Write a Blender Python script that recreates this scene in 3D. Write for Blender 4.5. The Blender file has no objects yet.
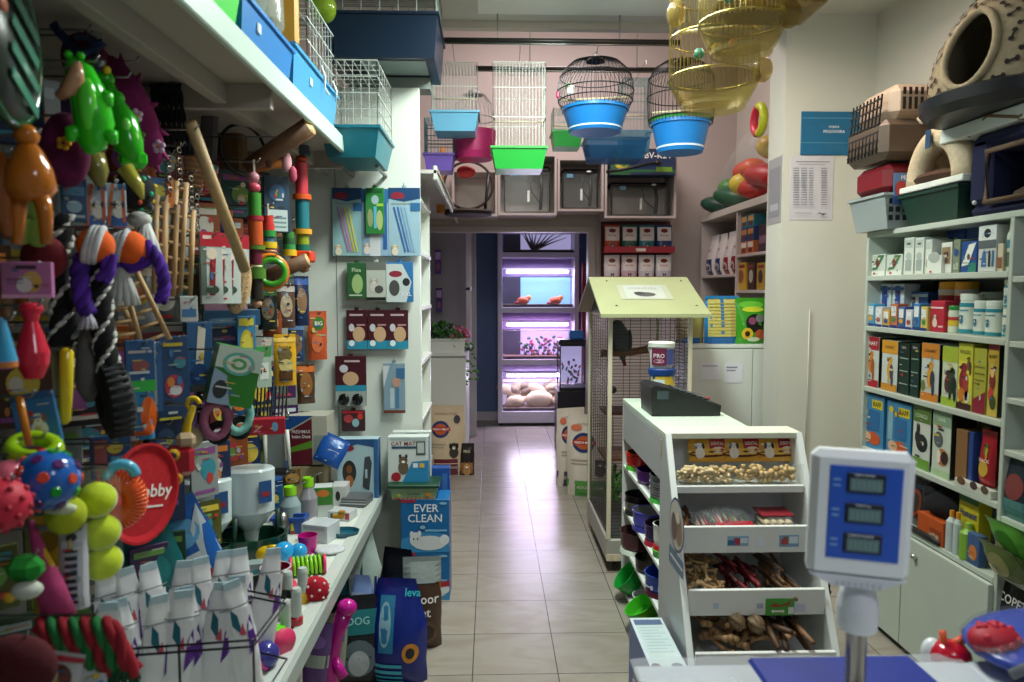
import bpy, bmesh, math, random
from mathutils import Vector, Matrix, Euler
random.seed(7)
S = bpy.context.scene
COL = S.collection
PI = math.pi
R = math.radians
# ---------------------------------------------------------------- camera
F = 722.0; EYE = 1.505
cd = bpy.data.cameras.new('camera'); cam = bpy.data.objects.new('camera', cd); COL.objects.link(cam)
cam.location = (0, 0, EYE)
cam.rotation_euler = (R(90 - 4.04), 0, R(-1.67))
cd.sensor_width = 36; cd.lens = F / 1024 * 36
cd.dof.use_dof = True; cd.dof.focus_distance = 3.7; cd.dof.aperture_fstop = 3.2
cd.clip_start = .05
S.camera = cam
CR = cam.rotation_euler.to_matrix()
def at(px, py, X=None, Y=None, Z=None):
    d = CR @ Vector(((px - 512) / F, (341 - py) / F, -1))
    t = X / d.x if X is not None else (Y / d.y if Y is not None else (Z - EYE) / d.z)
    return Vector((0, 0, EYE)) + d * t
# ---------------------------------------------------------------- world, exposure, lamps
S.view_settings.view_transform = 'Standard'; S.view_settings.look = 'None'
S.view_settings.gamma = 1; S.view_settings.use_curve_mapping = False
S.view_settings.exposure = 0.45
w = bpy.data.worlds.new('world'); S.world = w; w.use_nodes = True
w.node_tree.nodes['Background'].inputs[0].default_value = (.62, .8, .78, 1)
w.node_tree.nodes['Background'].inputs[1].default_value = .13
def area(name, loc, rot, sx, sy, power, col):
    l = bpy.data.lights.new(name, 'AREA'); l.shape = 'RECTANGLE'; l.size = sx; l.size_y = sy
    l.energy = power; l.color = col
    o = bpy.data.objects.new(name, l); COL.objects.link(o); o.location = loc; o.rotation_euler = rot
    return o
area('ceiling_light_near', (.3, 2.75, 2.9), (0, 0, 0), .35, 1.3, 54, (.9, 1, .93))
area('ceiling_light_far', (.45, 4.9, 3.6), (R(12), 0, 0), 1.2, .7, 25, (1, .86, .86))
area('ceiling_light_right', (1.3, 3.0, 2.9), (0, R(12), 0), .3, .5, 9, (1, .74, .6))
area('front_fill', (.9, .2, 2.5), (R(38), 0, 0), .5, .4, 6.5, (.86, .9, 1))  # added fill without a fixture, brightens the scale and near foreground
S.cycles.max_bounces = 7; S.cycles.transparent_max_bounces = 16
S.cycles.sample_clamp_indirect = 3
# ---------------------------------------------------------------- materials
_m = {}
def lin(h):
    h = h.lstrip('#')
    if len(h) == 3: h = ''.join(c * 2 for c in h)
    v = [int(h[i:i + 2], 16) / 255 for i in (0, 2, 4)]
    return tuple((c / 12.92 if c <= .04045 else ((c + .055) / 1.055) ** 2.4) for c in v)
KIND = {'p': (.38, 0), 'g': (.14, 0), 'c': (.42, 0), 'f': (.95, 0), 'm': (.28, 1), 'r': (.6, 0), 'w': (.6, 0), 'l': (.22, 0)}
def M(col, kind='p', e=0):
    k = (col, kind, e)
    if k in _m: return _m[k]
    m = bpy.data.materials.new('%s_%s' % (kind, col.strip('#'))); m.use_nodes = True
    N = m.node_tree.nodes; L = m.node_tree.links; b = N['Principled BSDF']; c = lin(col)
    if kind in ('t', 'T', 'a', 'n', 'G'):      # clear film, hard clear plastic, amber plastic, net
        N.remove(b); out = N['Material Output']
        tr = N.new('ShaderNodeBsdfTransparent'); gl = N.new('ShaderNodeBsdfPrincipled'); mx = N.new('ShaderNodeMixShader')
        gl.inputs['Base Color'].default_value = (*c, 1); gl.inputs['Roughness'].default_value = .12
        tr.inputs[0].default_value = (*[1 - (1 - x) * (.1 if kind in 'tG' else .6) for x in c], 1) if kind != 'a' else (*[x ** .35 for x in c], 1)
        mx.inputs[0].default_value = {'t': .1, 'T': .3, 'a': .22, 'n': .5, 'G': .05}[kind]
        if kind == 't':
            ns = N.new('ShaderNodeTexNoise'); ns.inputs['Scale'].default_value = 26
            bp = N.new('ShaderNodeBump'); bp.inputs['Strength'].default_value = .35; bp.inputs['Distance'].default_value = .01
            L.new(ns.outputs[0], bp.inputs['Height']); L.new(bp.outputs[0], gl.inputs['Normal'])
        L.new(tr.outputs[0], mx.inputs[1]); L.new(gl.outputs[0], mx.inputs[2]); L.new(mx.outputs[0], out.inputs[0])
        _m[k] = m; return m
    ro, me = KIND.get(kind, (.5, 0))
    b.inputs['Roughness'].default_value = ro; b.inputs['Metallic'].default_value = me
    if e:
        b.inputs['Base Color'].default_value = (*c, 1)
        b.inputs['Emission Color'].default_value = (*c, 1); b.inputs['Emission Strength'].default_value = e
        _m[k] = m; return m
    tc = N.new('ShaderNodeTexCoord'); ns = N.new('ShaderNodeTexNoise'); rp = N.new('ShaderNodeMix'); rp.data_type = 'RGBA'
    src = tc.outputs['Object']
    if kind == 'w':
        mp = N.new('ShaderNodeMapping'); mp.inputs['Scale'].default_value = (9, 9, 1.2); L.new(src, mp.inputs[0]); src = mp.outputs[0]
    L.new(src, ns.inputs['Vector'])
    ns.inputs['Scale'].default_value = {'f': 60, 'w': 8, 'p': 5, 'c': 14}.get(kind, 7)
    ns.inputs['Detail'].default_value = 3
    a = {'f': .25, 'w': .35}.get(kind, .08)
    rp.inputs['A'].default_value = (*[x * (1 - a) for x in c], 1); rp.inputs['B'].default_value = (*[min(1, x * (1 + a)) for x in c], 1)
    L.new(ns.outputs[0], rp.inputs['Factor']); L.new(rp.outputs['Result'], b.inputs['Base Color'])
    if kind in 'frw':
        bp = N.new('ShaderNodeBump'); bp.inputs['Strength'].default_value = .35; bp.inputs['Distance'].default_value = .004
        L.new(ns.outputs[0], bp.inputs['Height']); L.new(bp.outputs[0], b.inputs['Normal'])
    if kind == 'l':      # crinkled laminate film of bags
        ns.inputs['Scale'].default_value = 18
        bp = N.new('ShaderNodeBump'); bp.inputs['Strength'].default_value = .5; bp.inputs['Distance'].default_value = .006
        L.new(ns.outputs[0], bp.inputs['Height']); L.new(bp.outputs[0], b.inputs['Normal'])
    _m[k] = m; return m
WHITE = M('#dfe4dc', 'p')
# ---------------------------------------------------------------- text
_tx = {}
def text_mesh(s):
    if s in _tx: return _tx[s]
    c = bpy.data.curves.new('t', 'FONT'); c.body = s; c.size = 1; c.resolution_u = 2; c.align_x = 'CENTER'; c.offset = .012
    o = bpy.data.objects.new('t', c); COL.objects.link(o)
    dg = bpy.context.evaluated_depsgraph_get()
    me = bpy.data.meshes.new_from_object(o.evaluated_get(dg))
    v = [tuple(x.co) for x in me.vertices]; f = [tuple(p.vertices) for p in me.polygons]
    bpy.data.objects.remove(o); bpy.data.meshes.remove(me); bpy.data.curves.remove(c)
    if v:
        ys = [p[1] for p in v]; y0, y1 = min(ys), max(ys); hh = max(y1 - y0, .01)
        v = [(p[0] / hh, (p[1] - (y0 + y1) / 2) / hh) for p in v]
    _tx[s] = (v, f); return _tx[s]
# ---------------------------------------------------------------- mesh builder
LABELS = {}
def props(o, label, cat, group=None, kind=None):
    if label: o['label'] = label; LABELS.setdefault(label, []).append((o.name, group))
    if cat: o['category'] = cat
    if group: o['group'] = group
    if kind: o['kind'] = kind
    return o
def thing(name, label, cat, loc, rz=0, group=None, rot=None):
    o = bpy.data.objects.new(name, None); COL.objects.link(o); o.empty_display_size = .05
    o.location = loc; o.rotation_euler = rot if rot else (0, 0, rz)
    return props(o, label, cat, group)
class MB:
    def __init__(s): s.v = []; s.f = []; s.mi = []; s.ms = []; s.sm = []; s.T = Matrix.Identity(4)
    def mid(s, m):
        if m not in s.ms: s.ms.append(m)
        return s.ms.index(m)
    def add(s, vs, fs, m, smooth=False):
        n = len(s.v); k = s.mid(m)
        s.v += [s.T @ Vector(p) for p in vs]
        for f in fs: s.f.append(tuple(i + n for i in f)); s.mi.append(k); s.sm.append(smooth)
        return s
    def box(s, c, d, m, ch=0, rot=None):
        x, y, z = [a / 2 for a in d]; Mx = Matrix.Translation(c)
        if rot: Mx = Mx @ Euler(rot).to_matrix().to_4x4()
        ch = min(ch, x * .9, y * .9, z * .9)
        if ch <= 0:
            vs = [(i * x, j * y, k * z) for i in (-1, 1) for j in (-1, 1) for k in (-1, 1)]
            fs = [(0, 1, 3, 2), (4, 6, 7, 5), (0, 4, 5, 1), (2, 3, 7, 6), (0, 2, 6, 4), (1, 5, 7, 3)]
        else:
            vs = []; ix = {}
            for i in (-1, 1):
                for j in (-1, 1):
                    for k in (-1, 1):
                        for a in range(3):
                            e = [x - ch, y - ch, z - ch]; e[a] += ch
                            ix[i, j, k, a] = len(vs); vs.append((i * e[0], j * e[1], k * e[2]))
            g = lambda i, j, k, a: ix[i, j, k, a]
            fs = []
            for q in (-1, 1):
                o = [(-1, -1), (1, -1), (1, 1), (-1, 1)]; o = o if q > 0 else o[::-1]
                fs += [tuple(g(q, a, b, 0) for a, b in o), tuple(g(b, q, a, 1) for a, b in o), tuple(g(a, b, q, 2) for a, b in o)]
            for a in (-1, 1):
                for b in (-1, 1):
                    fs += [(g(a, b, -1, 0), g(a, b, 1, 0), g(a, b, 1, 1), g(a, b, -1, 1)), (g(a, -1, b, 0), g(a, 1, b, 0), g(a, 1, b, 2), g(a, -1, b, 2)), (g(-1, a, b, 1), g(1, a, b, 1), g(1, a, b, 2), g(-1, a, b, 2))]
                    for c_ in (-1, 1): fs.append(tuple(g(a, b, c_, q) for q in range(3)))
        return s.add([Mx @ Vector(p) for p in vs], fs, m)
    def bx(s, x0, x1, y0, y1, z0, z1, m, ch=0):
        return s.box(((x0 + x1) / 2, (y0 + y1) / 2, (z0 + z1) / 2), (abs(x1 - x0), abs(y1 - y0), abs(z1 - z0)), m, ch)
    def tube(s, pts, r, m, n=8, closed=False, caps=True, flat=1):
        pts = [Vector(p) for p in pts]; k = len(pts); rr = r if isinstance(r, (list, tuple)) else [r] * k
        vs = []; up = None
        for i, p in enumerate(pts):
            a = pts[(i - 1) % k] if (closed or i > 0) else p
            b = pts[(i + 1) % k] if (closed or i < k - 1) else p
            t = (b - a).normalized() if (b - a).length > 1e-9 else Vector((0, 0, 1))
            if up is None: up = Vector((0, 0, 1)) if abs(t.z) < .9 else Vector((1, 0, 0))
            u = t.cross(up)
            u = u.normalized() if u.length > 1e-6 else t.orthogonal().normalized()
            w_ = u.cross(t).normalized(); up = w_
            for j in range(n):
                an = 2 * PI * j / n + (PI / n)
                vs.append(p + (u * math.cos(an) + w_ * math.sin(an) * flat) * rr[i])
        fs = []
        for i in range(k if closed else k - 1):
            for j in range(n):
                i2 = (i + 1) % k; fs.append((i * n + j, i * n + (j + 1) % n, i2 * n + (j + 1) % n, i2 * n + j))
        if caps and not closed: fs += [tuple(range(n))[::-1], tuple(range((k - 1) * n, k * n))]
        return s.add(vs, fs, m, n > 4)
    def wire(s, a, b, r, m): return s.tube([a, b], r, m, 4)
    def lathe(s, prof, m, n=20, c=(0, 0, 0), smooth=True, sx=1, sy=1):
        # prof: (r, z[, material of the band that ends here])
        for i in range(len(prof) - 1):
            r0, z0 = prof[i][:2]; r1, z1 = prof[i + 1][:2]; mm = prof[i + 1][2] if len(prof[i + 1]) > 2 else m
            vs = []; fs = []
            for r, z in ((r0, z0), (r1, z1)):
                vs += [(c[0] + r * sx * math.cos(2 * PI * j / n), c[1] + r * sy * math.sin(2 * PI * j / n), c[2] + z) for j in range(n)]
            for j in range(n): fs.append((j, (j + 1) % n, n + (j + 1) % n, n + j))
            s.add(vs, fs, mm, smooth)
        return s
    def ell(s, c, r, m, n=14, k=8, rot=None):
        Mx = Matrix.Translation(c)
        if rot: Mx = Mx @ Euler(rot).to_matrix().to_4x4()
        if not isinstance(r, (list, tuple)): r = (r, r, r)
        vs = [Mx @ Vector((0, 0, -r[2]))]
        for i in range(1, k):
            ph = -PI / 2 + PI * i / k
            vs += [Mx @ Vector((r[0] * math.cos(ph) * math.cos(2 * PI * j / n), r[1] * math.cos(ph) * math.sin(2 * PI * j / n), r[2] * math.sin(ph))) for j in range(n)]
        vs.append(Mx @ Vector((0, 0, r[2]))); fs = []
        for j in range(n): fs.append((0, 1 + (j + 1) % n, 1 + j))
        for i in range(k - 2):
            for j in range(n):
                a = 1 + i * n; b = a + n; fs.append((a + j, a + (j + 1) % n, b + (j + 1) % n, b + j))
        a = 1 + (k - 2) * n; t = len(vs) - 1
        for j in range(n): fs.append((a + j, a + (j + 1) % n, t))
        return s.add(vs, fs, m, True)
    def torus(s, c, R_, r, m, n=24, k=8, rot=(0, 0, 0), a0=0, a1=2 * PI, sy=1):
        Mx = Matrix.Translation(c) @ Euler(rot).to_matrix().to_4x4()
        cl = abs(a1 - a0 - 2 * PI) < 1e-6; q = n if cl else n + 1
        pts = [Mx @ Vector((R_ * math.cos(a0 + (a1 - a0) * i / n), R_ * sy * math.sin(a0 + (a1 - a0) * i / n), 0)) for i in range(q)]
        return s.tube(pts, r, m, k, closed=cl)
    def prism(s, poly, y0, y1, m):      # outline in x,z pushed from y0 to y1
        n = len(poly); vs = [(p[0], y0, p[1]) for p in poly] + [(p[0], y1, p[1]) for p in poly]
        fs = [tuple(range(n)), tuple(range(n, 2 * n))[::-1]] + [(i, n + i, n + (i + 1) % n, (i + 1) % n) for i in range(n)]
        return s.add(vs, fs, m)
    def build(s, name, parent=None, label=None, loc=None, rz=0, cat=None, group=None, kind=None, rot=None):
        me = bpy.data.meshes.new(name); me.from_pydata([tuple(p) for p in s.v], [], s.f)
        for m in s.ms: me.materials.append(m)
        me.polygons.foreach_set('material_index', s.mi); me.polygons.foreach_set('use_smooth', s.sm); me.update()
        o = bpy.data.objects.new(name, me); COL.objects.link(o)
        if parent: o.parent = parent
        if loc is not None: o.location = loc
        o.rotation_euler = rot if rot else (0, 0, rz)
        props(o, label, cat, group, kind)
        return o
def struct(name, mb, **k): return mb.build(name, kind='structure', **k)
def tree(o):
    return [o] + [x for c in o.children for x in tree(c)]
def dup(o, loc=None, rz=None, label=None, group=None, parent=None, rot=None):
    c = o.copy(); COL.objects.link(c)
    if parent: c.parent = parent
    if loc is not None: c.location = loc
    if rz is not None: c.rotation_euler = (0, 0, rz)
    if rot is not None: c.rotation_euler = rot
    if label: c['label'] = label
    if group: c['group'] = group
    if not parent and 'label' in c: LABELS.setdefault(c['label'], []).append((c.name, c.get('group')))
    for ch in o.children: dup(ch, parent=c)
    return c
# ---------------------------------------------------------------- printed decoration
def deco(b, w, h, D, surf, kind='c', off=.0008):
    lay = 0
    for d in D:
        lay += 1; k = d[0]
        def put(pts, fs, col, o2=0):
            vs = [((u - .5) * w, surf(u, v) - off * (1 + .25 * (lay + o2)), v * h) for u, v in pts]
            b.add(vs, fs, M(col, kind))
        if k == 'r':
            _, u0, v0, u1, v1, col = d; n = 5
            put([(u0 + (u1 - u0) * i / n, v0 + (v1 - v0) * j / n) for j in range(n + 1) for i in range(n + 1)],
                [(j * (n + 1) + i, j * (n + 1) + i + 1, (j + 1) * (n + 1) + i + 1, (j + 1) * (n + 1) + i) for j in range(n) for i in range(n)], col)
        elif k == 'e':
            _, u, v, a, c_, col = d; n = 16
            put([(u, v)] + [(u + a * math.cos(2 * PI * i / n), v + c_ * math.sin(2 * PI * i / n)) for i in range(n)],
                [(0, 1 + i, 1 + (i + 1) % n) for i in range(n)], col)
        elif k == 'p':
            put(d[1], [tuple(range(len(d[1])))], d[2])
        elif k == 'q':
            _, u0, v0, u1, v1, col = d; put([(u0, v0), (u1, v0), (u1, v1), (u0, v1)], [(0, 1, 2, 3)], col)
        elif k == 't':
            _, u, v, hh, s_, col = d[:6]
            vs, fs = text_mesh(s_)
            if not vs: continue
            wd = max(p[0] for p in vs) - min(p[0] for p in vs)
            sc = hh * h; mx = (d[6] if len(d) > 6 else .92) * w
            kx = min(sc, mx / wd)
            put([(u + p[0] * kx / w, v + p[1] * sc / h) for p in vs], fs, col, 2)
        elif k in ('dog', 'cat', 'bird'):
            _, u, v, s_, c1, c2 = d; a = h / w
            E = {'dog': [(0, -.55, .42, .5, c1), (0, 0, .3, .34, c1), (-.3, .05, .12, .26, c2), (.3, .05, .12, .26, c2), (0, -.12, .14, .14, '#f0ead8'), (0, -.08, .05, .05, '#1a1410'), (-.11, .08, .04, .04, '#1a1410'), (.11, .08, .04, .04, '#1a1410')],
                 'cat': [(0, -.55, .38, .5, c1), (0, 0, .32, .3, c1), (-.22, .3, .1, .16, c2), (.22, .3, .1, .16, c2), (0, -.1, .14, .1, '#f5f0e8'), (-.12, .06, .05, .05, '#20301a'), (.12, .06, .05, .05, '#20301a')],
                 'bird': [(0, -.1, .24, .42, c1), (.02, .4, .17, .17, c1), (.14, -.15, .16, .36, c2), (.2, -.55, .1, .3, c2), (-.16, .38, .08, .06, '#3a2a18'), (-.02, .45, .035, .035, '#101010')]}[k]
            for j, (x, y, rx, ry, cc) in enumerate(E):
                n = 12
                pu = [(u + x * s_ * a, v + y * s_)] + [(u + (x + rx * math.cos(2 * PI * i / n)) * s_ * a, v + (y + ry * math.sin(2 * PI * i / n)) * s_) for i in range(n)]
                put(pu, [(0, 1 + i, 1 + (i + 1) % n) for i in range(n)], cc, j)
_bz = random.Random(3)
def busy(n=8, cols=('#c8ccc8', '#a83a3a', '#3a6a9a', '#c8b04a', '#2a2c30', '#8a9a94')):
    o = []
    for k in range(n):
        u = _bz.uniform(.06, .6); v = _bz.uniform(.06, .9); o.append(('q', u, v, min(.94, u + _bz.uniform(.12, .35)), v + _bz.uniform(.012, .03), _bz.choice(cols)))
    for k in range(n // 3): o.append(('e', _bz.uniform(.2, .8), _bz.uniform(.2, .8), _bz.uniform(.04, .09), _bz.uniform(.03, .06), _bz.choice(cols)))
    return o
def carton_mb(w, d, h, base, D=(), side=None, kind='c', b=None):
    b = b or MB()
    b.box((0, 0, h / 2), (w, d, h), M(base, kind), .0015)
    if side:
        for q in (-1, 1):
            b.box((q * (w / 2), 0, h / 2), (.001, d - .004, h - .004), M(side, kind))
    deco(b, w, h, D, lambda u, v: -d / 2, kind)
    return b
def carton(name, label, cat, loc, w, d, h, base, D=(), rz=0, side=None, group=None, kind='c', rot=None):
    return carton_mb(w, d, h, base, D, side, kind).build(name, label=label, cat=cat, loc=loc, rz=rz, group=group, rot=rot)
def pouch_mb(w, h, t, base, D=(), kind='l', top='#', seal=.06, waist=.0):
    b = MB(); nu, nv = 10, 14
    def th(u, v):
        a = max(0, 1 - abs(2 * u - 1) ** 3) ** .6
        vv = min(1, (1 - v) / (1 - seal) * .999) if False else v
        g = 1 if v < .25 else max(0, 1 - ((v - .25) / (.75 - seal)) ** 1.7) if v < 1 - seal else 0
        g *= min(1, .55 + v * 3)
        return t / 2 * a * g + .001
    def X(u, v): return (u - .5) * w * (1 - waist * max(0, v - .55) / .45) * (1 + .02 * math.sin(9 * v + 3) + .012 * math.sin(23 * v))
    for sgn in (-1, 1):
        vs = [(X(i / nu, j / nv), sgn * th(i / nu, j / nv), j / nv * h) for j in range(nv + 1) for i in range(nu + 1)]
        fs = [(j * (nu + 1) + i, j * (nu + 1) + i + 1, (j + 1) * (nu + 1) + i + 1, (j + 1) * (nu + 1) + i) for j in range(nv) for i in range(nu)]
        if sgn > 0: fs = [f[::-1] for f in fs]
        b.add(vs, fs, M(base, kind), True)
    vs = [(X(i / nu, 0), s2 * th(i / nu, 0), 0) for i in range(nu + 1) for s2 in (-1, 1)]
    b.add(vs, [(2 * i, 2 * i + 1, 2 * i + 3, 2 * i + 2) for i in range(nu)], M(base, kind))
    deco(b, w, h, D, lambda u, v: -th(min(1, max(0, u)), min(1, max(0, v))), kind, .0016)
    if top != '#': b.box((0, 0, h * (1 - seal / 2)), (w * (1 - waist), .004, h * seal), M(top, kind))
    return b
def pouch(name, label, cat, loc, w, h, t, base, D=(), rz=0, group=None, kind='l', top='#', rot=None, **k):
    return pouch_mb(w, h, t, base, D, kind, top, **k).build(name, label=label, cat=cat, loc=loc, rz=rz, group=group, rot=rot)
def jar(name, label, cat, loc, r, h, body, cap, bands=(), D=(), rz=0, group=None, neck=None, kind='p', rot=None):
    t = thing(name, label, cat, loc, rz, group, rot); b = MB(); ch = h * .16; nr = neck or r * .98
    hb = h - ch
    b.lathe([(0, 0), (r * .96, 0), (r, .004), (r, hb * .86), (nr * .94, hb), (0, hb)], M(body, kind))
    for v0, v1, c_ in bands: b.lathe([(r, v0 * hb), (r * 1.012, v0 * hb), (r * 1.012, v1 * hb), (r, v1 * hb)], M(c_, 'c'))
    if D: deco(b, 2 * r, hb, D, lambda u, v: -r * 1.02 * math.sqrt(max(0, 1 - (2 * u - 1) ** 2)), 'c')
    b.build('body', t)
    MB().lathe([(0, hb), (nr, hb), (nr, h - .003), (nr * .94, h), (0, h)], M(cap, 'p')).build('cap', t)
    return t
def wire_box(w, d, h, m, nx, ny, bars=(0, .5, 1), r=.0012, top=True, z0=0, b=None):
    b = b or MB(); x, y = w / 2, d / 2
    for i in range(nx + 1):
        u = -x + w * i / nx
        for yy in (-y, y): b.wire((u, yy, z0), (u, yy, z0 + h), r, m)
        if top: b.wire((u, -y, z0 + h), (u, y, z0 + h), r, m)
    for i in range(ny + 1):
        v = -y + d * i / ny
        for xx in (-x, x): b.wire((xx, v, z0), (xx, v, z0 + h), r, m)
        if top: b.wire((-x, v, z0 + h), (x, v, z0 + h), r, m)
    for q in bars:
        z = z0 + h * q; b.tube([(-x, -y, z), (x, -y, z), (x, y, z), (-x, y, z)], r * 1.7, m, 4, closed=True)
    return b
def tray_mb(w, d, h, m, taper=.86, wall=.004, lip=.008, b=None, z0=0):
    b = b or MB()
    def ring(k, z, g=0): return [(sx * (w / 2 * k + g), sy * (d / 2 * k + g), z0 + z) for sx, sy in ((-1, -1), (1, -1), (1, 1), (-1, 1))]
    rs = [ring(taper, 0), ring(1, h - .012), ring(1, h - .012, lip), ring(1, h, lip), ring(1, h, -wall), ring(taper, wall, -wall)]
    vs = sum(rs, []); fs = [(3, 2, 1, 0)]
    for i in range(len(rs) - 1):
        for j in range(4): fs.append((4 * i + j, 4 * i + (j + 1) % 4, 4 * i + 4 + (j + 1) % 4, 4 * i + 4 + j))
    n = 4 * (len(rs) - 1); fs.append((n, n + 1, n + 2, n + 3))
    return b.add(vs, fs, m)
def bowl_lathe(b, r, h, m, flare=.8, wall=.004, n=24, inner=None, z0=0, sx=1, sy=1):
    b.lathe([(0, z0), (r * flare, z0), (r * (flare + .12), z0 + h * .3), (r, z0 + h), (r - wall, z0 + h)], m, n, sx=sx, sy=sy)
    b.lathe([(r - wall, z0 + h), (r * (flare + .1) - wall, z0 + h * .3), (r * flare - wall, z0 + wall * 2), (0, z0 + wall * 2)], inner or m, n, sx=sx, sy=sy)
    return b
# ================================================================ SETTING
# tiled floor
def floor_mat():
    m = bpy.data.materials.new('tiled_floor'); m.use_nodes = True; N = m.node_tree.nodes; L = m.node_tree.links; b = N['Principled BSDF']
    g = N.new('ShaderNodeNewGeometry'); mp = N.new('ShaderNodeMapping'); mp.inputs['Location'].default_value = (.075, -3.07 + .336 * 9, 0)
    L.new(g.outputs['Position'], mp.inputs[0])
    br = N.new('ShaderNodeTexBrick'); br.offset = 0; br.inputs['Scale'].default_value = 1
    br.inputs['Brick Width'].default_value = .336; br.inputs['Row Height'].default_value = .336; br.inputs['Mortar Size'].default_value = .0022
    br.inputs['Mortar Smooth'].default_value = .2
    br.inputs['Color1'].default_value = (.31, .285, .24, 1); br.inputs['Color2'].default_value = (.35, .32, .265, 1); br.inputs['Mortar'].default_value = (.06, .055, .05, 1)
    L.new(mp.outputs[0], br.inputs[0])
    m2 = N.new('ShaderNodeMapping'); m2.inputs['Scale'].default_value = (1, 2.6, 1); m2.inputs['Rotation'].default_value = (0, 0, .35); L.new(g.outputs['Position'], m2.inputs[0])
    ns = N.new('ShaderNodeTexNoise'); ns.inputs['Scale'].default_value = 3.2; ns.inputs['Detail'].default_value = 6; ns.inputs['Distortion'].default_value = 1.6; L.new(m2.outputs[0], ns.inputs[0])
    cr = N.new('ShaderNodeValToRGB'); cr.color_ramp.elements[0].position = .36; cr.color_ramp.elements[0].color = (.86, .83, .8, 1); cr.color_ramp.elements[1].position = .6; cr.color_ramp.elements[1].color = (1, 1, 1, 1)
    L.new(ns.outputs[0], cr.inputs[0])
    mx = N.new('ShaderNodeMix'); mx.data_type = 'RGBA'; mx.blend_type = 'MULTIPLY'; mx.inputs['Factor'].default_value = 1
    L.new(br.outputs['Color'], mx.inputs['A']); L.new(cr.outputs[0], mx.inputs['B']); L.new(mx.outputs['Result'], b.inputs['Base Color'])
    b.inputs['Roughness'].default_value = .27; b.inputs['Specular IOR Level'].default_value = .35
    bp = N.new('ShaderNodeBump'); bp.inputs['Strength'].default_value = .4; bp.inputs['Distance'].default_value = .002; bp.invert = True
    L.new(br.outputs['Fac'], bp.inputs['Height']); L.new(bp.outputs[0], b.inputs['Normal'])
    return m
def wall_mat(name, col, rough=.6, bump=.15):
    m = bpy.data.materials.new(name); m.use_nodes = True; N = m.node_tree.nodes; L = m.node_tree.links; b = N['Principled BSDF']
    g = N.new('ShaderNodeNewGeometry'); ns = N.new('ShaderNodeTexNoise'); ns.inputs['Scale'].default_value = 1.3; ns.inputs['Detail'].default_value = 5; L.new(g.outputs['Position'], ns.inputs[0])
    c = lin(col); mx = N.new('ShaderNodeMix'); mx.data_type = 'RGBA'
    mx.inputs['A'].default_value = (*[x * .9 for x in c], 1); mx.inputs['B'].default_value = (*[min(1, x * 1.06) for x in c], 1)
    L.new(ns.outputs[0], mx.inputs['Factor']); L.new(mx.outputs['Result'], b.inputs['Base Color']); b.inputs['Roughness'].default_value = rough
    n2 = N.new('ShaderNodeTexNoise'); n2.inputs['Scale'].default_value = 90; L.new(g.outputs['Position'], n2.inputs[0])
    bp = N.new('ShaderNodeBump'); bp.inputs['Strength'].default_value = bump; bp.inputs['Distance'].default_value = .002; L.new(n2.outputs[0], bp.inputs['Height']); L.new(bp.outputs[0], b.inputs['Normal'])
    return m
PAINT = wall_mat('cream_paint', '#cfc9bd'); CEIL = wall_mat('ceiling_paint', '#d6d2c8'); BLUEW = wall_mat('blue_paint', '#5c7396'); LAM = wall_mat('white_laminate', '#dbe1d8', .35, .03)
LOFT = wall_mat('loft_board', '#a8a096', .5, .03)
PINKW = wall_mat('header_laminate', '#bdb0aa', .5, .03); GREYW = wall_mat('grey_laminate', '#b4b1ac', .5, .05)
struct('floor', MB().bx(-1.5, 2.6, -1.2, 9, -.05, 0, floor_mat()))
struct('wall_left', MB().bx(-1.3, -1.2, -.6, 8.4, 0, 3.8, wall_mat('left_paint', '#8f8c84')))
struct('wall_right', MB().bx(2.06, 2.16, -.6, 8.4, 0, 3.8, PAINT))
struct('ceiling', MB().bx(-1.3, 2.16, -.6, 4.05, 2.97, 3.07, CEIL))
struct('ceiling_back', MB().bx(-1.3, 2.16, 4.05, 6.3, 3.75, 3.85, CEIL))
struct('trim_4', MB().bx(at(478, 10, Z=2.95).x, .95, at(480, 14, Z=2.95).y - 1.2, at(480, 14, Z=2.95).y, 2.95, 2.97, M('#eef0e8')))
struct('trim_1', MB().bx(-1.2, 2.06, 4.05, 4.1, 2.93, 3.75, PAINT))
# doorway wall with the opening
DW = 6.1; HZ = at(500, 232, Y=DW).z; XL = -1.2; XR = at(588, 300, Y=DW).x
b = MB(); b.bx(-1.2, 2.06, DW, DW + .12, HZ, 3.75, PINKW); b.bx(XR, 2.06, DW, DW + .12, 0, HZ, PINKW)
struct('wall_back', b)
b = MB(); b.bx(-1.2, XR, DW - .015, DW, HZ, HZ + .05, PINKW, .003); b.bx(XR, XR + .06, DW - .015, DW, 0, HZ + .05, PINKW, .003)
struct('trim_2', b)
struct('wall_room_back', MB().bx(-1.2, 2.06, 8.3, 8.4, 0, 2.6, BLUEW))
struct('ceiling_room', MB().bx(-1.2, 2.06, 6.22, 8.4, 2.6, 2.7, CEIL))
struct('baseboard_back', MB().bx(-1.2, 2.06, 8.28, 8.3, 0, .1, M('#c9c2c4', 'c')))
struct('wall_room_right', MB().bx(1.45, 1.5, 6.22, 8.3, 0, 2.6, BLUEW))
struct('wall_room_left', MB().bx(-1.2, -.15, 7.35, 7.4, 0, 2.6, GREYW))
# pillar on the right
struct('wall_pillar', MB().bx(at(780, 300, Y=3.9).x, 2.06, 3.9, 4.12, 0, 2.97, wall_mat('pillar_paint', '#d3d3c6')))
b = MB(); b.tube([(1.735, 3.885, .5), (1.735, 3.885, 1.4)], .004, M('#c8c8be', 'p'), 6); struct('trim_3', b)
# ================================================================ LEFT WALL FIXTURES
PY = 3.65; PXR = at(421, 300, Y=PY).x
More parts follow.
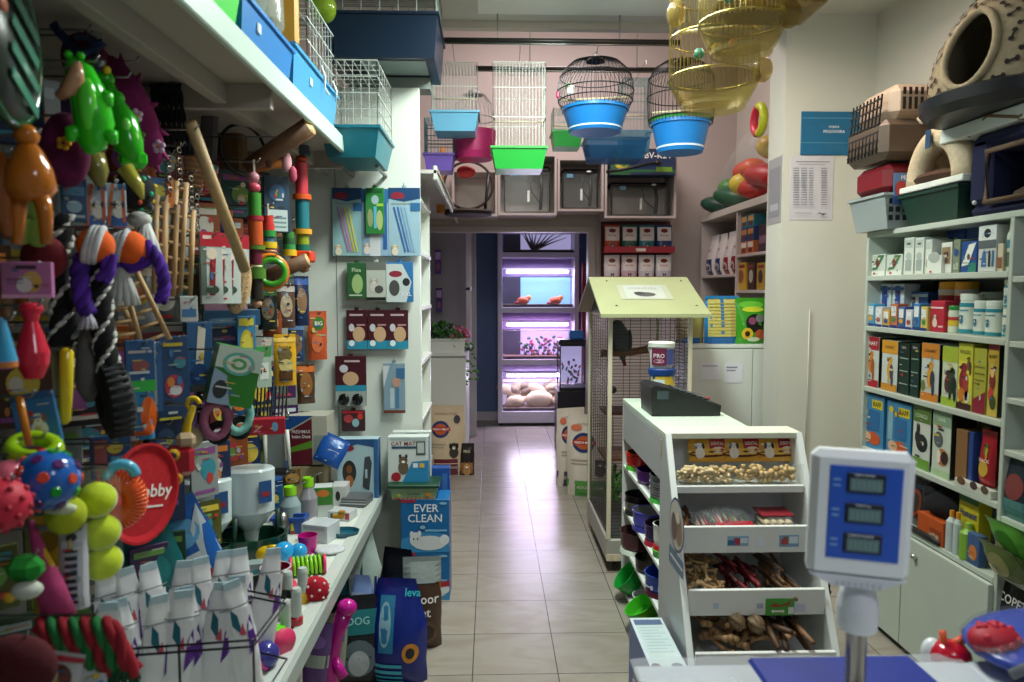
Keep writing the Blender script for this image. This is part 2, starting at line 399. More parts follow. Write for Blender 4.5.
# overhead storage loft along the left wall
lz = 2.13
t = thing('storage_loft', 'long white overhead storage shelf above the hanging toys on the left', 'shelf', (-.93, .6, lz))
b = MB(); b.bx(-.27, .298, -1, 3.04, 0, .02, LOFT, .002); b.build('board', t)
b = MB(); b.bx(.28, .3, -1, 3.04, -.035, .035, M('#bcd2c6', 'p'), .004); b.build('front_rail', t)
for y in (.3, 1.66, 2.74):
    MB().bx(-.27, .262, y, y + .03, -.075, 0, LOFT, .002).build('cross_beam', t)
MB().bx(.09, .13, -1, 3.04, -.06, 0, LOFT, .002).build('long_beam', t)
b = MB(); b.bx(-1.2, -.27, 3.7, 6.1, 2.09, 2.11, GREYW, .002); b.bx(-.29, -.27, 3.7, 6.1, 2.06, 2.13, M('#c3c6bc', 'p'), .003)
b.build('wall_shelf', label='grey overhead shelf running back above the doorway on the left', cat='shelf', loc=(0, 0, 0))
# cross panel (end panel of the shelving) with the cards
t = thing('gondola_unit', 'tall white shelving end panel hung with pet care packs', 'shelving unit', (-.78, PY, 0))
b = MB(); b.bx(-.42, PXR + .78, 0, .03, 0, 2.5, LAM, .003); b.build('end_panel', t)
b = MB(); b.bx(at(337, 300, Y=PY).x + .78 - .0015, at(337, 300, Y=PY).x + .78 + .0015, -.0015, 0, .05, 2.12, M('#6a6a66', 'c')); b.build('panel_joint', t)
b = MB(); b.bx(.02, .04, .03, .66, 0, 2.05, LAM); b.bx(-.4, .42, .63, .66, 0, 2.05, LAM); b.build('back_board', t)
for z in (.12, .5, .82, 1.12, 1.4, 1.68, 1.95):
    MB().bx(.04, PXR + .78 + .0, .03, .63, z, z + .02, LAM, .002).build('shelf', t)
# pegboard on the wall
b = MB(); b.bx(-1.198, -1.183, .5, 3.64, .5, 2.05, M('#4a4844', 'c')); b.build('pegboard', label='dark backing board behind the hanging toys on the left wall', cat='pegboard', loc=(0, 0, 0))
# low display shelf
SZ = .484; SX = -.546
t = thing('display_shelf', 'long low white display shelf crowded with bowls and toys', 'shelf', (-.87, 2.2, 0))
b = MB(); b.bx(-.325, SX + .87, -1.4, 1.44, SZ - .03, SZ, LAM, .002); b.build('board', t)
b = MB(); b.bx(SX + .87 - .004, SX + .87 + .012, -1.4, 1.44, SZ - .05, SZ + .008, M('#aab4ae', 'p'), .003); b.bx(SX + .87 - .05, SX + .87 - .004, -1.4, 1.44, SZ, SZ + .006, M('#c2cac4', 'p'), .002); b.build('price_rail', t)
b = MB(); b.bx(-.3, -.28, -1.4, 1.44, 0, SZ - .03, M('#77756f', 'c')); b.build('back_panel', t)
for y in (-1.35, 0, 1.4): MB().bx(-.3, .27, y, y + .03, 0, SZ - .03, LAM).build('support', t)
# ================================================================ BACK WALL CUBBIES
def cubby(name, label, px0, px1, py0, py1, depth=.34):
    a = at(px0, py1, Y=5.74); c = at(px1, py0, Y=5.74); w_ = c.x - a.x; h_ = c.z - a.z
    b = MB(); q = .018
    b.bx(-w_ / 2, w_ / 2, 0, depth, 0, q, PINKW); b.bx(-w_ / 2, w_ / 2, 0, depth, h_ - q, h_, PINKW)
    b.bx(-w_ / 2, -w_ / 2 + q, 0, depth, q, h_ - q, PINKW); b.bx(w_ / 2 - q, w_ / 2, 0, depth, q, h_ - q, PINKW)
    b.bx(-w_ / 2 + q, w_ / 2 - q, depth - .008, depth, q, h_ - q, M('#e0d6ce', 'c'))
    b.build(name, label=label, cat='shelf box', loc=((a.x + c.x) / 2, 5.74, a.z), group=None)
    return (a.x + c.x) / 2, a.z + q, w_ - 2 * q, h_ - 2 * q
CB = [cubby('wall_cubby', 'square white wall box under the green based cage', 498, 557, 154, 215),
      cubby('wall_cubby', 'middle white wall box holding an empty tank, under the round black cage', 557.5, 604, 158, 211),
      cubby('wall_cubby', 'rightmost white wall box holding a tank and a boxed filter', 604.5, 677, 155, 218),
      cubby('wall_cubby', 'leftmost wall box behind the magenta based cage', 452, 497.5, 170, 216)]
for i, (x, z, w_, h_) in enumerate(CB[:3]):
    lab = ['small glass tank with black hood in the box under the green cage', 'small glass tank with black hood in the narrow middle wall box', 'wide glass tank with black lid below the boxed filter'][i]
    t = thing('aquarium_tank', lab, 'fish tank', (x, 5.9, z + .001))
    tw, th_ = w_ * .84, h_ * (.86 if i < 2 else .6)
    b = MB()
    for q in (-1, 1): b.bx(q * tw / 2 - .003, q * tw / 2 + .003, -.12, .12, .01, th_ * .86, M('#c8d2cf', 'G'))
    b.bx(-tw / 2, tw / 2, -.123, -.118, .01, th_ * .86, M('#c8d2cf', 'G')); b.build('glass', t)
    b = MB(); b.bx(-tw / 2, tw / 2, -.125, .125, 0, .012, M('#151515'))
    for q in (-1, 1): b.bx(q * tw / 2 - .006, q * tw / 2 + .006, -.127, -.115, .01, th_ * .86, M('#151515'))
    b.build('frame', t)
    b = MB(); b.box((0, 0, th_ * .92), (tw * 1.06, .17, th_ * .15), M('#141414'), .02); b.ell((tw * .25, -.13, th_ * .9), (.02, .01, .008), M('#e8eef0')); b.build('hood', t)
    b = MB(); b.tube([(tw * .3, -.08, th_ * .84), (tw * .33, -.08, th_ * .5), (tw * .3, -.08, th_ * .08)], .014, M('#1a1a1a')); b.tube([(tw * .3, -.09, th_ * .2), (tw * .1, -.1, th_ * .45), (tw * .05, -.1, th_ * .8)], .004, M('#202020')); b.build('filter_pump', t)
    MB().box((-tw * .3, -.128, th_ * .8), (.05, .004, .03), M('#5f93ad', 'c')).build('blue_sticker', t); MB().box((.01, -.126, th_ * .35), (.018, .003, .09), M('#dfe8e6', 'c')).build('white_label', t)
# boxed filter on the tank lid
x, z, w_, h_ = CB[2]
a = at(612, 183, Y=5.7)
carton('filter_box', 'blue and green box printed BV-K24 above the wide tank', 'box', (at(641, 183, Y=5.72).x, 5.72, CB[2][1] + CB[2][3] * .6 + .03), .5, .16, .2, '#1c2f52',
       [('r', 0, .1, 1, .2, '#2c6a3c'), ('r', 0, 0, .3, 1, '#2f5f3a'), ('e', .16, .55, .12, .35, '#c9b23a'), ('e', .2, .5, .07, .2, '#3d7a2a'), ('t', .72, .75, .24, 'BV-K24', '#e8ece8', .5), ('r', .7, .12, .95, .3, '#6f9a2a')])
b = MB(); b.tube([(-.2, 0, 0), (-.05, -.02, .02), (.12, -.02, .06), (.2, 0, .07)], .012, M('#171717')); b.ell((.2, 0, .07), (.03, .02, .02), M('#171717'))
b.build('hose_wand', label='black hose lying across the front of the BV-K24 box', cat='hose', loc=at(632, 172, Y=5.6))
# ================================================================ BACK ROOM
# aquarium rack
RY = 7.93; ax0 = at(498, 427, Y=RY).x; ax1 = at(578, 427, Y=RY).x; RW = ax1 - ax0
t = thing('aquarium_rack', 'tall white rack of glowing fish tanks seen through the doorway', 'rack', ((ax0 + ax1) / 2, RY, 0))
LW = M('#d8d2dc', 'p'); lev = [at(540, y, Y=RY).z for y in (414, 362, 310, 255)]
b = MB()
for q in (-1, 1): b.bx(q * RW / 2 - q * .05, q * RW / 2, 0, .35, .03, 2.25, LW, .003)
b.build('upright', t)
for z in lev: MB().bx(-RW / 2 + .05, RW / 2 - .05, -.003, .35, z - .03, z + .03, LW, .003).build('shelf', t)
MB().bx(-RW / 2 + .05, RW / 2 - .05, .01, .35, .03, .1, LW).build('plinth', t)
MB().bx(-RW / 2 + .05, RW / 2 - .05, .335, .35, .1, 2.25, M('#9a86b4', 'c')).build('back_board', t)
for q in (-1, 1): MB().lathe([(0, 0), (.02, 0), (.02, .03), (0, .03)], M('#222'), 10, (q * (RW / 2 - .04), .03, 0)).build('foot', t)
iw = RW - .12
hts = [lev[1] - lev[0] - .06, lev[2] - lev[1] - .06, lev[3] - lev[2] - .06, .22]
tn = [('lowest fish tank with rock background in the glowing rack', '#bda8c8'), ('fish tank with red leaved plants, second from the bottom of the rack', '#a89ad0'),
      ('pale blue fish tank with two goldfish ornaments in the rack', '#7fb0d8'), ('topmost fish tank with branching driftwood in the rack', '#a9a4cc')]
for i, z in enumerate(lev):
    h_ = hts[i]; tt = thing('fish_tank', tn[i][0], 'fish tank', ((ax0 + ax1) / 2, RY + .17, z + .031))
    wh = h_ * (.62 if i < 3 else .98)
    b = MB(); b.bx(-iw / 2, iw / 2, .12, .13, 0, wh, M(tn[i][1], 'p', .6)); b.build('background', tt)  # back pane emits by itself, tank light put into its colour
    if i == 1 or i == 2 or i == 3: MB().bx(-iw / 2, -iw / 2 + .2, .1, .12, 0, wh, M('#3c3a48', 'p')).build('dark_panel', tt)
    b = MB(); b.bx(-iw / 2, iw / 2, -.145, -.14, 0, wh, M('#d8dcf4', 'G')); b.build('glass', tt)
    b = MB(); b.bx(-iw / 2, iw / 2, -.15, -.135, 0, .012, M('#242230')); b.bx(-iw / 2, iw / 2, -.15, -.135, wh - .008, wh, M('#6a6080')); b.build('frame', tt)
    if i < 3:
        c_ = ['#f2ecff', '#fbdcff', '#eee6ff'][i]
        b = MB(); b.tube([(-iw / 2 + .04, -.02, wh + .06), (iw / 2 - .04, -.02, wh + .06)], .014, M(c_, 'p', 9)); b.tube([(-iw / 2 + .04, .05, wh + .05), (iw / 2 - .04, .05, wh + .05)], .012, M(c_, 'p', 6)); b.build('light_tube', tt)
        MB().bx(-iw / 2, iw / 2, -.06, .1, wh + .09, wh + .1, M('#e4def0')).build('reflector', tt)
        area('tank_light', ((ax0 + ax1) / 2, RY + .1, z + wh + .1), (R(-35), 0, 0), iw * .8, .1, [6, 7, 6][i], [(.8, .72, 1), (.9, .66, 1), (.74, .74, 1)][i])
    b = MB(); b.bx(-iw / 2, iw / 2, -.13, .12, .0, .03, M('#6a5448', 'f'))
    b.build('gravel', tt)
    random.seed(20 + i)
    if i == 0:
        b = MB()
        for k in range(26):
            x = random.uniform(-.36, .36); zz = random.uniform(.06, wh * .85)
            b.ell((x, .06 + random.uniform(-.03, .03), zz), (random.uniform(.06, .15), .04, random.uniform(.03, .08)), M(random.choice(['#a08c74', '#b8a488', '#7c6a58']), 'r'), 9, 6, (0, random.uniform(-.6, .6), 0))
        b.build('rock_background', tt)
        for x, s_ in ((-.25, .1), (.02, .15), (.28, .11)):
            MB().ell((x, -.04, .05 + s_ * .4), (s_ * 1.1, .05, s_ * .7), M('#c0aa88', 'r'), 9, 6).build('rock', tt)
    if i == 1:
        for k in range(9):
            x = -.15 + k * .055; b = MB(); top = random.uniform(.12, .25)
            b.tube([(x, -.02, .02), (x + .01, -.02, top)], .004, M('#4c3a2c'), 5)
            for j in range(6): b.ell((x + random.uniform(-.04, .04), -.02 + random.uniform(-.02, .02), .05 + top * j / 6), (.025, .008, .016), M(random.choice(['#7c2a3a', '#2c4a30', '#a04050', '#3a5c34']), 'p'), 7, 4, (0, random.uniform(-1, 1), 0))
            b.build('water_plant', tt)
    if i == 2:
        for x in (-.16, .2):
            b = MB(); b.ell((x, -.03, .07), (.07, .04, .045), M('#c85a2a'), 10, 6); b.ell((x + .06, -.03, .1), (.03, .02, .03), M('#e8903a')); b.ell((x - .05, -.03, .04), (.05, .03, .03), M('#8f3030')); b.build('coral_ornament', tt)
    if i == 3:
        b = MB(); random.seed(4)
        for k in range(12):
            x = -.05; p = [(x, -.02, .03)]; a_ = random.uniform(-1.0, 1.0)
            for j in range(4): p.append((p[-1][0] + .09 * math.sin(a_) + .02, -.02 + random.uniform(-.02, .02), p[-1][2] + .05 * math.cos(a_) + random.uniform(0, .02)))
            b.tube(p, [.018, .012, .008, .005, .002], M('#5a2418', 'w'), 6)
        b.build('driftwood', tt)
# wall things and cabinet left in the back room
b = MB(); b.bx(-.01, .01, 0, .5, 0, 2.0, M('#d4ccd6'), .002); b.bx(-.01, .01, 0, .5, 2.0, 2.03, M('#d4ccd6'))
cabx = at(468, 300, Y=6.6).x
t = thing('glass_display_case', 'narrow white framed glass cabinet beside the blue wall', 'cabinet', (cabx, 6.62, .95))
b = MB()
for y in (0, .45): b.bx(-.02, .02, y, y + .03, 0, 1.15, M('#ddd2dc'), .003)
for z in (0, .55, 1.12): b.bx(-.02, .02, 0, .48, z, z + .03, M('#ddd2dc'), .003)
b.build('frame', t); MB().bx(-.003, .003, .02, .46, .03, 1.12, M('#aab4d8', 't')).build('pane', t)
# white storage cabinet with planter
cx0, cx1 = at(425, 400, Y=6.25).x, at(466, 400, Y=6.25).x
t = thing('storage_cabinet', 'white cabinet with a planter on top, left of the blue wall', 'cabinet', ((cx0 + cx1) / 2, 6.25, 0))
cw = cx1 - cx0
b = MB(); b.bx(-cw / 2, cw / 2, .02, .95, .05, .93, LAM, .004); b.build('body', t)
b = MB(); b.bx(-cw / 2 + .004, cw / 2 - .004, 0, .02, .06, .92, LAM, .003); b.build('door', t)
b = MB(); b.bx(-cw / 2 - .01, cw / 2 + .01, -.01, .96, .93, .95, LAM, .003); b.build('top', t)
t = thing('planter_box', 'white planter with green foliage and pink flowers on the white cabinet', 'planter', ((cx0 + cx1) / 2, 6.42, .951))
b = MB(); tray_mb(cw * .95, .22, .13, WHITE, .92, b=b); b.build('trough', t)
b = MB(); random.seed(3)
for k in range(150):
    x = random.uniform(-cw / 2, cw * .2); z = .12 + random.uniform(0, .16) * (1 - abs(x + .05) * 1.5)
    b.ell((x, random.uniform(-.1, .08), z), (.028, .006, .012), M(random.choice(['#2f6a24', '#4a8f30', '#245220']), 'p'), 6, 4, (random.uniform(-1, 1), random.uniform(-1, 1), random.uniform(0, 3)))
b.build('foliage', t)
b = MB()
for k in range(60):
    x = cw / 2 + random.uniform(-.14, .1); z = random.uniform(.02, .2) if x < cw / 2 - .02 else random.uniform(-.3, .08)
    b.ell((x, random.uniform(-.13, .02), z), (.024, .005, .012), M('#4f9038', 'p'), 6, 4, (random.uniform(-1, 1), random.uniform(-1, 1), 0))
b.build('trailing_leaves', t)
b = MB()
for k in range(40): b.ell((cw / 2 + random.uniform(-.13, .03), random.uniform(-.1, .02), random.uniform(.1, .24)), (.017, .012, .014), M(random.choice(['#d05080', '#e080a0', '#c03868']), 'p'), 7, 4)
b.build('flowers', t)
# packs on hooks behind the cabinet
for i, (px, py, hh, c_) in enumerate(((438, 262, 40, '#7a4a9a'), (439, 300, 40, '#5a4a8a'), (434, 335, 38, '#2c2438'), (441, 336, 38, '#3a2230'), (448, 337, 38, '#30263a'), (456, 337, 38, '#482a34'))):
    p = at(px, py, Y=7.2); lab = 'purple lit pack hanging on the grey wall above the planter, ' + ['topmost one', 'middle one', 'leftmost of the lowest row', 'second of the lowest row', 'third of the lowest row', 'rightmost of the lowest row'][i]
    t = thing('hanging_pack', lab, 'pet product', p - Vector((0, 0, .12)), group='packs on hooks in the back room')
    carton_mb(.065, .012, .24 if i < 2 else .2, c_, [('r', .1, .6, .9, .9, '#d8b8e8'), ('e', .5, .3, .3, .15, '#a86a8a')]).build('pack', t)
    MB().wire((0, .15, .24), (0, -.03, .26), .003, M('#888', 'm')).build('hook', t)
# ================================================================ tank on a stand by the doorway, food bags
p = at(571, 400, Y=6.35)
t = thing('nano_aquarium', 'small black framed tank with red plants beside the parrot cage', 'fish tank', (at(572, 396, Y=6.7).x, 6.7, .58))
b = MB(); b.bx(-.13, .13, -.13, .13, 0, .03, M('#17161c')); b.box((0, 0, .44), (.27, .27, .06), M('#17161c'), .015)
for qx in (-1, 1):
    for qy in (-1, 1): b.bx(qx * .125 - .006, qx * .125 + .006, qy * .125 - .006, qy * .125 + .006, .03, .41, M('#17161c'))
b.build('frame', t); b = MB(); b.bx(-.13, .13, -.131, -.128, .03, .41, M('#cdd0ea', 'G')); b.bx(-.131, -.128, -.13, .13, .03, .41, M('#cdd0ea', 'G')); b.build('glass', t)
b = MB()
for k in range(24): b.ell((random.uniform(-.09, .09), random.uniform(-.08, .08), .05 + random.uniform(0, .22)), (.03, .006, .014), M(random.choice(['#c03a6a', '#58206a', '#3a7a40']), 'p'), 6, 4, (0, random.uniform(-1, 1), 1))
b.build('water_plant', t)
b = MB(); b.bx(-.1, .1, .11, .125, .04, .4, M('#b9b2e0', 'p', .5)); b.build('background', t)  # glowing back pane, no lamp: the tank's brightness is put into the material
MB().box((.03, -.02, .51), (.13, .12, .08), M('#2f78c0'), .01).build('light_unit', t)
MB().bx(-.15, .15, -.16, .16, 0, .579, M('#1d1b22'), .004).build('tank_stand', label='dark stand under the small black framed tank', cat='stand', loc=(t.location.x, 6.7, 0))
MB().bx(-.02, .02, -.02, .02, 0, 1.8, M('#8c2430'), .004).build('red_post', label='thin red upright beside the fish tank rack', cat='post', loc=(at(583, 300, Y=7.9).x, 7.85, 0))
def food_bag(name, label, loc, w_, h_, t_, rz, band, rot=None):
    D = [('r', 0, .0, 1, .24 if band == '#6a2434' else .2, band), ('e', .36, .66, .24, .12, '#2a3c6a'), ('e', .36, .66, .17, .08, '#c05a30'), ('r', .12, .635, .62, .69, '#b03030'), ('t', .37, .662, .03, 'FRESH MEAT', '#f0e8d8', .45),
         ('dog', .72, .42, .16, '#3a3430', '#201c1a'), ('r', .1, .44, .5, .46, '#a89a88'), ('r', .1, .4, .45, .415, '#a89a88'), ('t', .5, .88, .03, 'NATURAL FOOD', '#9a7a60', .7), ('t', .5, .12, .04, 'ADULT DOG', '#e8dcd0', .8)]
    if band == '#6a2434': D += [('e', .8, .8, .09, .06, '#3a3a3a'), ('r', 0, .17, 1, .18, '#d8c8b0')]
    else: D += [('e', .2, .84, .12, .04, '#d07050'), ('r', .25, .05, .9, .17, '#58a044')]
    return pouch(name, label, 'pet food bag', loc, w_, h_, t_, '#cdb99a' if band == '#6a2434' else '#dccfc0', D, rz=rz, rot=rot)
food_bag('dog_food_bag', 'large tan dog food bag with dark red foot, beside the white cabinet', (at(446, 478, Y=5.8).x, 5.85, 0), .3, .57, .13, 0, '#6a2434')
pouch('cat_food_pouch', 'small dark pouch with a pet picture, on the floor beside the tan food bag', 'pet food bag', (at(467, 474, Y=5.82).x, 5.82, 0), .12, .26, .07, '#27201e', [('r', .1, .05, .9, .4, '#a06a3a'), ('cat', .5, .3, .3, '#c89860', '#8a5a30'), ('t', .5, .75, .08, 'PRO', '#d8c8a0', .7)])
food_bag('dog_food_bag', 'cream dog food bag with green foot leaning by the parrot cage', (at(590, 495, Y=5.2).x, 5.2, 0), .34, .6, .13, R(-10), '#5a9a48')
food_bag('dog_food_bag', 'cream dog food bag with dark foot, left and behind the green footed bag', (at(571, 484, Y=5.45).x, 5.5, 0), .24, .6, .12, R(20), '#5a4a6a')
# red pet food rack on the back wall
rx = at(638, 250, Y=5.95); w_ = .58
t = thing('wall_rack', 'red wire wall rack holding two rows of food pouches', 'rack', (rx.x, 5.95, at(636, 278, Y=5.95).z - .04))
hR = at(636, 218, Y=5.95).z - at(636, 278, Y=5.95).z
b = MB(); b.bx(-w_ / 2, w_ / 2, .1, .12, -.1, hR + .02, M('#5a1620')); b.build('back_plate', t)
for z in (0, hR * .5):
    b = MB(); b.bx(-w_ / 2, w_ / 2, -.06, .1, z, z + .012, M('#8a1c2a')); b.bx(-w_ / 2, w_ / 2, -.065, -.058, z, z + .05, M('#a02030')); b.bx(-.03, .05, -.068, -.066, z + .01, z + .035, M('#e8ddd0')); b.build('shelf', t)
cols = ['#c0502a', '#2f6a5a', '#2a7a8a', '#24407a', '#d8d0d4', '#d2b4bc', '#d0ccd0', '#c8c4cc']
pos = ['leftmost', 'second from left', 'third from left', 'rightmost']
for k in range(8):
    r_ = k // 4; i = k % 4
    pouch('pet_food_pouch', 'food pouch %s in the %s row of the red wall rack' % (pos[i], ['upper', 'lower'][r_]), 'pet food bag', (rx.x - w_ / 2 + .075 + i * .143, 5.95, t.location.z + (hR * .5 if r_ == 0 else 0) + .013), .13, hR * .44, .05, cols[k],
          [('r', .06, .4, .94, .92, '#e4ddd8'), ('t', .5, .6, .07, 'ROYAL', '#a02030', .7), ('e', .5, .78, .22, .08, '#7a2a30'), ('cat', .5, .22, .2, '#6a5648', '#3a2c24')], group='food pouches in the red wall rack', kind='l')
# ================================================================ HANGING CAGES
STEEL = M('#9a9c98', 'm'); BLK = M('#141516', 'p')
for i, (Y, y, x0, x1, r_) in enumerate(((3.9, 40, 436, 680, .014), (4.45, 68, 476, 690, .013))):
    a = at(x0, y, Y=Y); c = at(x1, y, Y=Y)
    b = MB(); b.tube([(a.x, Y, a.z), (c.x, Y, a.z)], r_, M('#25221f', 'p')); b.tube([(a.x, Y - .02, a.z - .022), (c.x, Y - .02, a.z - .022)], .005, STEEL)
    for q in (.25, .75):
        x = a.x + (c.x - a.x) * q; b.wire((x, Y, a.z), (x, Y, 3.0 if Y < 4.05 else 3.75), .005, STEEL)
    b.build('hanging_rod', label=['front dark ceiling rod that the cages hang from', 'rear dark ceiling rod above the small cages'][i], cat='rod', loc=(0, 0, 0))
RZ = [at(500, 40, Y=3.9).z - .02, at(500, 68, Y=4.45).z - .02]
def cage(label, px0, px1, py0, py1, Y, traycol, trayh, wire='#ccd2c8', d=.25, nx=16, ny=8, bars=(0, .35, .7, 1), hook=None, tapr=.86, group=None, name='bird_cage', cat='bird cage', kind='p'):
    a = at(px0, py1, Y=Y); c = at(px1, py0, Y=Y); w_ = c.x - a.x; h_ = c.z - a.z
    t = thing(name, label, cat, ((a.x + c.x) / 2, Y + d / 2, a.z))
    tray_mb(w_, d, trayh, M(traycol, kind), tapr).build('tray', t)
    ww, dd = w_ * .96, d * .96
    b = wire_box(ww, dd, h_ - trayh, M(wire, 'p'), nx, ny, bars, .0017, True, trayh); b.build('wire_frame', t)
    MB().tube([(-ww / 2, 0, trayh + (h_ - trayh) * .35), (ww / 2, 0, trayh + (h_ - trayh) * .35)], .005, M('#d8cba8', 'w')).build('perch', t)
    q = 0 if Y < 4.2 else 1
    b = MB(); b.tube([(0, 0, h_), (0, ([3.9, 4.45][q] - Y - d / 2) * .9, h_ + .03), (0, [3.9, 4.45][q] - Y - d / 2, RZ[q] - a.z + .02)], .002, STEEL, 5); b.build('hook', t)
    return t, w_, h_
cage('tall white wire cage with green tray hanging above the left wall box', 492, 547, 62, 168, 4.0, '#22aa3c', .12, hook=None)
cage('small white wire cage with light blue tray below the navy cage', 431, 478, 62, 130, 4.1, '#6aaed0', .11, nx=14, bars=(0, .5, 1))
cage('teal wire cage with purple tray near the top of the white panel', 424, 453, 118, 170, 4.3, '#6a50a8', .1, wire='#2a8a9a', nx=8, ny=6, d=.2)
cage('pale blue plastic cage behind the two black cages', 622, 652, 78, 152, 4.75, '#5a9ac0', .14, wire='#7fa8a4', nx=8, d=.2)
t, w_, h_ = cage('wire cage with clear blue tub below the round black cage', 587, 648, 132, 158, 4.5, '#4a90c0', .13, wire='#8fa4a4', nx=6, bars=(1,), kind='T')
cage('small cage with green tray left of the round black cage', 553, 583, 108, 146, 4.6, '#34b84a', .1, wire='#b8beb8', nx=8, d=.2)
def round_cage(label, pxc, wpx, ytop, ybot, Y, traycol, prof, trayprof, wcol, n=52, rings=(), top=None, kind='p', rod=None, wr=.0017, extra=None):
    # prof/trayprof: (radius factor, height factor) over the pixel height
    r0 = wpx / 2 * Y / F; Y0_ = Y; Y = Y + r0; r0 = wpx / 2 * Y / F; a = at(pxc, ybot, Y=Y); c = at(pxc, ytop, Y=Y); h_ = c.z - a.z; Y = Y0_
    t = thing('round_bird_cage', label, 'bird cage', (a.x, a.y, a.z))
    b = MB(); b.lathe([(q[0] * r0, q[1] * h_) + tuple(M(x, kind) for x in q[2:]) for q in trayprof], M(traycol, kind), 32); b.build('tray', t)
    b = MB()
    for j in range(n):
        an = 2 * PI * j / n
        b.tube([(q * r0 * math.cos(an), q * r0 * math.sin(an), z * h_) for q, z in prof], wr, M(wcol, 'p' if kind != 'a' else 'm'), 4, caps=False)
    for q, z in rings: b.torus((0, 0, z * h_), q * r0, wr * 2, M(wcol, 'p' if kind != 'a' else 'm'), 32, 5)
    b.build('wire_dome', t)
    if kind != 'a':
        b = MB(); b.lathe([(0, h_ + .02), (.012, h_ + .015), (.04, h_ - .002), (.055, h_ - .02)], M(wcol), 16); b.build('crown', t)
    zz = (rod if rod else 2.97) - a.z
    b = MB(); b.wire((0, 0, h_), (0, 3.9 - a.y if rod and a.y < 4.3 else (4.45 - a.y if rod else 0), zz), .002, STEEL); b.torus((0, 0, h_ + .02), .012, .002, STEEL, 12, 5, (PI / 2, 0, 0)); b.build('hook', t)
    MB().tube([(-r0 * .88, -.02, h_ * .42), (r0 * .88, -.02, h_ * .47)], .007, M('#d8cba8', 'w')).build('perch', t)
    return t, r0, h_
dome = [(.86, .3), (.97, .42), (1, .55), (.97, .68), (.85, .82), (.62, .93), (.3, .985), (.05, 1)]
tp = [(0, 0), (.66, 0), (.7, .04), (.7, .06, '#c8dce8'), (.84, .29), (.88, .29), (.88, .33), (.82, .33), (.66, .06), (0, .05)]
t, r0, h_ = round_cage('round black wire cage with bright blue tray hanging in the middle', 595, 75, 58, 133, 3.8, '#1c78c4', dome, tp, '#121212', rings=((1, .55), (.93, .74), (.97, .42)), rod=RZ[0])
b = MB(); b.box((-r0 * .7, -r0 * .5, h_ * .5), (.04, .03, .05), M('#dcdcd4'), .008); b.build('feeder_cup', t)
MB().box((-r0 * 1.0, -r0 * .2, h_ * .48), (.02, .02, .035), M('#c83a6a'), .006).build('clip', t)
b = MB(); b.ell((-r0 * .7, 0, h_ * .62), (.02, .02, .02), M('#3a8a3a')); b.build('toy', t)
dome2 = [(.93, .3), (.97, .4), (1, .6), (.97, .78), (.82, .9), (.5, .975), (.05, 1)]
t, r0, h_ = round_cage('tall black wire cage with blue tray beside the gold cages', 680, 66, 60, 153, 3.8, '#1c78c4', dome2, tp, '#121212', rings=((1, .6), (.96, .8), (.95, .36)), rod=RZ[0])
b = MB(); b.lathe([(r0 * .9, h_ * .33), (r0 * .93, h_ * .36), (r0 * .86, h_ * .36)], M('#3aa048'), 24); b.build('inner_rim', t)
t, r0, h_ = round_cage('small wire cage with magenta round tray beside the tall white cage', 474, 44, 92, 160, 4.3, '#b02462', [(.9, .4), (.92, .6), (.85, .8), (.5, .95), (.05, 1)], [(0, 0), (.8, 0), (.9, .1), (1, .42), (.94, .42), (.8, .1), (0, .08)], '#a09a9a', n=26, rings=((.92, .6),), rod=RZ[1])
GOLD = '#a89a4a'
amb = [(.0, .0), (.68, .0), (.72, .008), (.74, .03, '#c8c294'), (.78, .04), (1.02, .155), (1.04, .165), (1.0, .17), (.74, .05), (0, .03)]
for lab, pxc, wpx, ytop, ybot, Y in (('lower gold wire cage with round amber tray', 713, 86, -70, 110, 2.5), ('upper gold wire cage with round amber tray, right of the lower one', 741, 82, -130, 56, 2.2)):
    t, r0, h_ = round_cage(lab, pxc, wpx, ytop, ybot, Y, '#b5a878', [(1, .16), (1, .85), (.8, .95), (.05, 1)], amb, '#b8a860', n=52, rings=((1, .18), (1, .4), (1, .65)), kind='a', wr=.0016)
    for q, zz in ((-1, .5), (1, .2)):
        MB().ell((q * r0 * .98, -r0 * .4, h_ * zz), (.035, .035, .045), M('#b09c60', 'a')).build('feeder_cup', t)
    for k, c_ in enumerate(('#3a8a7a', '#c8b03a', '#b05a3a')):
        MB().ell((r0 * (-.4 + .4 * k), -.03, h_ * (.3 + .03 * k)), (.02, .016, .02), M(c_), 9, 6).build('toy', t)
# rectangular amber cage above
a = at(775, 14, Y=2.3)
t = thing('gold_cage', 'rectangular gold cage with amber tray cut by the top edge', 'bird cage', (a.x, 2.3, a.z))
tray_mb(.3, .24, .07, M('#9a8858', 'a'), .8).build('tray', t); wire_box(.29, .23, .38, M('#b8a860', 'm'), 18, 12, (0, .5, 1), .0013, True, .07).build('wire_frame', t)
MB().wire((0, 0, .45), (0, 0, 2.97 - a.z), .002, STEEL).build('hook', t)
MB().tube([(-.14, -.1, .08), (-.02, -.02, .2)], .008, M('#c8b860')).build('perch', t)
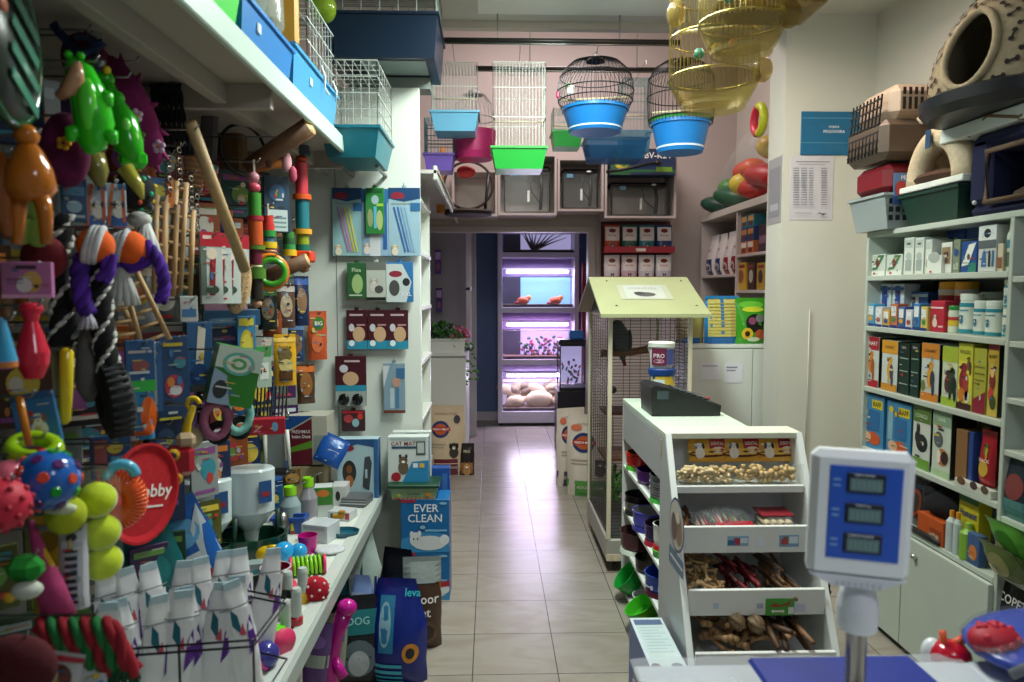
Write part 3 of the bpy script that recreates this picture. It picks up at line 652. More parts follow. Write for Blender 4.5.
# dark round basket
a = at(466, 190, Y=4.9)
t = thing('hanging_basket', 'dark round hanging basket left of the wall boxes', 'basket', (a.x, 5.4, at(466, 214, Y=5.3).z))
b = MB(); b.lathe([(0, 0), (.17, 0), (.19, .02), (.17, .035), (0, .03)], M('#2a1f18', 'w'), 24)
b.build('base', t); b = MB(); b.torus((0, 0, .22), .18, .01, M('#2a1a12', 'w'), 24, 6, (R(80), 0, 0)); b.tube([(.12, -.02, 0), (.15, -.02, .3)], .012, M('#1c1411')); b.build('hoop', t)
b = MB(); b.tube([(-.1, -.06, .0), (-.11, -.06, .3), (-.08, -.04, .45)], [.03, .035, .015], M('#b8762c', 'f')); b.build('orange_toy', label='long orange plush toy hanging left of the dark basket', cat='toy', loc=(a.x - .08, 5.1, at(460, 214, Y=5.1).z))
MB().ell((0, 0, 0), (.06, .03, .04), M('#c02a28')).build('red_feeder', label='small red feeder under the magenta tray', cat='feeder', loc=at(466, 172, Y=4.55))
# ================================================================ CAGES ON THE LOFT
LZ = lz + .021
def loft_box(label, y0, y1, h_, col, wires=None, x0=-.64, w_=.38):
    t = thing('small_pet_cage', label, 'pet cage', (x0 - w_ / 2, (y0 + y1) / 2, LZ))
    tray_mb(w_, y1 - y0 - .01, h_, M(col), .93).build('base', t)
    if wires: wb = MB(); wb.T = Matrix.Translation((0, .1, 0)); wire_box(w_ * .95, (y1 - y0) * .66, .24, M(wires), 5, 9, (0, .33, .66, 1), .0018, True, h_, wb).build('wire_frame', t)
    MB().box((w_ / 2 - .002, -.1, h_ * .6), (.006, .03, .03), M('#cfe0e6'), .004).build('latch', t)
    return t
loft_box('lime green cage base at the near end of the loft', 1.4, 1.93, .12, '#35c83c')
t = loft_box('bright blue cage base on the loft beside the lime green one', 1.94, 2.42, .13, '#1f74b8')
t = loft_box('light blue cage base with white wires at the far end of the loft', 2.43, 3.1, .16, '#3f92c4', '#c8d0cc')
b = MB(); b.tube([(.19, .05, .2), (.205, .05, .16), (.2, .06, .12), (.21, .08, .1)], .004, M('#e6ebe8')); b.build('clip', t); b = MB(); b.tube([(.19, .25, .2), (.205, .25, .16), (.2, .26, .12)], .004, M('#e6ebe8')); b.build('clip', t)
for i, (y, c_) in enumerate(((2.14, '#d4e0d8'), (2.32, '#cfdcd4'))):
    t = thing('clear_hamster_dome', ['cloudy clear plastic tub standing on the bright blue base, nearer one', 'cloudy clear plastic tub standing on the bright blue base, farther one'][i], 'tub', (-.74, y, LZ + .135))
    b = MB(); b.lathe([(0, 0), (.08, 0), (.1, .04), (.095, .2), (.05, .26), (0, .26)], M(c_, 'T'), 20); b.build('shell', t)
MB().box((0, 0, .13), (.2, .03, .26), M('#d8982c'), .01).build('plastic_sheet', label='yellow plastic panel standing behind the clear tubs on the loft', cat='panel', loc=(-.74, 2.5, LZ + .165))
b = MB(); b.torus((0, 0, .1), .09, .014, M('#34b83a'), 24, 8, (0, PI / 2, 0)); b.torus((0, .02, .1), .05, .008, M('#34b83a'), 18, 6, (0, PI / 2, 0)); b.wire((0, -.09, .1), (0, .09, .1), .006, M('#34b83a'))
for q in (-1, 1): b.tube([(0, q * .05, .02), (0, q * .1, -.1)], .01, M('#34b83a'))
b.build('hamster_wheel', label='green hamster wheel on the light blue loft cage', cat='hamster wheel', loc=(-.69, 2.75, LZ + .55))
MB().ell((0, 0, 0), (.05, .05, .06), M('#a8c83a', 'T')).build('exercise_ball', label='yellow green plastic ball at the top beside the navy cage', cat='ball', loc=at(324, 8, Y=3.0))
# teal cage beyond the loft end
t = thing('small_pet_cage', 'teal based white wire cage at the end of the loft, under the navy cage', 'pet cage', (-.6, 3.36, 2.075))
tray_mb(.25, .44, .13, M('#177080'), .82).build('base', t); wire_box(.24, .43, .27, M('#b4bab4'), 7, 6, (0, .25, .5, .75, 1), .0018, True, .13).build('wire_frame', t)
b = MB()
for q in (-.08, .08): b.bx(q - .008, q + .008, 0, .3, -.012, -.001, STEEL)
b.build('bracket', t)
t = thing('rodent_cage', 'large navy based cage on top of the white shelving panel', 'pet cage', (-.5, 3.6, 2.56))
tray_mb(.52, .46, .2, M('#0a2036', 'p'), .94).build('base', t)
MB().bx(-.1, .2, -.18, .04, -.004, -.001, M('#8a9a98')).build('floor_panel', t)
wire_box(.5, .44, .19, M('#a8b4ae'), 6, 18, (0, .5, 1), .0025, True, .2).build('wire_frame', t)
MB().bx(-.2, .2, -.06, .06, 0, .055, M('#7d8781')).build('riser_box', label='grey riser under the navy cage on the shelving top', cat='box', loc=(-.5, 3.73, 2.5))
# ================================================================ PARROT CAGE
X0, X1, Y0, Y1 = .623, 1.044, 3.75, 4.5
t = thing('parrot_cage', 'tall house shaped parrot cage with pale green roof on castors', 'bird cage', ((X0 + X1) / 2, (Y0 + Y1) / 2, 0))
hx, hy = (X1 - X0) / 2, (Y1 - Y0) / 2; CRM = M('#d8cfb4'); GR = M('#a9a79f')
b = MB(); b.bx(-hx - .01, hx + .01, -hy - .01, hy + .01, .06, .18, GR, .006); b.build('base', t)
b = MB(); b.bx(-hx - .012, -hx + .15, -hy - .014, -hy - .01, .065, .1, M('#d8c9ae', 'w')); b.build('base_strip', t)
MB().bx(-hx + .015, hx - .015, -hy + .015, hy - .015, .18, .186, M('#3c4a3c', 'p')).build('dropping_tray', t)
for i in (-1, 1):
    for j in (-1, 1):
        b = MB(); b.tube([(i * (hx - .04) - .01, j * (hy - .03), .028), (i * (hx - .04) + .01, j * (hy - .03), .028)], .027, M('#1c1c1c', 'r'), 12); b.bx(i * (hx - .04) - .014, i * (hx - .04) + .014, j * (hy - .03) - .01, j * (hy - .03) + .01, .03, .06, M('#333', 'm')); b.build('castor', t)
        MB().bx(i * hx - .011, i * hx + .011, j * hy - .011, j * hy + .011, .18, 1.37, CRM, .002).build('post', t)
WIR = M('#2b2a26', 'p')
def panel(p, q, nv):
    b = MB(); z = .2
    while z < 1.36: b.wire((p[0], p[1], z), (q[0], q[1], z), .0016, WIR); z += .0185
    for k in range(nv + 1):
        f = k / nv; b.wire((p[0] + (q[0] - p[0]) * f, p[1] + (q[1] - p[1]) * f, .19), (p[0] + (q[0] - p[0]) * f, p[1] + (q[1] - p[1]) * f, 1.36), .002, WIR)
    b.build('wire_panel', t)
panel((-hx, -hy), (hx, -hy), 4); panel((-hx, hy), (hx, hy), 4); panel((-hx, -hy), (-hx, hy), 9); panel((hx, -hy), (hx, hy), 7)
ez = at(650, 314, Y=3.65).z; rz_ = at(650, 277, Y=4.12).z
b = MB(); xa, xb = .557 - t.location.x, 1.122 - t.location.x; ya = 3.65 - t.location.y; yb = 4.62 - t.location.y; th_ = .014
for y_ in (ya, yb):
    vs = [(x, yy, zz) for x in (xa, xb) for yy, zz in ((y_, ez), (0, rz_), (0, rz_ - th_ * 1.3), (y_, ez - th_ * 1.3))]
    b.add(vs, [(0, 1, 2, 3), (4, 7, 6, 5), (0, 4, 5, 1), (3, 2, 6, 7), (0, 3, 7, 4), (1, 5, 6, 2)], M('#a4aa80', 'g') if y_ == ya else M('#a99a8c', 'p'))
b.build('roof', t)
for x in (-hx, hx): MB().add([(x, -hy, 1.37), (x, hy, 1.37), (x, 0, rz_ - .03)], [(0, 1, 2)], M('#4a443c')).build('gable_panel', t)
# sign on the roof front slope
sl = math.atan2(rz_ - ez, -ya); L_ = math.hypot(rz_ - ez, ya)
b = MB(); b.T = Matrix.Translation((0, ya, ez)) @ Matrix.Rotation(sl, 4, 'X')
def rq(u0, v0, u1, v1, z, m): b.add([(u0, v0 * L_, z), (u1, v0 * L_, z), (u1, v1 * L_, z), (u0, v1 * L_, z)], [(0, 1, 2, 3)], m)
rq(-.14, .36, .14, .76, .002, M('#aeb29c', 'g')); rq(-.105, .39, .105, .74, .0025, M('#b4bab0', 'g'))
b.add([(.07 * math.cos(a_) * .8, L_ * .49 + .03 * math.sin(a_), .003) for a_ in [i * PI / 8 for i in range(16)]], [tuple(range(16))], M('#4a4c48', 'c'))
b.add([(-.03 + .03 * math.cos(a_), L_ * .52 + .02 * math.sin(a_), .0034) for a_ in [i * PI / 8 for i in range(16)]], [tuple(range(16))], M('#2e302e', 'c'))
for k in range(9): rq(-.08 + k * .018, .63, -.07 + k * .018, .63 + .04 + .02 * (k % 2), .003, M('#8a908a', 'c'))
b.build('roof_notice', t)
b = MB()
for u in (-.18, .24):
    for v in (.2, .88):
        b = MB(); Tm = Matrix.Translation((0, ya, ez)) @ Matrix.Rotation(sl, 4, 'X'); p = Tm @ Vector((u, v * L_, .002)); b.ell(p, (.006, .006, .004), M('#7c7a66', 'm'), 8, 5); b.build('roof_screw', t)
b = MB(); b.tube([(-hx, -.05, at(600, 353, Y=4.1).z), (-.05, -.06, at(600, 352, Y=4.1).z), (.06, -.05, at(600, 349, Y=4.1).z), (hx, -.03, at(600, 350, Y=4.1).z)], [.022, .02, .022, .018], M('#7a5230', 'w'), 10); b.build('branch_perch', t)
MB().bx(-hx + .02, hx - .02, -.1, .2, at(600, 455, Y=4.1).z - .02, at(600, 455, Y=4.1).z, M('#8a5a34', 'w'), .003).build('wooden_shelf', t)
MB().bx(-hx + .03, -hx + .25, -.02, .2, at(600, 412, Y=4.1).z - .02, at(600, 412, Y=4.1).z, M('#6a3e28', 'w'), .003).build('wooden_shelf', t)
b = MB(); b.box((.0, -hy + .03, .68), (.05, .05, .09), M('#b8c4c4'), .006); b.box((.0, -hy + .004, .67), (.03, .01, .02), M('#eee')); b.build('feeder_box', t)
b = MB(); random.seed(5)
for k in range(10): b.tube([(random.uniform(-.15, .05), random.uniform(-.2, .0), .5), (random.uniform(-.17, .07), random.uniform(-.2, .0), .42), (random.uniform(-.17, .1), random.uniform(-.2, 0), .33)], .01, M(random.choice(['#3a7a34', '#2a5a2c', '#4e8a3a']), 'f'), 6)
b.build('green_rope_toy', t)
b = MB(); b.tube([(-hx + .02, -hy + .03, .98), (-hx + .02, -hy + .01, .98)], .02, M('#1a1816')); b.build('latch_knob', t)
# grey parrot
pz = at(600, 350, Y=4.1).z + .02; pw = at(621, 335, Y=4.08)
g = MB(); G1 = M('#55585c', 'f')
g.tube([(.015, .02, -.075), (.012, .01, -.05), (.008, 0, -.015), (0, -.004, .03), (-.004, -.008, .07), (-.012, -.012, .1), (-.022, -.02, .122), (-.03, -.026, .138), (-.034, -.03, .15)], [.014, .022, .038, .052, .05, .038, .032, .028, .01], G1, 14)
body = g.build('grey_parrot', label='grey parrot perched on the branch inside the tall cage', cat='parrot', loc=(pw.x, 4.08, pz), rot=(0, R(0), R(0)))
b = MB(); b.tube([(-.045, -.04, .136), (-.058, -.048, .132), (-.06, -.05, .12)], [.011, .007, .002], M('#17181a'), 8); b.build('beak', body)
for q in (-1, 1):
    b = MB(); b.ell((.006 + q * .043, -.004, .03), (.014, .034, .07), M('#3c3f44', 'f'), 10, 7, (0, 0, 0)); b.build('wing', body)
    b = MB(); b.tube([(q * .015, -.015, 0), (q * .015, -.02, -.02), (q * .015, -.04, -.024)], .005, M('#4a4a48'), 6); b.build('foot', body)
    MB().ell((-.033 + q * .018, -.042, .14), .004, M('#e8dfae', 'g'), 8, 5).build('eye', body)
b = MB(); b.tube([(.014, .02, -.06), (.03, .03, -.11)], [.012, .01], M('#7a2420', 'f'), 8); b.build('tail', body)
# ================================================================ COUNTER
CX = .65; CZ = .972
TOPM = wall_mat('counter_top', '#cfe0cc', .3, .02); CW = wall_mat('counter_white', '#e2e4e0', .35, .02); CG = wall_mat('counter_grey', '#b8bbbb', .4, .02)
t = thing('sales_counter', 'white sales counter with pale green top and open bowl shelves on the aisle side', 'counter', (.825, 3.15, 0))
ox, oy = .825, 3.15
def cb(n, x0, x1, y0, y1, z0, z1, m, ch=.002): return MB().bx(x0 - ox, x1 - ox, y0 - oy, y1 - oy, z0, z1, m, ch).build(n, t)
cb('top', CX, 1.01, 2.775, 3.52, CZ - .025, CZ, TOPM, .003); cb('apron', CX, CX + .018, 2.722, 3.5, .775, CZ - .025, CG)
cb('back_panel', .98, 1.0, 2.775, 3.5, 0, CZ - .025, CW); cb('end_panel', CX, .98, 3.5, 3.518, 0, CZ - .025, CW)
cb('inner_panel', CX + .2, CX + .215, 2.78, 3.5, .03, .775, CW)
BZ = [.645, .43, .25, .03]
for z in BZ: cb('shelf', CX + .003, CX + .2, 2.722, 3.499, z - .018, z, WHITE)
# slanted treat display
t = thing('treat_display', 'white slanted display with trays of dog chews in front of the counter', 'display stand', (.89, 2.6, 0))
ox, oy = .89, 2.6
def YF(z): return 2.32 + (z - .316) * .33 / .664
for x0, x1 in ((CX, CX + .022), (1.143, 1.165)):
    b = MB(); pl = [(YF(0) - oy, 0), (2.72 - oy if x0 < .7 else 2.77 - oy, 0), (2.72 - oy if x0 < .7 else 2.77 - oy, CZ - .0255), (YF(CZ) - oy, CZ - .0225)]
    b.T = Matrix.Rotation(PI / 2, 4, 'Z'); b.prism(pl, -(x1 - ox), -(x0 - ox), CW if x0 > .7 else CG); b.build('side_panel', t)
    b = MB(); p0 = (x0 - ox - .001, YF(0) - oy - .004, 0); b.add([(x0 - ox, YF(0) - oy - .002, 0), (x1 - ox, YF(0) - oy - .002, 0), (x1 - ox, YF(CZ) - oy - .002, CZ), (x0 - ox, YF(CZ) - oy - .002, CZ)], [(0, 1, 2, 3)], M('#eef2ee')); b.build('edge_band', t)
cb('top', CX, 1.165, YF(CZ) + .0, 2.774, CZ - .022, CZ, M('#d9dbc8')); cb('back_board', CX + .022, 1.143, 2.755, 2.773, .0, CZ - .022, M('#cfd0d6'))
tx0, tx1 = CX + .023, 1.142
TR = [(.79, .0), (.6, .075), (.415, .07), (.23, .08)]
for k, (z, lip) in enumerate(TR):
    yf = YF(z) + .012
    b = MB(); b.bx(tx0 - ox, tx1 - ox, yf - oy, 2.754 - oy, z - .018, z, CW, .002)
    if lip: b.bx(tx0 - ox, tx1 - ox, yf - oy - .01, yf - oy + .006, z - .02, z + lip, CW, .002)
    else: b.bx(tx0 - ox, tx1 - ox, yf - oy - .01, yf - oy + .006, z - .022, z + .004, CW, .002)
    b.build('tray_shelf', t)
MB().bx(tx0 - ox, tx1 - ox, YF(.8) + .006 - oy, YF(.8) + .010 - oy, .795, .87, M('#d0dcd8', 'G')).build('glass_lip', t)
for z in (.6, .415, .23): MB().bx(1.0 - ox - .004, 1.0 - ox, YF(z) + .04 - oy, 2.74 - oy, z, z + .13, M('#cfd8d4', 'G')).build('glass_divider', t) if z == .415 else None
# price cards on the lips
for px, py, w_, h_, c_, D in ((738, 541, .075, .036, '#8fb4cc', [('r', .3, .1, .6, .8, '#b03a4a'), ('r', .02, .1, .35, .6, '#3a6a9a'), ('r', .6, .3, .95, .8, '#cfe0ec')]), (789, 541, .07, .042, '#7aa4c4', [('r', .1, .2, .45, .7, '#b84a4a'), ('r', .5, .3, .95, .9, '#d8e6f0'), ('r', .2, .7, .45, .9, '#8a6a4a')]), (760, 542, .03, .03, '#dfe4f0', []),
                       (780, 607, .1, .06, '#4a9a3c', [('p', [(.1, .55), (.35, .75), (.45, .6), (.9, .8), (.8, .6), (.4, .5)], '#a03a2c'), ('r', .25, .2, .6, .32, '#e8e8d8'), ('e', .25, .26, .05, .09, '#e8e8d8'), ('e', .6, .26, .05, .09, '#e8e8d8'), ('r', .78, .1, .97, .5, '#dfe6e0')]),
                       (716, 606, .018, .02, '#b8c8e0', []), (760, 606, .022, .018, '#a8b0c0', []), (800, 608, .04, .03, '#c8cce0', [])):
    zz = at(px, py, Y=2.45).z; yy = YF(.6 if py < 570 else .415) + .0005
    yy = YF(.6) - .0 if py < 570 else YF(.415)
    p = at(px, py, Y=yy)
    carton_mb(w_, .0012, h_, c_, D).build('price_card', t, loc=(p.x - ox, yy - oy + .0005, p.z - h_ / 2))
# stickers on the grey side
b = MB(); b.T = Matrix.Translation((CX - ox - .001, at(677, 525, X=CX).y - oy, at(677, 525, X=CX).z)) @ Matrix.Rotation(PI / 2, 4, 'Z') @ Matrix.Rotation(PI / 2, 4, 'X')
def osv(cx, cy, rx, ry, z, m): b.add([(cx + rx * math.cos(i * PI / 12), cy + ry * math.sin(i * PI / 12), -z) for i in range(24)], [tuple(range(24))], m)
osv(0, 0, .1, .095, .0, M('#39506e')); osv(0, 0, .09, .086, .0006, M('#c8c0b8')); osv(-.03, -.01, .045, .055, .0012, M('#8a6a52')); osv(.035, -.015, .035, .05, .0018, M('#5a4438')); osv(-.02, .03, .028, .02, .0024, M('#e0d2c0'))
b.add([(-.1, -.16, -.0006), (.1, -.16, -.0006), (.1, -.1, -.0006), (-.1, -.1, -.0006)], [(0, 1, 2, 3)], M('#4a6a8a')); b.add([(-.09, -.135, -.001), (.08, -.135, -.001), (.08, -.125, -.001), (-.09, -.125, -.001)], [(0, 1, 2, 3)], M('#d8dce0'))
b.build('oval_sticker', t)
p = at(661, 447, X=CX); MB().bx(-.001, 0, -.012, .012, -.03, .03, M('#c2b48a', 'c')).build('small_sticker', t, loc=(CX - ox - .0005, p.y - oy, p.z))
# --- chews (individual pieces)
random.seed(11)
def scatter(n, x0, x1, y0, y1, z0, make, name, label, cat, group, tilt=.5, slope=.25, pile=.05, long_y=False):
    ps = [make(k) for k in range(3)]
    for k in range(n):
        x = random.uniform(x0, x1); y = random.uniform(y0, y1); z = z0 + (y - y0) * slope + random.uniform(.0, pile)
        rot = (random.uniform(-tilt, tilt) * .5 + (slope if long_y else 0), random.uniform(-tilt, tilt), random.uniform(-.25, .25) + PI / 2 if long_y else random.uniform(0, PI))
        o = ps[k % 3]
        if k < 3:
            o.location = (x, y, z); o.rotation_euler = rot; props(o, label, cat, group)
        else: dup(o, (x, y, z), label=label, group=group, rot=rot)
def biscuit(k):
    c_ = ['#d2b98a', '#c8a974', '#dcc79c'][k]
    return MB().tube([(-.019, 0, 0), (-.015, 0, 0), (.015, 0, 0), (.019, 0, 0)], [.004, .0065, .0065, .004], M(c_, 'r'), 8).build('dog_biscuit')
def disc(k):
    b = MB(); b.tube([(-.007, 0, 0), (.007, 0, 0)], .0105, M(['#c9a56a', '#b8955c', '#d0b27c'][k], 'r'), 10); return b.build('round_dog_biscuit')
def bone(s_, cols, name='rawhide_bone'):
    def f(k):
        m = M(cols[k % len(cols)], 'r'); b = MB()
        b.tube([(-s_, 0, 0), (-s_ * .7, 0, 0), (s_ * .7, 0, 0), (s_, 0, 0)], [s_ * .22, s_ * .17, s_ * .17, s_ * .22], m, 8)
        for q in (-1, 1):
            for j in (-1, 1): b.ell((q * s_, j * s_ * .2, 0), (s_ * .26, s_ * .24, s_ * .22), m, 8, 5)
        return b.build(name)
    return f
def stick(l, r_, cols, name):
    return lambda k: MB().tube([(-l, 0, 0), (-l * .3, .002, .001), (l * .4, -.002, 0), (l, 0, 0)], [r_ * .8, r_, r_ * .9, r_ * .7], M(cols[k % len(cols)], 'r'), 6).build(name)
yf = YF(.79) + .035
scatter(120, tx0 + .02, .88, yf, 2.62, .8, biscuit, 'dog_biscuit', 'pale finger shaped dog biscuit heaped in the left half of the top tray', 'dog biscuit', 'finger biscuits in the top tray', pile=.045)
scatter(75, .87, tx1 - .02, yf, 2.62, .803, disc, 'round_dog_biscuit', 'round golden dog biscuit heaped in the right half of the top tray', 'dog biscuit', 'round biscuits in the top tray', pile=.045)
for i, px in enumerate((707, 741, 776)):
    p = at(px, 470, Y=2.69)
    pouch('dog_treat_pack', ['left', 'middle', 'right'][i] + ' of the three yellow and red treat packs in the top tray', 'treat pack', (p.x, 2.69, .852), .14, .105, .03, '#d9a23a',
          [('r', 0, .82, 1, 1, '#2a5aa0'), ('r', .55, .35, 1, .82, '#a8243a'), ('e', .8, .42, .2, .12, '#e8d8c0'), ('e', .5, .28, .5, .12, '#5a2a20'), ('e', .45, .36, .5, .12, '#e8b84a'), ('dog', .28, .55, .42, '#ece4da', '#1c1816'), ('t', .77, .66, .12, 'DENTAL', '#f2e8dc', .36), ('t', .2, .9, .1, 'TRIXIE', '#e8eef4', .3)], group='yellow treat packs in the top tray', rot=(R(-12), 0, 0))
y2 = YF(.6) + .04
scatter(22, tx0 + .03, .74, y2 + .03, 2.66, .61, stick(.05, .006, ['#5a3420', '#6e4228', '#4a2a1a'], 'dried_meat_stick'), '', 'dark brown dried meat stick at the left of the second tray', 'dog chew', 'dark sticks in the second tray', pile=.05, long_y=True)
t2 = thing('chew_stick_bag', 'clear bag of red and white chew sticks in the second tray', 'treat bag', (.84, 2.58, .605))
b = MB(); b.ell((0, 0, .055), (.12, .1, .055), M('#dfe6ec', 't'), 20, 10); b.build('clear_bag', t2)
random.seed(2)
for k in range(60):
    x = random.uniform(-.1, .1); z = .02 + random.uniform(0, .06) * (1 - abs(x) * 5)
    MB().tube([(x, -.075 + abs(x) * .3, z), (x + .01, .05, z + .01)], .005, M(random.choice(['#a01c30', '#c8a898', '#a01c30', '#b83a48', '#4a7a34'] if x < .05 else ['#5a8a3a', '#d8d8b8', '#7aa04a']), 'r'), 6).build('chew_stick', t2)
t2 = thing('chew_roll_pack', 'clear pack of cream rolls with red wrapping at the right of the second tray', 'treat bag', (1.03, 2.56, .605))
for k in range(12):
    x = (k % 4) * .026 - .045; z = .02 + (k // 4) * .024; b = MB()
    b.tube([(x, -.07, z), (x, .03, z)], .0125, M('#cdbb94', 'r'), 10); b.tube([(x, -.0705, z), (x, -.072, z)], .006, M('#8a5a3a', 'r'), 8); b.build('chew_roll', t2)
b = MB(); b.box((0, -.02, .045), (.125, .12, .085), M('#d8dce0', 't'), .02); b.build('clear_wrap', t2); MB().box((.0, -.0, .092), (.12, .1, .006), M('#8a2a34', 'l'), .002).build('red_band', t2)
MB().box((0, 0, 0), (.14, .05, .02), M('#a82430', 'l'), .006).build('red_strip_pack', label='flat red pack lying in front of the clear bag of chew sticks', cat='treat pack', loc=(.87, y2 + .005, .665))
y3 = YF(.415) + .04
scatter(34, tx0 + .04, .82, y3 + .03, 2.66, .43, bone(.03, ['#b89468', '#a88050', '#c8a878']), '', 'small pale rawhide bone heaped at the left of the third tray', 'dog chew', 'small bones in the third tray', pile=.06)
scatter(26, .83, .935, y3 + .03, 2.6, .43, stick(.07, .009, ['#6a1418', '#82202a', '#4a1014'], 'dried_red_stick'), '', 'dark red glossy chew stick lying in the middle of the third tray', 'dog chew', 'red sticks in the third tray', pile=.05, tilt=.15, long_y=True)
scatter(28, .99, 1.06, y3 + .03, 2.6, .43, stick(.08, .008, ['#7a5232', '#8a6440', '#5e3c24'], 'brown_chew_stick'), '', 'long brown chew stick lying at the right of the third tray', 'dog chew', 'brown sticks in the third tray', pile=.05, tilt=.15, long_y=True)
y4 = YF(.23) + .04
scatter(30, tx0 + .05, 1.0, y4 + .05, 2.66, .27, bone(.055, ['#8e6c48', '#a07c54', '#6e4e34'], 'large_rawhide_bone'), '', 'large brown chewing bone heaped in the lowest tray', 'dog chew', 'large bones in the lowest tray', pile=.07)
def knot(k):
    b = MB(); m = M(['#8a7458', '#9a8468', '#7a6248'][k], 'r'); b.ell((0, 0, 0), (.032, .03, .028), m, 12, 8); b.torus((0, 0, 0), .026, .01, m, 14, 6, (.6, .3, 0)); b.torus((0, 0, 0), .026, .009, m, 14, 6, (1.4, -.5, 0)); return b.build('knotted_chew')
scatter(9, .82, .93, y4 + .0, 2.56, .31, knot, '', 'knotted round chew on top of the bones in the lowest tray', 'dog chew', 'knotted chews in the lowest tray', pile=.06)
scatter(12, .95, 1.07, y4 + .04, 2.62, .29, stick(.11, .011, ['#5a3e28', '#7a5638', '#4a3020'], 'long_chew_stick'), '', 'long thick brown stick at the right of the lowest tray', 'dog chew', 'long sticks in the lowest tray', pile=.07, tilt=.3, long_y=True)
# --- things on the counter
t = thing('card_terminal', 'black cash register terminal on the counter top', 'cash register', (at(677, 405, Y=3.15).x, 3.1, CZ + .001))
b = MB(); b.prism([(-.145, .0), (.145, .0), (.15, .045), (-.06, .115), (-.13, .13), (-.15, .12)], -.1, .12, M('#171a1a')); b.build('body', t)
b = MB(); b.T = Matrix.Translation((-.06, 0, .115)) @ Matrix.Rotation(R(18.5), 4, 'Y')
for i in range(6):
    for j in range(4): b.box((.03 + i * .026, -.06 + j * .035, .004), (.018, .022, .008), M('#3a4040'), .002)
b.build('keys', t)
MB().box((-.1, -.101, .09), (.05, .003, .035), M('#4a5656', 'g')).build('display', t)
b = MB(); b.box((-.03, .0, -.012), (.27, .2, .02), M('#222'), .004)
t = thing('round_tub', 'white tub with burgundy label and lid, topmost behind the register', 'tub', (at(663, 350, Y=3.35).x, 3.38, CZ + .167))
b = MB(); b.lathe([(0, 0), (.05, 0), (.058, .1), (0, .1)], M('#e2e6e2')); deco(b, .116, .1, [('r', .05, .15, .6, .95, '#6e2440'), ('t', .3, .6, .2, 'PRO', '#e8dce0', .4), ('r', .6, .2, .95, .9, '#4a5a9a'), ('e', .3, .35, .2, .1, '#b890a0')], lambda u, v: -.058 * math.sqrt(max(0, 1 - (2 * u - 1) ** 2)) - .001); b.build('body', t)
MB().lathe([(0, .1), (.062, .1), (.063, .118), (.058, .122), (0, .122)], M('#dfe6d8')).build('lid', t)
MB().torus((0, -.0, .1), .063, .002, M('#eee'), 20, 5, (R(-50), 0, 0), 0, PI).build('handle', t)
t = thing('round_tub', 'yellow and blue tub with dark blue lid under the white tub', 'tub', (at(663, 350, Y=3.35).x + .003, 3.38, CZ + .001))
b = MB(); b.lathe([(0, 0), (.055, 0), (.06, .135), (0, .135)], M('#2458a0')); deco(b, .12, .135, [('r', .03, .3, .97, .96, '#d8b83a'), ('r', .1, .35, .5, .85, '#dce8ea')], lambda u, v: -.06 * math.sqrt(max(0, 1 - (2 * u - 1) ** 2)) - .001); b.build('body', t)
MB().lathe([(0, .135), (.065, .135), (.066, .16), (.06, .165), (0, .165)], M('#1a3f80')).build('lid', t)
jar('small_bottle', 'small bottle with red cap at the right edge of the counter', 'bottle', (.972, 3.2, CZ + .001), .014, .05, '#c8d4c8', '#b81c28', neck=.013)
# --- bowls on the side shelves
def bowl(label, x, y, z, r_, h_, c1, base=None, inner=None, tilt=0, rib=False, kind='g', cat='pet bowl', deep=.85):
    t = thing('pet_bowl', label, cat, (x, y, z), rot=(0, tilt, 0))
    b = MB(); bowl_lathe(b, r_, h_, M(c1, kind), deep, .003, 28, M(inner or c1, kind), z0=.012 if base else 0)
    if rib:
        for q in (.35, .6, .85): b.torus((0, 0, .012 + h_ * q), r_ * (.94 + .05 * q), .003, M('#c0c4c6', 'm'), 28, 5)
    b.torus((0, 0, h_ + (.012 if base else 0)), r_, .003, M(c1, kind), 28, 6); b.build('dish', t)
    if base: MB().lathe([(r_ * .5, 0), (r_ * 1.02, 0), (r_ * .97, .018), (r_ * .85, .022)], M(base, 'p'), 28).build('rubber_base', t)
    return t
xb = CX + .07
bowl('red pet bowl with green foot on the top bowl shelf, far end', xb, 3.41, BZ[0], .07, .06, '#c8281e', '#5ab83a')
bowl('orange red bowl nested in the far red bowl', xb, 3.41, BZ[0] + .042, .066, .04, '#d8401e', inner='#8a4a2a')
bowl('purple pet bowl in the middle of the top bowl shelf', xb, 3.16, BZ[0], .07, .06, '#5a2a78')
for k in range(3): bowl(['lowest', 'middle', 'topmost'][k] + ' ribbed steel bowl of the stack on the top bowl shelf', xb, 2.88, BZ[0] + k * .032, .072, .045, '#9a9c9c', '#4ac04a' if k == 0 else None, '#3a3c3c', rib=(k < 2), kind='m')
bowl('steel bowl at the far end of the second bowl shelf', xb, 3.4, BZ[1], .075, .05, '#8c8a88', '#232323', kind='m')
bowl('dark bowl nested on the far steel bowl', xb - .005, 3.4, BZ[1] + .045, .07, .05, '#2c2a2c', inner='#6a6866', kind='m')
bowl('violet blue bowl with steel inside on the second shelf', xb - .005, 3.17, BZ[1], .078, .075, '#5252b8', '#3a3a90', '#a0a0a0')
bowl('dark purple bowl with red foot on the second shelf', xb, 2.98, BZ[1], .07, .075, '#3a2458', '#a82038', '#4a3a3a')
bowl('white bowl with red and green base near the corner of the second shelf', xb - .015, 2.84, BZ[1] + .03, .05, .09, '#e6e8e0', '#c8202c', '#3a3634')
bowl('green dish under the white bowl near the corner', xb - .015, 2.84, BZ[1], .052, .028, '#4cc23c')
bowl('maroon and white bowl with green stripe on the third shelf', xb - .015, 3.38, BZ[2], .085, .09, '#4a1c28', '#dfe8d8', '#6a5050')
bowl('dark steel bowl in the middle of the third shelf', xb, 3.14, BZ[2], .075, .06, '#3a3634', None, '#8a8682', kind='m')
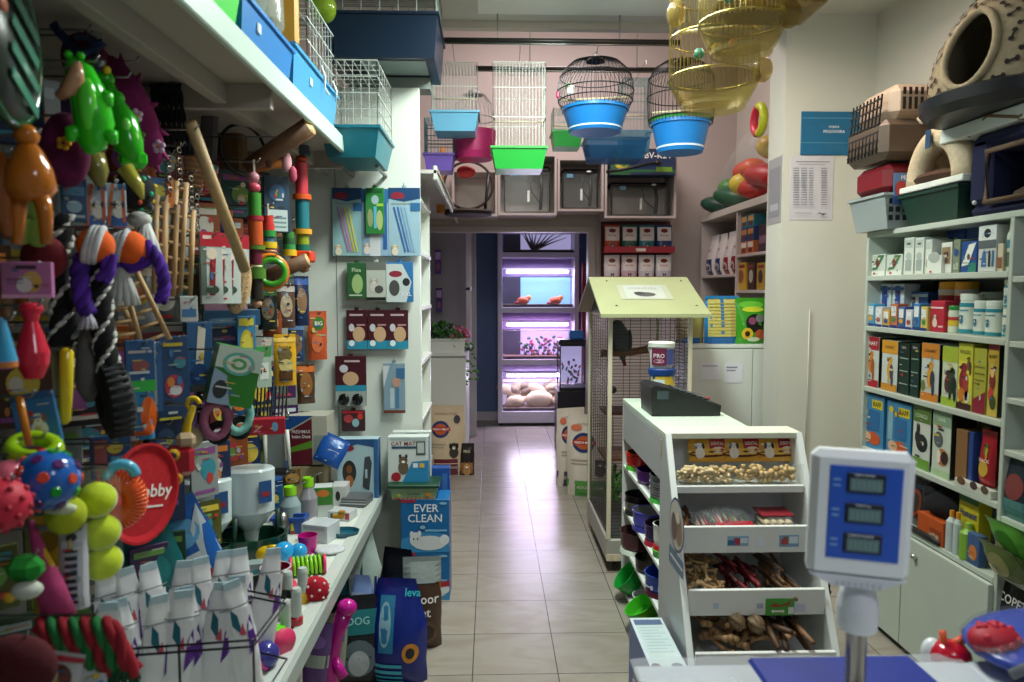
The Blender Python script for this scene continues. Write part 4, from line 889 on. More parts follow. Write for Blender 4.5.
t_ = bowl('bright blue bowl printed with bones on the third shelf', xb - .005, 2.9, BZ[2], .078, .075, '#1c3fa8', '#5a1830', '#2a50b8')
b = MB(); deco(b, .14, .06, [('r', .3, .4, .6, .5, '#e8eef4'), ('e', .3, .38, .05, .1, '#e8eef4'), ('e', .3, .52, .05, .1, '#e8eef4'), ('e', .6, .38, .05, .1, '#e8eef4'), ('e', .6, .52, .05, .1, '#e8eef4'), ('r', .8, .3, .84, .7, '#e8eef4')], lambda u, v: -.0795 * math.sqrt(max(0.02, 1 - ((u - .5) * 1.6) ** 2)))
o = b.build('bone_print', t_); o.location = (0, 0, .015); o.rotation_euler = (0, 0, R(-60))
bowl('green pet bowl lying tilted at the far end of the lowest shelf', xb - .02, 3.4, BZ[3] + .05, .075, .07, '#1f9a3a', tilt=R(-50))
bowl('white and blue bowl on the lowest shelf behind the lime bowl', xb, 3.24, BZ[3], .065, .05, '#d8dce0', '#2a70b0')
bowl('lime green bowl in the middle of the lowest shelf', xb - .03, 3.08, BZ[3] + .03, .075, .07, '#4cc030', tilt=R(-30))
bowl('red bowl on the lowest shelf near the corner panel', xb, 2.86, BZ[3] + .0, .07, .08, '#b81c30', None, '#7a1a24')
bowl('small orange red bowl beside the lime bowl on the lowest shelf', xb - .05, 2.95, BZ[3], .04, .04, '#d8401e')
# carton beside the display
carton('flat_carton', 'white and blue carton standing on the floor at the foot of the display', 'box', (.572, 2.38, 0), .12, .42, .29, '#cfdadf', [('r', 0, 0, 1, 1, '#b8c8d4')], side='#5a70b0')
b = MB(); b.add([(-.05, -.2, .0008), (.055, -.2, .0008), (.055, .2, .0008), (-.05, .2, .0008)], [(0, 1, 2, 3)], M('#c4d4d2', 'c'))
for k in range(9): b.add([(-.04, -.05 + k * .022, .0012), (.045 - .02 * (k % 2), -.05 + k * .022, .0012), (.045 - .02 * (k % 2), -.044 + k * .022, .0012), (-.04, -.044 + k * .022, .0012)], [(0, 1, 2, 3)], M('#a8bcc4', 'c'))
b.add([(-.04 + .016 * math.cos(i * PI / 8), -.14 + .02 * math.sin(i * PI / 8), .0014) for i in range(16)], [tuple(range(16))], M('#5a3a30', 'c')); b.add([(.03 + .02 * math.cos(i * PI / 8), -.14 + .02 * math.sin(i * PI / 8), .0014) for i in range(16)], [tuple(range(16))], M('#4a5a70', 'c'))
b.add([(-.05, .15, .0016), (.05, .15, .0016), (.05, .19, .0016), (-.05, .19, .0016)], [(0, 1, 2, 3)], M('#5a6a8a', 'c'))
o = b.build('top_print'); o.parent = [x for x in bpy.data.objects if x.name == 'flat_carton'][0]; o.location = (0, 0, .29)
# wire basket right of the display
t = thing('wire_basket', 'dark wire basket of small packs behind the right side of the display', 'basket', (1.25, 2.75, 0))
b = MB()
for k in range(7): b.torus((0, 0, .05 + k * .09), .09, .003, M('#222', 'm'), 20, 5, sy=.8)
for k in range(8): b.wire((.09 * math.cos(k * PI / 4), .072 * math.sin(k * PI / 4), 0), (.09 * math.cos(k * PI / 4), .072 * math.sin(k * PI / 4), .62), .003, M('#222', 'm'))
b.build('wire_frame', t)
for k in range(6): carton_mb(.07, .05, .06, ['#8a3a3a', '#3a4a6a', '#5a5a5a', '#7a6a3a', '#9a9a9a', '#4a3a5a'][k], [('e', .5, .5, .3, .3, '#c8c0b0')]).build('pack', t, loc=(0, -.02, .06 + k * .09))
# ================================================================ NEAR TABLE AND SCALE
TZ = .765
t = thing('cash_table', 'white wrapped table edge in the foreground under the scale', 'table', (.78, .95, 0))
b = MB(); b.bx(-.5, .62, -.5, .42, TZ - .03, TZ, M('#d8dadc'), .004); b.build('top', t)
b = MB(); b.bx(-.5, .62, .40, .424, TZ - .12, TZ - .03, M('#cfb4c0')); b.build('apron', t)
for x in (-.46, .58):
    for y in (-.45, .38): MB().bx(x - .02, x + .02, y - .02, y + .02, 0, TZ - .03, M('#b8bcc0')).build('leg', t)
b = MB(); random.seed(9)      # crumpled clear sheet over the edge
vs = []; nx_, ny_ = 22, 8
for j in range(ny_ + 1):
    for i in range(nx_ + 1):
        vs.append((-.505 + i * .03, .1 + j * .042, TZ + .004 + random.uniform(0, .006)))
b.add(vs, [(j * (nx_ + 1) + i, j * (nx_ + 1) + i + 1, (j + 1) * (nx_ + 1) + i + 1, (j + 1) * (nx_ + 1) + i) for j in range(ny_) for i in range(nx_)], M('#e0e4ea', 'T'), True); b.build('clear_sheet', t)
t = thing('shop_scale', 'white shop scale display head with blue face on a steel pole', 'scale', (.6, 1.22, TZ + .012))
px_, pz_ = at(857, 640, Y=1.16).x - .6, 1.15 - 1.22
b = MB(); b.bx(-.1, .165, -.13, .07, 0, .028, M('#c8ccd0'), .006); b.build('base', t)
b = MB(); b.bx(-.12, .19, -.045, .08, .028, .04, M('#16308c'), .006); b.build('platform', t)
b = MB(); pz_ += .012; b.tube([(px_, pz_, .02), (px_, pz_, .3)], .0165, M('#8e8880', 'm'), 16); b.build('pole', t)
hz = at(860, 525, Y=1.15).z - (TZ + .012); hxx = at(860, 525, Y=1.15).x - .6
b = MB(); b.lathe([(.017, .155), (.03, .16), (.033, .175), (.033, .2), (.028, .225), (.02, .24)], M('#dcdfe6'), 20, (px_, pz_, 0))
b.build('neck', t)
b = MB(); b.box((0, 0, 0), (.168, .038, .225), M('#f4f6fc'), .012); b.prism([(-.08, -.109), (.08, -.109), (.04, -.128), (-.04, -.128)], -.017, .017, M('#dde0e8'))
for q in range(8): b.bx(-.035 + q * .01, -.03 + q * .01, -.019, -.015, -.127, -.118, M('#c8ccd4'))
hd = b.build('display_head', t); hd.location = (hxx - .006, pz_ - .018, hz + .022); hd.rotation_euler = (R(2), R(1), R(-16)); hd.scale = (.92, 1, .94)
b = MB(); b.box((.004, -.0195, .006), (.118, .003, .165), M('#2a5ccc', 'p'), .001); b.build('blue_face', hd)
for k in range(3):
    b = MB(); b.box((.004, -.022, .06 - k * .053), (.062, .004, .034), M('#1a2030'), .001); b.box((.004, -.0245, .058 - k * .053), (.052, .001, .022), M('#6f8a8c', 'g'))
    for q in range(6): b.box((-.016 + q * .008, -.0252, .058 - k * .053), (.0045, .0006, .015), M('#7d9896', 'g'))
    b.build('lcd_window', hd)
    vs, fs = text_mesh(['CIJENA KUNA', 'TEZINA kg', 'IZNOS KUNA'][k]); s_ = .005
    b = MB(); b.add([(p[0] * s_, -.0255, p[1] * s_ + .0745 - k * .053) for p in vs], fs, M('#e8ecf4')); MB().box((-.043, -.0215, .064 - k * .053), (.012, .001, .004), M('#7aa8e0')).build('unit_mark', hd); MB().box((-.043, -.0215, .054 - k * .053), (.012, .001, .004), M('#7aa8e0')).build('unit_mark', hd)
    b.build('lcd_caption', hd, loc=(0, 0, 0))
# bag with red toys at the lower right
t = thing('blue_pet_bag', 'blue and grey soft bag with clear cover at the lower right corner', 'bag', (1.2, 1.34, TZ + .001))
b = MB(); b.ell((.0, -.0, .036), (.26, .17, .035), M('#1f3fb0', 'l'), 24, 12); b.build('bag_body', t)
b = MB(); b.ell((.0, -.01, .043), (.27, .18, .042), M('#9aa0a8', 't'), 24, 12); b.build('clear_cover', t)
b = MB(); b.tube([(-.24, -.08, .03), (-.17, -.08, .06), (-.07, -.07, .08), (.1, -.06, .08)], .01, M('#6a6e74', 'f'), 8); b.build('piping', t)
b = MB(); b.box((-.06, -.176, .04), (.13, .004, .025), M('#8ab0a8', 'c')); b.build('print_patch', t)
b = MB(); b.ell((0, 0, 0), (.05, .04, .03), M('#a81028', 'r'), 18, 10)
for k in range(24): b.ell((.046 * math.cos(k) * math.cos(k * .37), .037 * math.sin(k) * math.cos(k * .37), .028 * math.sin(k * .37)), .008, M('#b81c34', 'r'), 6, 4)
b.build('red_rubber_toy', label='red knobbly rubber toy resting on the blue bag', cat='toy', loc=at(995, 640, Y=1.34))
b = MB(); b.ell((0, 0, 0), (.04, .04, .03), M('#b8142c', 'g'), 14, 8); b.tube([(-.01, 0, .0), (-.018, 0, .05)], .007, M('#d8542c'), 8); b.tube([(.0, .0, .02), (.03, .0, .035)], .009, M('#d8542c'), 8)
b.build('red_toy_with_handle', label='red plastic toy with orange handle left of the blue bag', cat='toy', loc=at(950, 655, Y=1.4))
MB().ell((0, 0, 0), (.022, .02, .03), M('#dfe4e8', 'l'), 12, 8).build('white_cloth', label='white bit of wrapping beside the red plastic toy', cat='wrapping', loc=at(932, 652, Y=1.42))
# ================================================================ RIGHT WALL SHELVING
RX = 1.72; UY0, UY1 = at(1010, 272, X=1.72).y, at(866, 260, X=1.72).y
WS = M('#b9c3b8', 'p')
t = thing('wall_shelving', 'white wall shelving full of pet medicines and cartons of feed', 'shelving unit', (1.89, (UY0 + UY1) / 2, 0))
ox, oy = 1.89, (UY0 + UY1) / 2
SH = [at(x, y, X=RX).z for x, y in ((866, 233), (868, 276), (868, 326), (865, 386), (866, 448), (912, 531))]
cb('side_panel', RX, 2.05, UY1 - .018, UY1, 0, SH[0] - .022, WS); cb('side_panel', RX, 2.05, UY0 - .009, UY0 + .009, 0, SH[0] - .022, WS)
cb('back_panel', 2.03, 2.05, UY0, UY1, 0, SH[0] - .022, M('#7d7e78'))
for z in SH[1:5]: cb('shelf', RX, 2.03, UY0 + .009, UY1 - .018, z - .022, z, WS)
cb('top_board', RX, 2.05, UY0 - .97, UY1, SH[0] - .022, SH[0], WS)
cb('base_top', RX - .001, 2.03, UY0 + .009, UY1 - .018, SH[5] - .022, SH[5], WS)
ym = at(903, 640, X=RX).y
cb('door', RX - .02, RX - .001, UY0 + .004, ym - .003, .03, SH[5] - .023, WS); cb('door', RX - .02, RX - .001, ym + .003, UY1 - .002, .03, SH[5] - .023, WS)
b = MB(); b.ell((0, 0, 0), (.012, .012, .012), M('#c8ccc8', 'm')); b.build('knob', t, loc=(RX - .03 - ox, ym - .1 - oy, .44))
t = thing('wall_shelving', 'second white shelving unit cut off by the right edge', 'shelving unit', (1.89, 1.9, 0)); ox, oy = 1.89, 1.9
cb('side_panel', RX, 2.05, 1.4, 1.418, 0, 1.72, WS); cb('back_panel', 2.03, 2.05, 1.42, UY0 - .01, 0, 1.72, M('#b8bab4'))
for z in (1.55, 1.336, 1.148, .972, .744, .555, .1): cb('shelf', RX, 2.03, 1.419, UY0 - .011, z - .02, z, WS)
b = MB(); b.bx(RX, 2.05, 1.2, 2.766, 2.06, 2.11, WHITE, .003); b.build('wall_shelf', label='highest white shelf on the right carrying the bone patterned bed', cat='shelf', loc=(0, 0, 0))
b = MB(); b.bx(RX, 2.05, 2.62, 3.03, 1.905, 1.93, WHITE, .003); b.build('wall_shelf', label='short white shelf on the right carrying the fleece bed', cat='shelf', loc=(0, 0, 0))
def rs(px0, px1, ytop, z, x=RX + .02):
    a = at(px0, 300, X=x).y; c = at(px1, 300, X=x).y; zt = at((px0 + px1) / 2, ytop, X=x).z
    return (x, (a + c) / 2, z + .001), abs(a - c) - .003, max(.02, zt - z)
RR = -PI / 2
BUSY = ('remedy_box', 'sachet_box', 'display_box', 'blue_pack', 'leaflet_box', 'spray_box', 'photo_box', 'tube_carton', 'blue_carton', 'feed_carton')
def rbox(name, label, cat, px0, px1, ytop, z, base, D, dep=.1, x=RX + .02, side=None, group=None, kind='c'):
    l, w_, h_ = rs(px0, px1, ytop, z, x)
    return carton(name, label, cat, (l[0] + dep / 2, l[1], l[2]), w_, dep, h_, base, list(D) + (busy(5) if name in BUSY else []), rz=RR, side=side, group=group, kind=kind)
def rjar(name, label, px0, px1, ytop, z, body, cap, bands=(), D=(), x=RX + .03, group=None, neck=None):
    l, w_, h_ = rs(px0, px1, ytop, z, x)
    return jar(name, label, 'jar' if w_ > .05 else 'bottle', (l[0] + w_ / 2, l[1], l[2]), w_ / 2, h_, body, cap, bands, D, RR, group, neck)
z = SH[1]
carton('photo_card', 'small black and white photo card on the upper left of the medicine shelf', 'card', (RX + .26, 3.26, z + .06), .09, .004, .12, '#26282a', [('r', .1, .55, .9, .9, '#c8ccc8'), ('e', .3, .5, .15, .2, '#101010'), ('e', .7, .45, .12, .2, '#101010')], rz=RR)
for i, (a, c_) in enumerate(((869, 884), (885, 901))):
    rbox('sachet_box', 'pale display box of green sachets, ' + ['leftmost on the medicine shelf', 'second from the left on the medicine shelf'][i], 'box', a, c_, 255, z, '#c8d2c6', [('p', [(.1, .25), (.5, .3), (.95, .95), (.55, .98)], '#4a7a4c'), ('p', [(.2, .4), (.4, .4), (.7, .85), (.55, .85)], '#e4e8e4'), ('e', .5, .6, .12, .18, '#7a3a2c'), ('r', 0, 0, 1, .22, '#dfe6dc'), ('e', .3, .1, .08, .06, '#c83a3a')], .12)
for i, (a, c_) in enumerate(((902, 912), (913, 922))):
    rbox('tablet_box', ['white blister box, third from the left on the medicine shelf', 'white blister box, fourth from the left on the medicine shelf'][i], 'box', a, c_, 238, z, '#d4dcd2', [('r', .1, .72, .9, .94, '#b8c4bc'), ('r', .3, .8, .7, .86, '#4a4e4c'), ('e', .5, .5, .3, .1, '#a8b8b0'), ('r', .2, .1, .8, .4, '#9aa8a4')], .1)
rbox('tablet_box', 'white box with oval window beside the two white blister boxes', 'box', 923, 930, 240, z, '#d4dcd2', [('r', .1, .72, .9, .94, '#b8c4bc'), ('e', .5, .3, .3, .15, '#88928e')], .1)
rbox('leaflet_holder', 'white leaflet holder with curved front in the middle of the medicine shelf', 'leaflet holder', 925, 940, 256, z, '#dfe6dc', [('e', .5, .9, .4, .3, '#a8b2ac'), ('e', .3, .1, .08, .06, '#c83a3a')], .03, x=RX + .005)
rbox('blue_pack', 'large dark blue pack at the back of the medicine shelf', 'box', 944, 962, 230, z, '#1c3c84', [('r', 0, .8, 1, .9, '#28509c'), ('t', .5, .6, .1, 'VET', '#b8c8e8', .5)], .1, x=RX + .13)
rbox('blue_pack', 'blue and teal pack beside the large dark blue one', 'box', 963, 984, 227, z, '#234c92', [('r', 0, .0, 1, .4, '#2a6a7a'), ('r', 0, .7, 1, .74, '#8aa8d0')], .1, x=RX + .13)
rbox('display_box', 'white display box with dog pictures in front of the dark blue pack', 'box', 939, 950, 243, z, '#d4d8d0', [('r', .1, .3, .9, .85, '#8a7a5a'), ('dog', .5, .6, .3, '#5a3a2a', '#2a1a14'), ('e', .3, .1, .1, .06, '#c83a3a')], .1)
rbox('display_box', 'grey green display box with blue oval in front of the dark blue pack', 'box', 951, 958, 240, z, '#7c8a70', [('e', .5, .6, .35, .12, '#2a4a8a'), ('r', .1, .1, .9, .3, '#a8b49a')], .1)
rbox('leaflet_box', 'dark blue box with slanted white leaflet on the medicine shelf', 'box', 959, 975, 242, z, '#1f4a8c', [('p', [(.05, .2), (.5, .25), (.95, .95), (.5, .9)], '#dfe6d8'), ('e', .5, .5, .1, .1, '#5a4a3a'), ('r', .5, .0, 1, .3, '#2a7a6a')], .08)
rbox('spray_box', 'white and grey box with blue bottle picture on the medicine shelf', 'box', 976, 994, 226, z, '#c8ccc8', [('r', 0, .66, 1, 1, '#d8e0dc'), ('e', .5, .83, .2, .1, '#16181a'), ('r', 0, .5, 1, .68, '#5a6468'), ('p', [(.2, .1), (.5, .1), (.45, .4), (.35, .48), (.25, .4)], '#3a6a9a'), ('r', .6, .1, .72, .45, '#2a302c'), ('r', .8, .1, .92, .45, '#3a6a8a')], .08)
rbox('slim_box', 'slim tan and white box right of the spray box', 'box', 995, 1001, 244, z, '#c8c0a8', [('r', .1, .1, .9, .5, '#8a5a3a')], .08)
rjar('pump_bottle', 'white bottle with pale cap at the right end of the medicine shelf', 1001, 1010, 222, z, '#c8d4c4', '#cfcfae', [(.55, .75, '#3a8a9a')], [('r', .2, .1, .8, .45, '#5a6a5a')], neck=.014)
z = SH[2]
for i in range(2): rbox('tube_carton', ['blue and white carton at the back left of the jar shelf', 'blue and white carton at the back of the jar shelf, right of its twin'][i], 'box', 879 + i * 13, 891 + i * 13, 284, z, '#b8c8d0', [('r', .25, .1, .7, .95, '#1f3f8c'), ('r', 0, .85, 1, .92, '#2a5a9a')], .07, x=RX + .065, group=None)
cc = ['#4a9ac0', '#d0d4d8', '#c8a040', '#c0704a', '#3a5a9a', '#c8ccd0', '#3a7ab0', '#d8c060']
nm = ['light blue', 'white', 'white and amber', 'orange and white', 'dark blue', 'pale grey', 'sky blue', 'pale yellow']
for i in range(8):
    a = 868 + i * 7.6
    rbox('remedy_box', 'small %s remedy box, %s from the left in the front row' % (nm[i], ['first', 'second', 'third', 'fourth', 'fifth', 'sixth', 'seventh', 'eighth'][i]), 'box', a, a + 7, 304 + (i % 3) * 3, z, cc[i], [('r', .15, .5, .85, .9, '#e4e8e8'), ('e', .5, .35, .3, .12, ['#d8a030', '#a84a3a', '#2a5aa0', '#3a8a5a'][i % 4]), ('r', 0, 0, 1, .12, '#1f3a7c')], .05, x=RX + .012)
rjar('dropper_bottle', 'dark bottle with white cap behind the small remedy boxes', 896, 904, 292, z, '#22262c', '#d8dcdc', x=RX + .09)
rbox('remedy_box', 'blue box with white bands standing behind the remedy boxes', 'box', 906, 928, 292, z, '#285a9c', [('r', .1, .3, .3, .9, '#dfe6ea'), ('r', .45, .3, .6, .9, '#dfe6ea'), ('r', 0, .86, 1, .94, '#b8d0e0')], .06, x=RX + .1)
for i, a in enumerate((933, 949)): rjar('red_can', ['left red can with yellow cap on the jar shelf', 'right red can with yellow cap on the jar shelf'][i], a, a + 14.5, 282, z, '#a81c30', '#e0a824', [(.86, .93, '#d8c8a8'), (.6, .66, '#e4d8d4'), (.93, 1, '#c8ccd4')], x=RX + .1)
rbox('red_box', 'red box with a pet picture in front of the red cans', 'box', 931, 945, 301, z, '#b4243a', [('dog', .35, .45, .3, '#d8c8b8', '#7a4a3a'), ('r', .05, .75, .95, .8, '#e8d0d0'), ('r', .6, .15, .95, .2, '#e8d0d0')], .06)
rjar('dropper_bottle', 'small white bottle with green cap in front of the red cans', 946, 954, 306, z, '#d0dcc8', '#2f8a3c', [(.3, .55, '#d8b83a'), (.55, .7, '#b83a3a')])
J = [(955, 969, 294, .05, 'tall white jar with teal bands, leftmost of the white jars'), (970, 982, 301, 0, 'white jar with teal bands, second of the front white jars'), (981, 996, 301, .0, 'white jar with teal bands, right of the second front jar')]
for k, (a, c_, yt, dx, lab) in enumerate(J):
    rjar('white_jar', lab, a, c_, yt, z, '#d4dcd2', '#dfe6dc', [(.02, .14, '#2a8a9a'), (.8, .92, '#2a8a9a')], [('dog', .5, .5, .2, '#3a7a9a', '#2a5a7a'), ('r', .15, .68, .85, .72, '#5a9aa8')], x=RX + .03 + dx * .1, group=None)
rjar('white_jar', 'white jar standing behind the front white jars', 975, 990, 292, z, '#c8d0c8', '#d8dfd4', x=RX + .13)
l, w_, h_ = rs(996, 1009, 310, z)
for k in range(2): jar('white_jar', ['lower jar of the stacked pair at the right end of the jar shelf', 'upper jar of the stacked pair at the right end of the jar shelf'][k], 'jar', (RX + .06, l[1], z + .001 + k * .1), w_ / 2, .098, '#d0d8d0', '#dde4da', [(.05, .15, '#2a8a9a'), (.85, .93, '#2a7a8a')], [('cat', .5, .45, .25, '#4a8a9a', '#2a6a7a')], RR)
z = SH[3]
def feed(lab, a, c_, yt, base, top, D=(), dep=.12, x=RX + .02, side=None): return rbox('feed_carton', lab, 'feed carton', a, c_, yt, z, base, [('r', 0, .74, 1, 1, top)] + list(D), dep, x, side)
SG = '#16221a'
feed('red seed carton with a bird picture at the left end of the seed shelf', 865, 881, 337, '#c8cdc8', '#a81c2c', [('t', .5, .87, .09, 'CANARY', '#e8d4c8'), ('bird', .55, .48, .42, '#d0822a', '#a05a2a'), ('r', 0, 0, 1, .14, '#a81c2c'), ('e', .2, .25, .15, .1, '#7a9a3a')], side=SG)
feed('yellow seed carton with a bird picture beside the red one', 884, 900, 341, '#c8d0cc', '#d8982a', [('t', .5, .87, .06, 'CANARY', '#6a4a2a', .7), ('bird', .55, .45, .42, '#d8a030', '#4a4a5a'), ('r', 0, 0, 1, .14, '#c88a2a')], side=SG)
for i, (a, c_) in enumerate(((901, 912), (913, 922))): feed(['dark green seed carton, left of the pair', 'dark green seed carton, right of the pair'][i], a, c_, 344, '#14342a', '#12281f', [('r', .1, .7, .9, .72, '#9ab0a4'), ('r', .1, .45, .9, .47, '#9ab0a4'), ('r', .1, .2, .9, .22, '#9ab0a4'), ('t', .5, .92, .04, 'SEEDS', '#d8d0d0', .6)], .1)
feed('orange seed carton with a bird picture in the middle of the seed shelf', 924, 942, 344, '#c4ccc8', '#d0822a', [('t', .5, .87, .06, 'CANARY', '#5a3a2a', .7), ('bird', .55, .45, .42, '#d89a2a', '#3a3c4c'), ('r', 0, 0, 1, .14, '#c87a24'), ('e', .15, .25, .12, .1, '#6a7a3a')], side=SG)
feed('lime green seed carton with parrots right of the orange one', 945, 961, 347, '#c8d0b8', '#a8b83a', [('bird', .4, .4, .36, '#5a2a30', '#2a3a2a'), ('bird', .68, .42, .4, '#2a4a30', '#1a2a20'), ('e', .65, .62, .1, .06, '#c8b030'), ('r', 0, 0, 1, .14, '#9ab83a')], side=SG)
feed('bright yellow seed carton with red parrots on the seed shelf', 961, 976, 344, '#d8d44a', '#c8c83a', [('t', .5, .87, .06, 'PAPAGALL', '#5a5a2a', .8), ('bird', .4, .48, .4, '#8a2430', '#a84030'), ('bird', .75, .7, .2, '#7a5a3a', '#5a3a2a'), ('e', .35, .22, .3, .1, '#c87a2a'), ('e', .7, .2, .2, .09, '#e0e0d0'), ('r', 0, 0, 1, .1, '#3a1a1c')])
feed('yellow green seed carton turned sideways with red corner', 977, 990, 349, '#a8a83c', '#b0b040', [('p', [(0, .2), (1, .35), (1, 0), (0, 0)], '#8a1c34'), ('r', .1, .7, .9, .72, '#6a6a2a'), ('r', .1, .6, .9, .62, '#6a6a2a'), ('r', .1, .5, .9, .52, '#6a6a2a')])
feed('narrow yellow carton printed RAFF at the right end of the seed shelf', 991, 1002, 345, '#c8b04a', '#c8a83a', [('r', 0, .92, 1, 1, '#8a1c24'), ('t', .5, .83, .05, 'RAFF', '#1a1a1a', .8), ('e', .5, .5, .3, .14, '#7a2a2a'), ('e', .4, .3, .25, .1, '#c83a3a'), ('e', .6, .2, .3, .1, '#3a4a2a'), ('e', .5, .62, .2, .08, '#e0c080')], side=SG)
z = SH[4]
for i, (a, c_, yt) in enumerate(((865, 888, 396), (891, 916, 404))):
    rbox('feed_carton', ['light blue carton with yellow RAFF label at the left of the rodent shelf', 'light blue carton with yellow RAFF label, second on the rodent shelf'][i], 'feed carton', a, c_, yt, z, '#3f86b4', [('r', .5, .76, .95, .92, '#d8c02a'), ('t', .72, .84, .09, 'RAFF', '#1a1a14', .38), ('r', .35, .35, .85, .72, '#2a6aa0'), ('r', .08, .3, .28, .8, '#8ab0c0'), ('e', .6, .2, .3, .12, '#c8582a'), ('e', .3, .2, .2, .1, '#d8b090'), ('e', .2, .85, .1, .06, '#d8c02a')], .12)
rbox('feed_carton', 'green carton with a dark rabbit on the rodent shelf', 'feed carton', 918, 936, 406, z, '#cdd2c8', [('r', 0, .72, 1, 1, '#5a7a34'), ('e', .55, .4, .34, .14, '#22262a'), ('e', .3, .48, .16, .1, '#2c3034'), ('e', .28, .6, .05, .1, '#22262a'), ('e', .38, .6, .05, .1, '#22262a'), ('r', 0, 0, 1, .16, '#6a9a3a'), ('t', .5, .82, .06, 'CONIGLI', '#d8e0c8', .7)], .12, side=SG)
rbox('feed_carton', 'pale green carton with guinea pigs on the rodent shelf', 'feed carton', 938, 957, 412, z, '#c4cfc0', [('r', 0, .76, 1, 1, '#8aa888'), ('e', .35, .55, .26, .12, '#5a6066'), ('e', .6, .3, .34, .13, '#b8763a'), ('e', .72, .3, .2, .1, '#2a2422'), ('e', .4, .3, .12, .1, '#e8e0d4'), ('r', 0, 0, 1, .1, '#a8c49a'), ('t', .5, .86, .05, 'CAVIE', '#e4ece0', .6)], .12, side=SG)
rbox('feed_carton', 'dark carton with pale lettering right of the guinea pig carton', 'feed carton', 959, 975, 420, z, '#1c2026', [('t', .5, .78, .07, 'GIBO', '#c8ccd0', .6), ('r', .2, .68, .8, .7, '#8a8e94')], .1, x=RX + .1)
rbox('feed_carton', 'dark carton with a tan label at the right end of the rodent shelf', 'feed carton', 977, 1000, 421, z, '#231f22', [('r', .05, .8, .35, .95, '#9a9478'), ('r', .4, .8, .95, .93, '#5a5a34')], .1, x=RX + .12)
rbox('brown_display', 'plain brown cardboard box on the rodent shelf', 'box', 962, 974, 432, z, '#8a6440', [], .07, x=RX + .03); rbox('blue_slim_box', 'slim blue box beside the plain cardboard box', 'box', 975, 980, 434, z, '#24468c', [], .07, x=RX + .03)
l, w_, h_ = rs(983, 999, 432, z, RX + .03)
pouch('feed_pouch', 'red feed pouch standing in the white display box', 'feed bag', (RX + .05, l[1], z + .03), w_, h_ - .03, .04, '#a8242c', [('e', .5, .3, .3, .15, '#c8a03a'), ('bird', .55, .65, .2, '#3a7a3a', '#c8a030'), ('t', .5, .45, .06, 'SNACK', '#f0e0c8', .7)], rz=RR)
rbox('display_tray', 'low white scalloped display tray on the rodent shelf', 'box', 962, 1000, 488, z, '#c8ccc0', [('e', .2, .9, .12, .5, '#6a4a34'), ('e', .55, .9, .1, .5, '#4a3a3a'), ('e', .85, .9, .1, .5, '#5a4a3a')], .03, x=RX + .0)
z = SH[5]
bx_ = RX + .02
rbox('orange_box', 'orange flat box lying open on the base cabinet', 'box', 926, 953, 522, z, '#b8501e', [('r', .5, .1, .95, .6, '#8a3a18'), ('t', .7, .3, .2, 'VITAL', '#e8d8c0', .4)], .14, x=RX + .0)
b = MB(); b.ell((0, 0, .07), (.1, .13, .07), M('#0c0c10', 'f'), 16, 9); b.ell((-.02, .05, .1), (.07, .07, .05), M('#101016', 'f'), 12, 7); b.build('black_cushion', label='black soft bundle lying on the orange box', cat='cushion', loc=(RX + .1, at(950, 500, X=RX + .08).y, z + .075))
rbox('yellow_box', 'yellow box with green foot at the right of the base cabinet', 'box', 968, 989, 500, z, '#c8b824', [('r', 0, 0, 1, .35, '#4a7a34'), ('r', 0, .88, 1, 1, '#2a6a3a'), ('t', .5, .7, .13, 'Humanit', '#1f3a7a', .85)], .05, x=RX + .04)
b = rjar('dropper_bottle', 'white squeeze bottle with yellow tip, left of the two by the yellow box', 953, 960, 515, z, '#b8c4c4', '#d8902a', neck=.008, x=RX + .0); b = rjar('dropper_bottle', 'white squeeze bottle with yellow tip, right of the two by the yellow box', 961, 967, 517, z, '#b8c4c4', '#d8902a', neck=.008, x=RX + .0)
rjar('lime_bottle', 'lime green bottle in front of the yellow box', 966, 977, 528, z, '#7aa83a', '#9ac04a', neck=.012, x=RX - .005)
rbox('photo_box', 'blue and orange box in front of the yellow box', 'box', 978, 991, 540, z, '#3a5a8a', [('e', .5, .4, .35, .25, '#c87a3a')], .03, x=RX + .002)
rbox('blue_carton', 'blue and white carton at the back of the base cabinet', 'box', 925, 950, 495, z, '#3a6aa8', [('r', .1, .1, .6, .5, '#d0d8e0'), ('r', 0, .8, 1, .9, '#a8c0d8')], .08, x=RX + .2)
pouch('feed_pouch', 'dark feed pouch with a red ring at the left of the base cabinet', 'feed bag', (RX + .07, at(918, 500, X=RX + .06).y, z), .13, .2, .05, '#2a2c30', [('e', .5, .5, .3, .28, '#8a3a2c'), ('e', .5, .5, .22, .2, '#3a342c'), ('r', 0, .8, 1, .9, '#3a5a7a')], rz=RR)
b = MB(); b.tube([(0, .12, 0.012), (0, -.05, .014), (.0, -.1, .012)], [.012, .014, .01], M('#151518', 'r'), 8); b.build('black_strap', label='black rubber strap on the front edge of the base cabinet', cat='strap', loc=(RX + .0, at(925, 530, X=RX).y, z))
l = at(1018, 500, X=RX + .02)
pouch('feed_pouch', 'dark green feed pouch on the far right edge, above the leafy bags', 'feed bag', (RX + .03, 2.3, .745), .14, .22, .05, '#24303a', [('r', 0, 0, 1, .3, '#4a7a7a'), ('e', .5, .5, .3, .2, '#7a3a3a')], rz=RR)
for k in range(2): pouch('leafy_pouch', ['lower clear bag of green hay at the right edge', 'upper clear bag of bright green hay at the right edge'][k], 'hay bag', (RX + .02 + .02 * k, 2.29, .558 + k * .075), .17, .13, .07, ['#5a6a3a', '#5aa03a'][k], [('e', .5, .5, .3, .3, ['#8a8a5a', '#3a7a2a'][k]), ('e', .3, .3, .15, .15, '#b8b08a')], rz=RR, rot=(R(35), 0, RR))
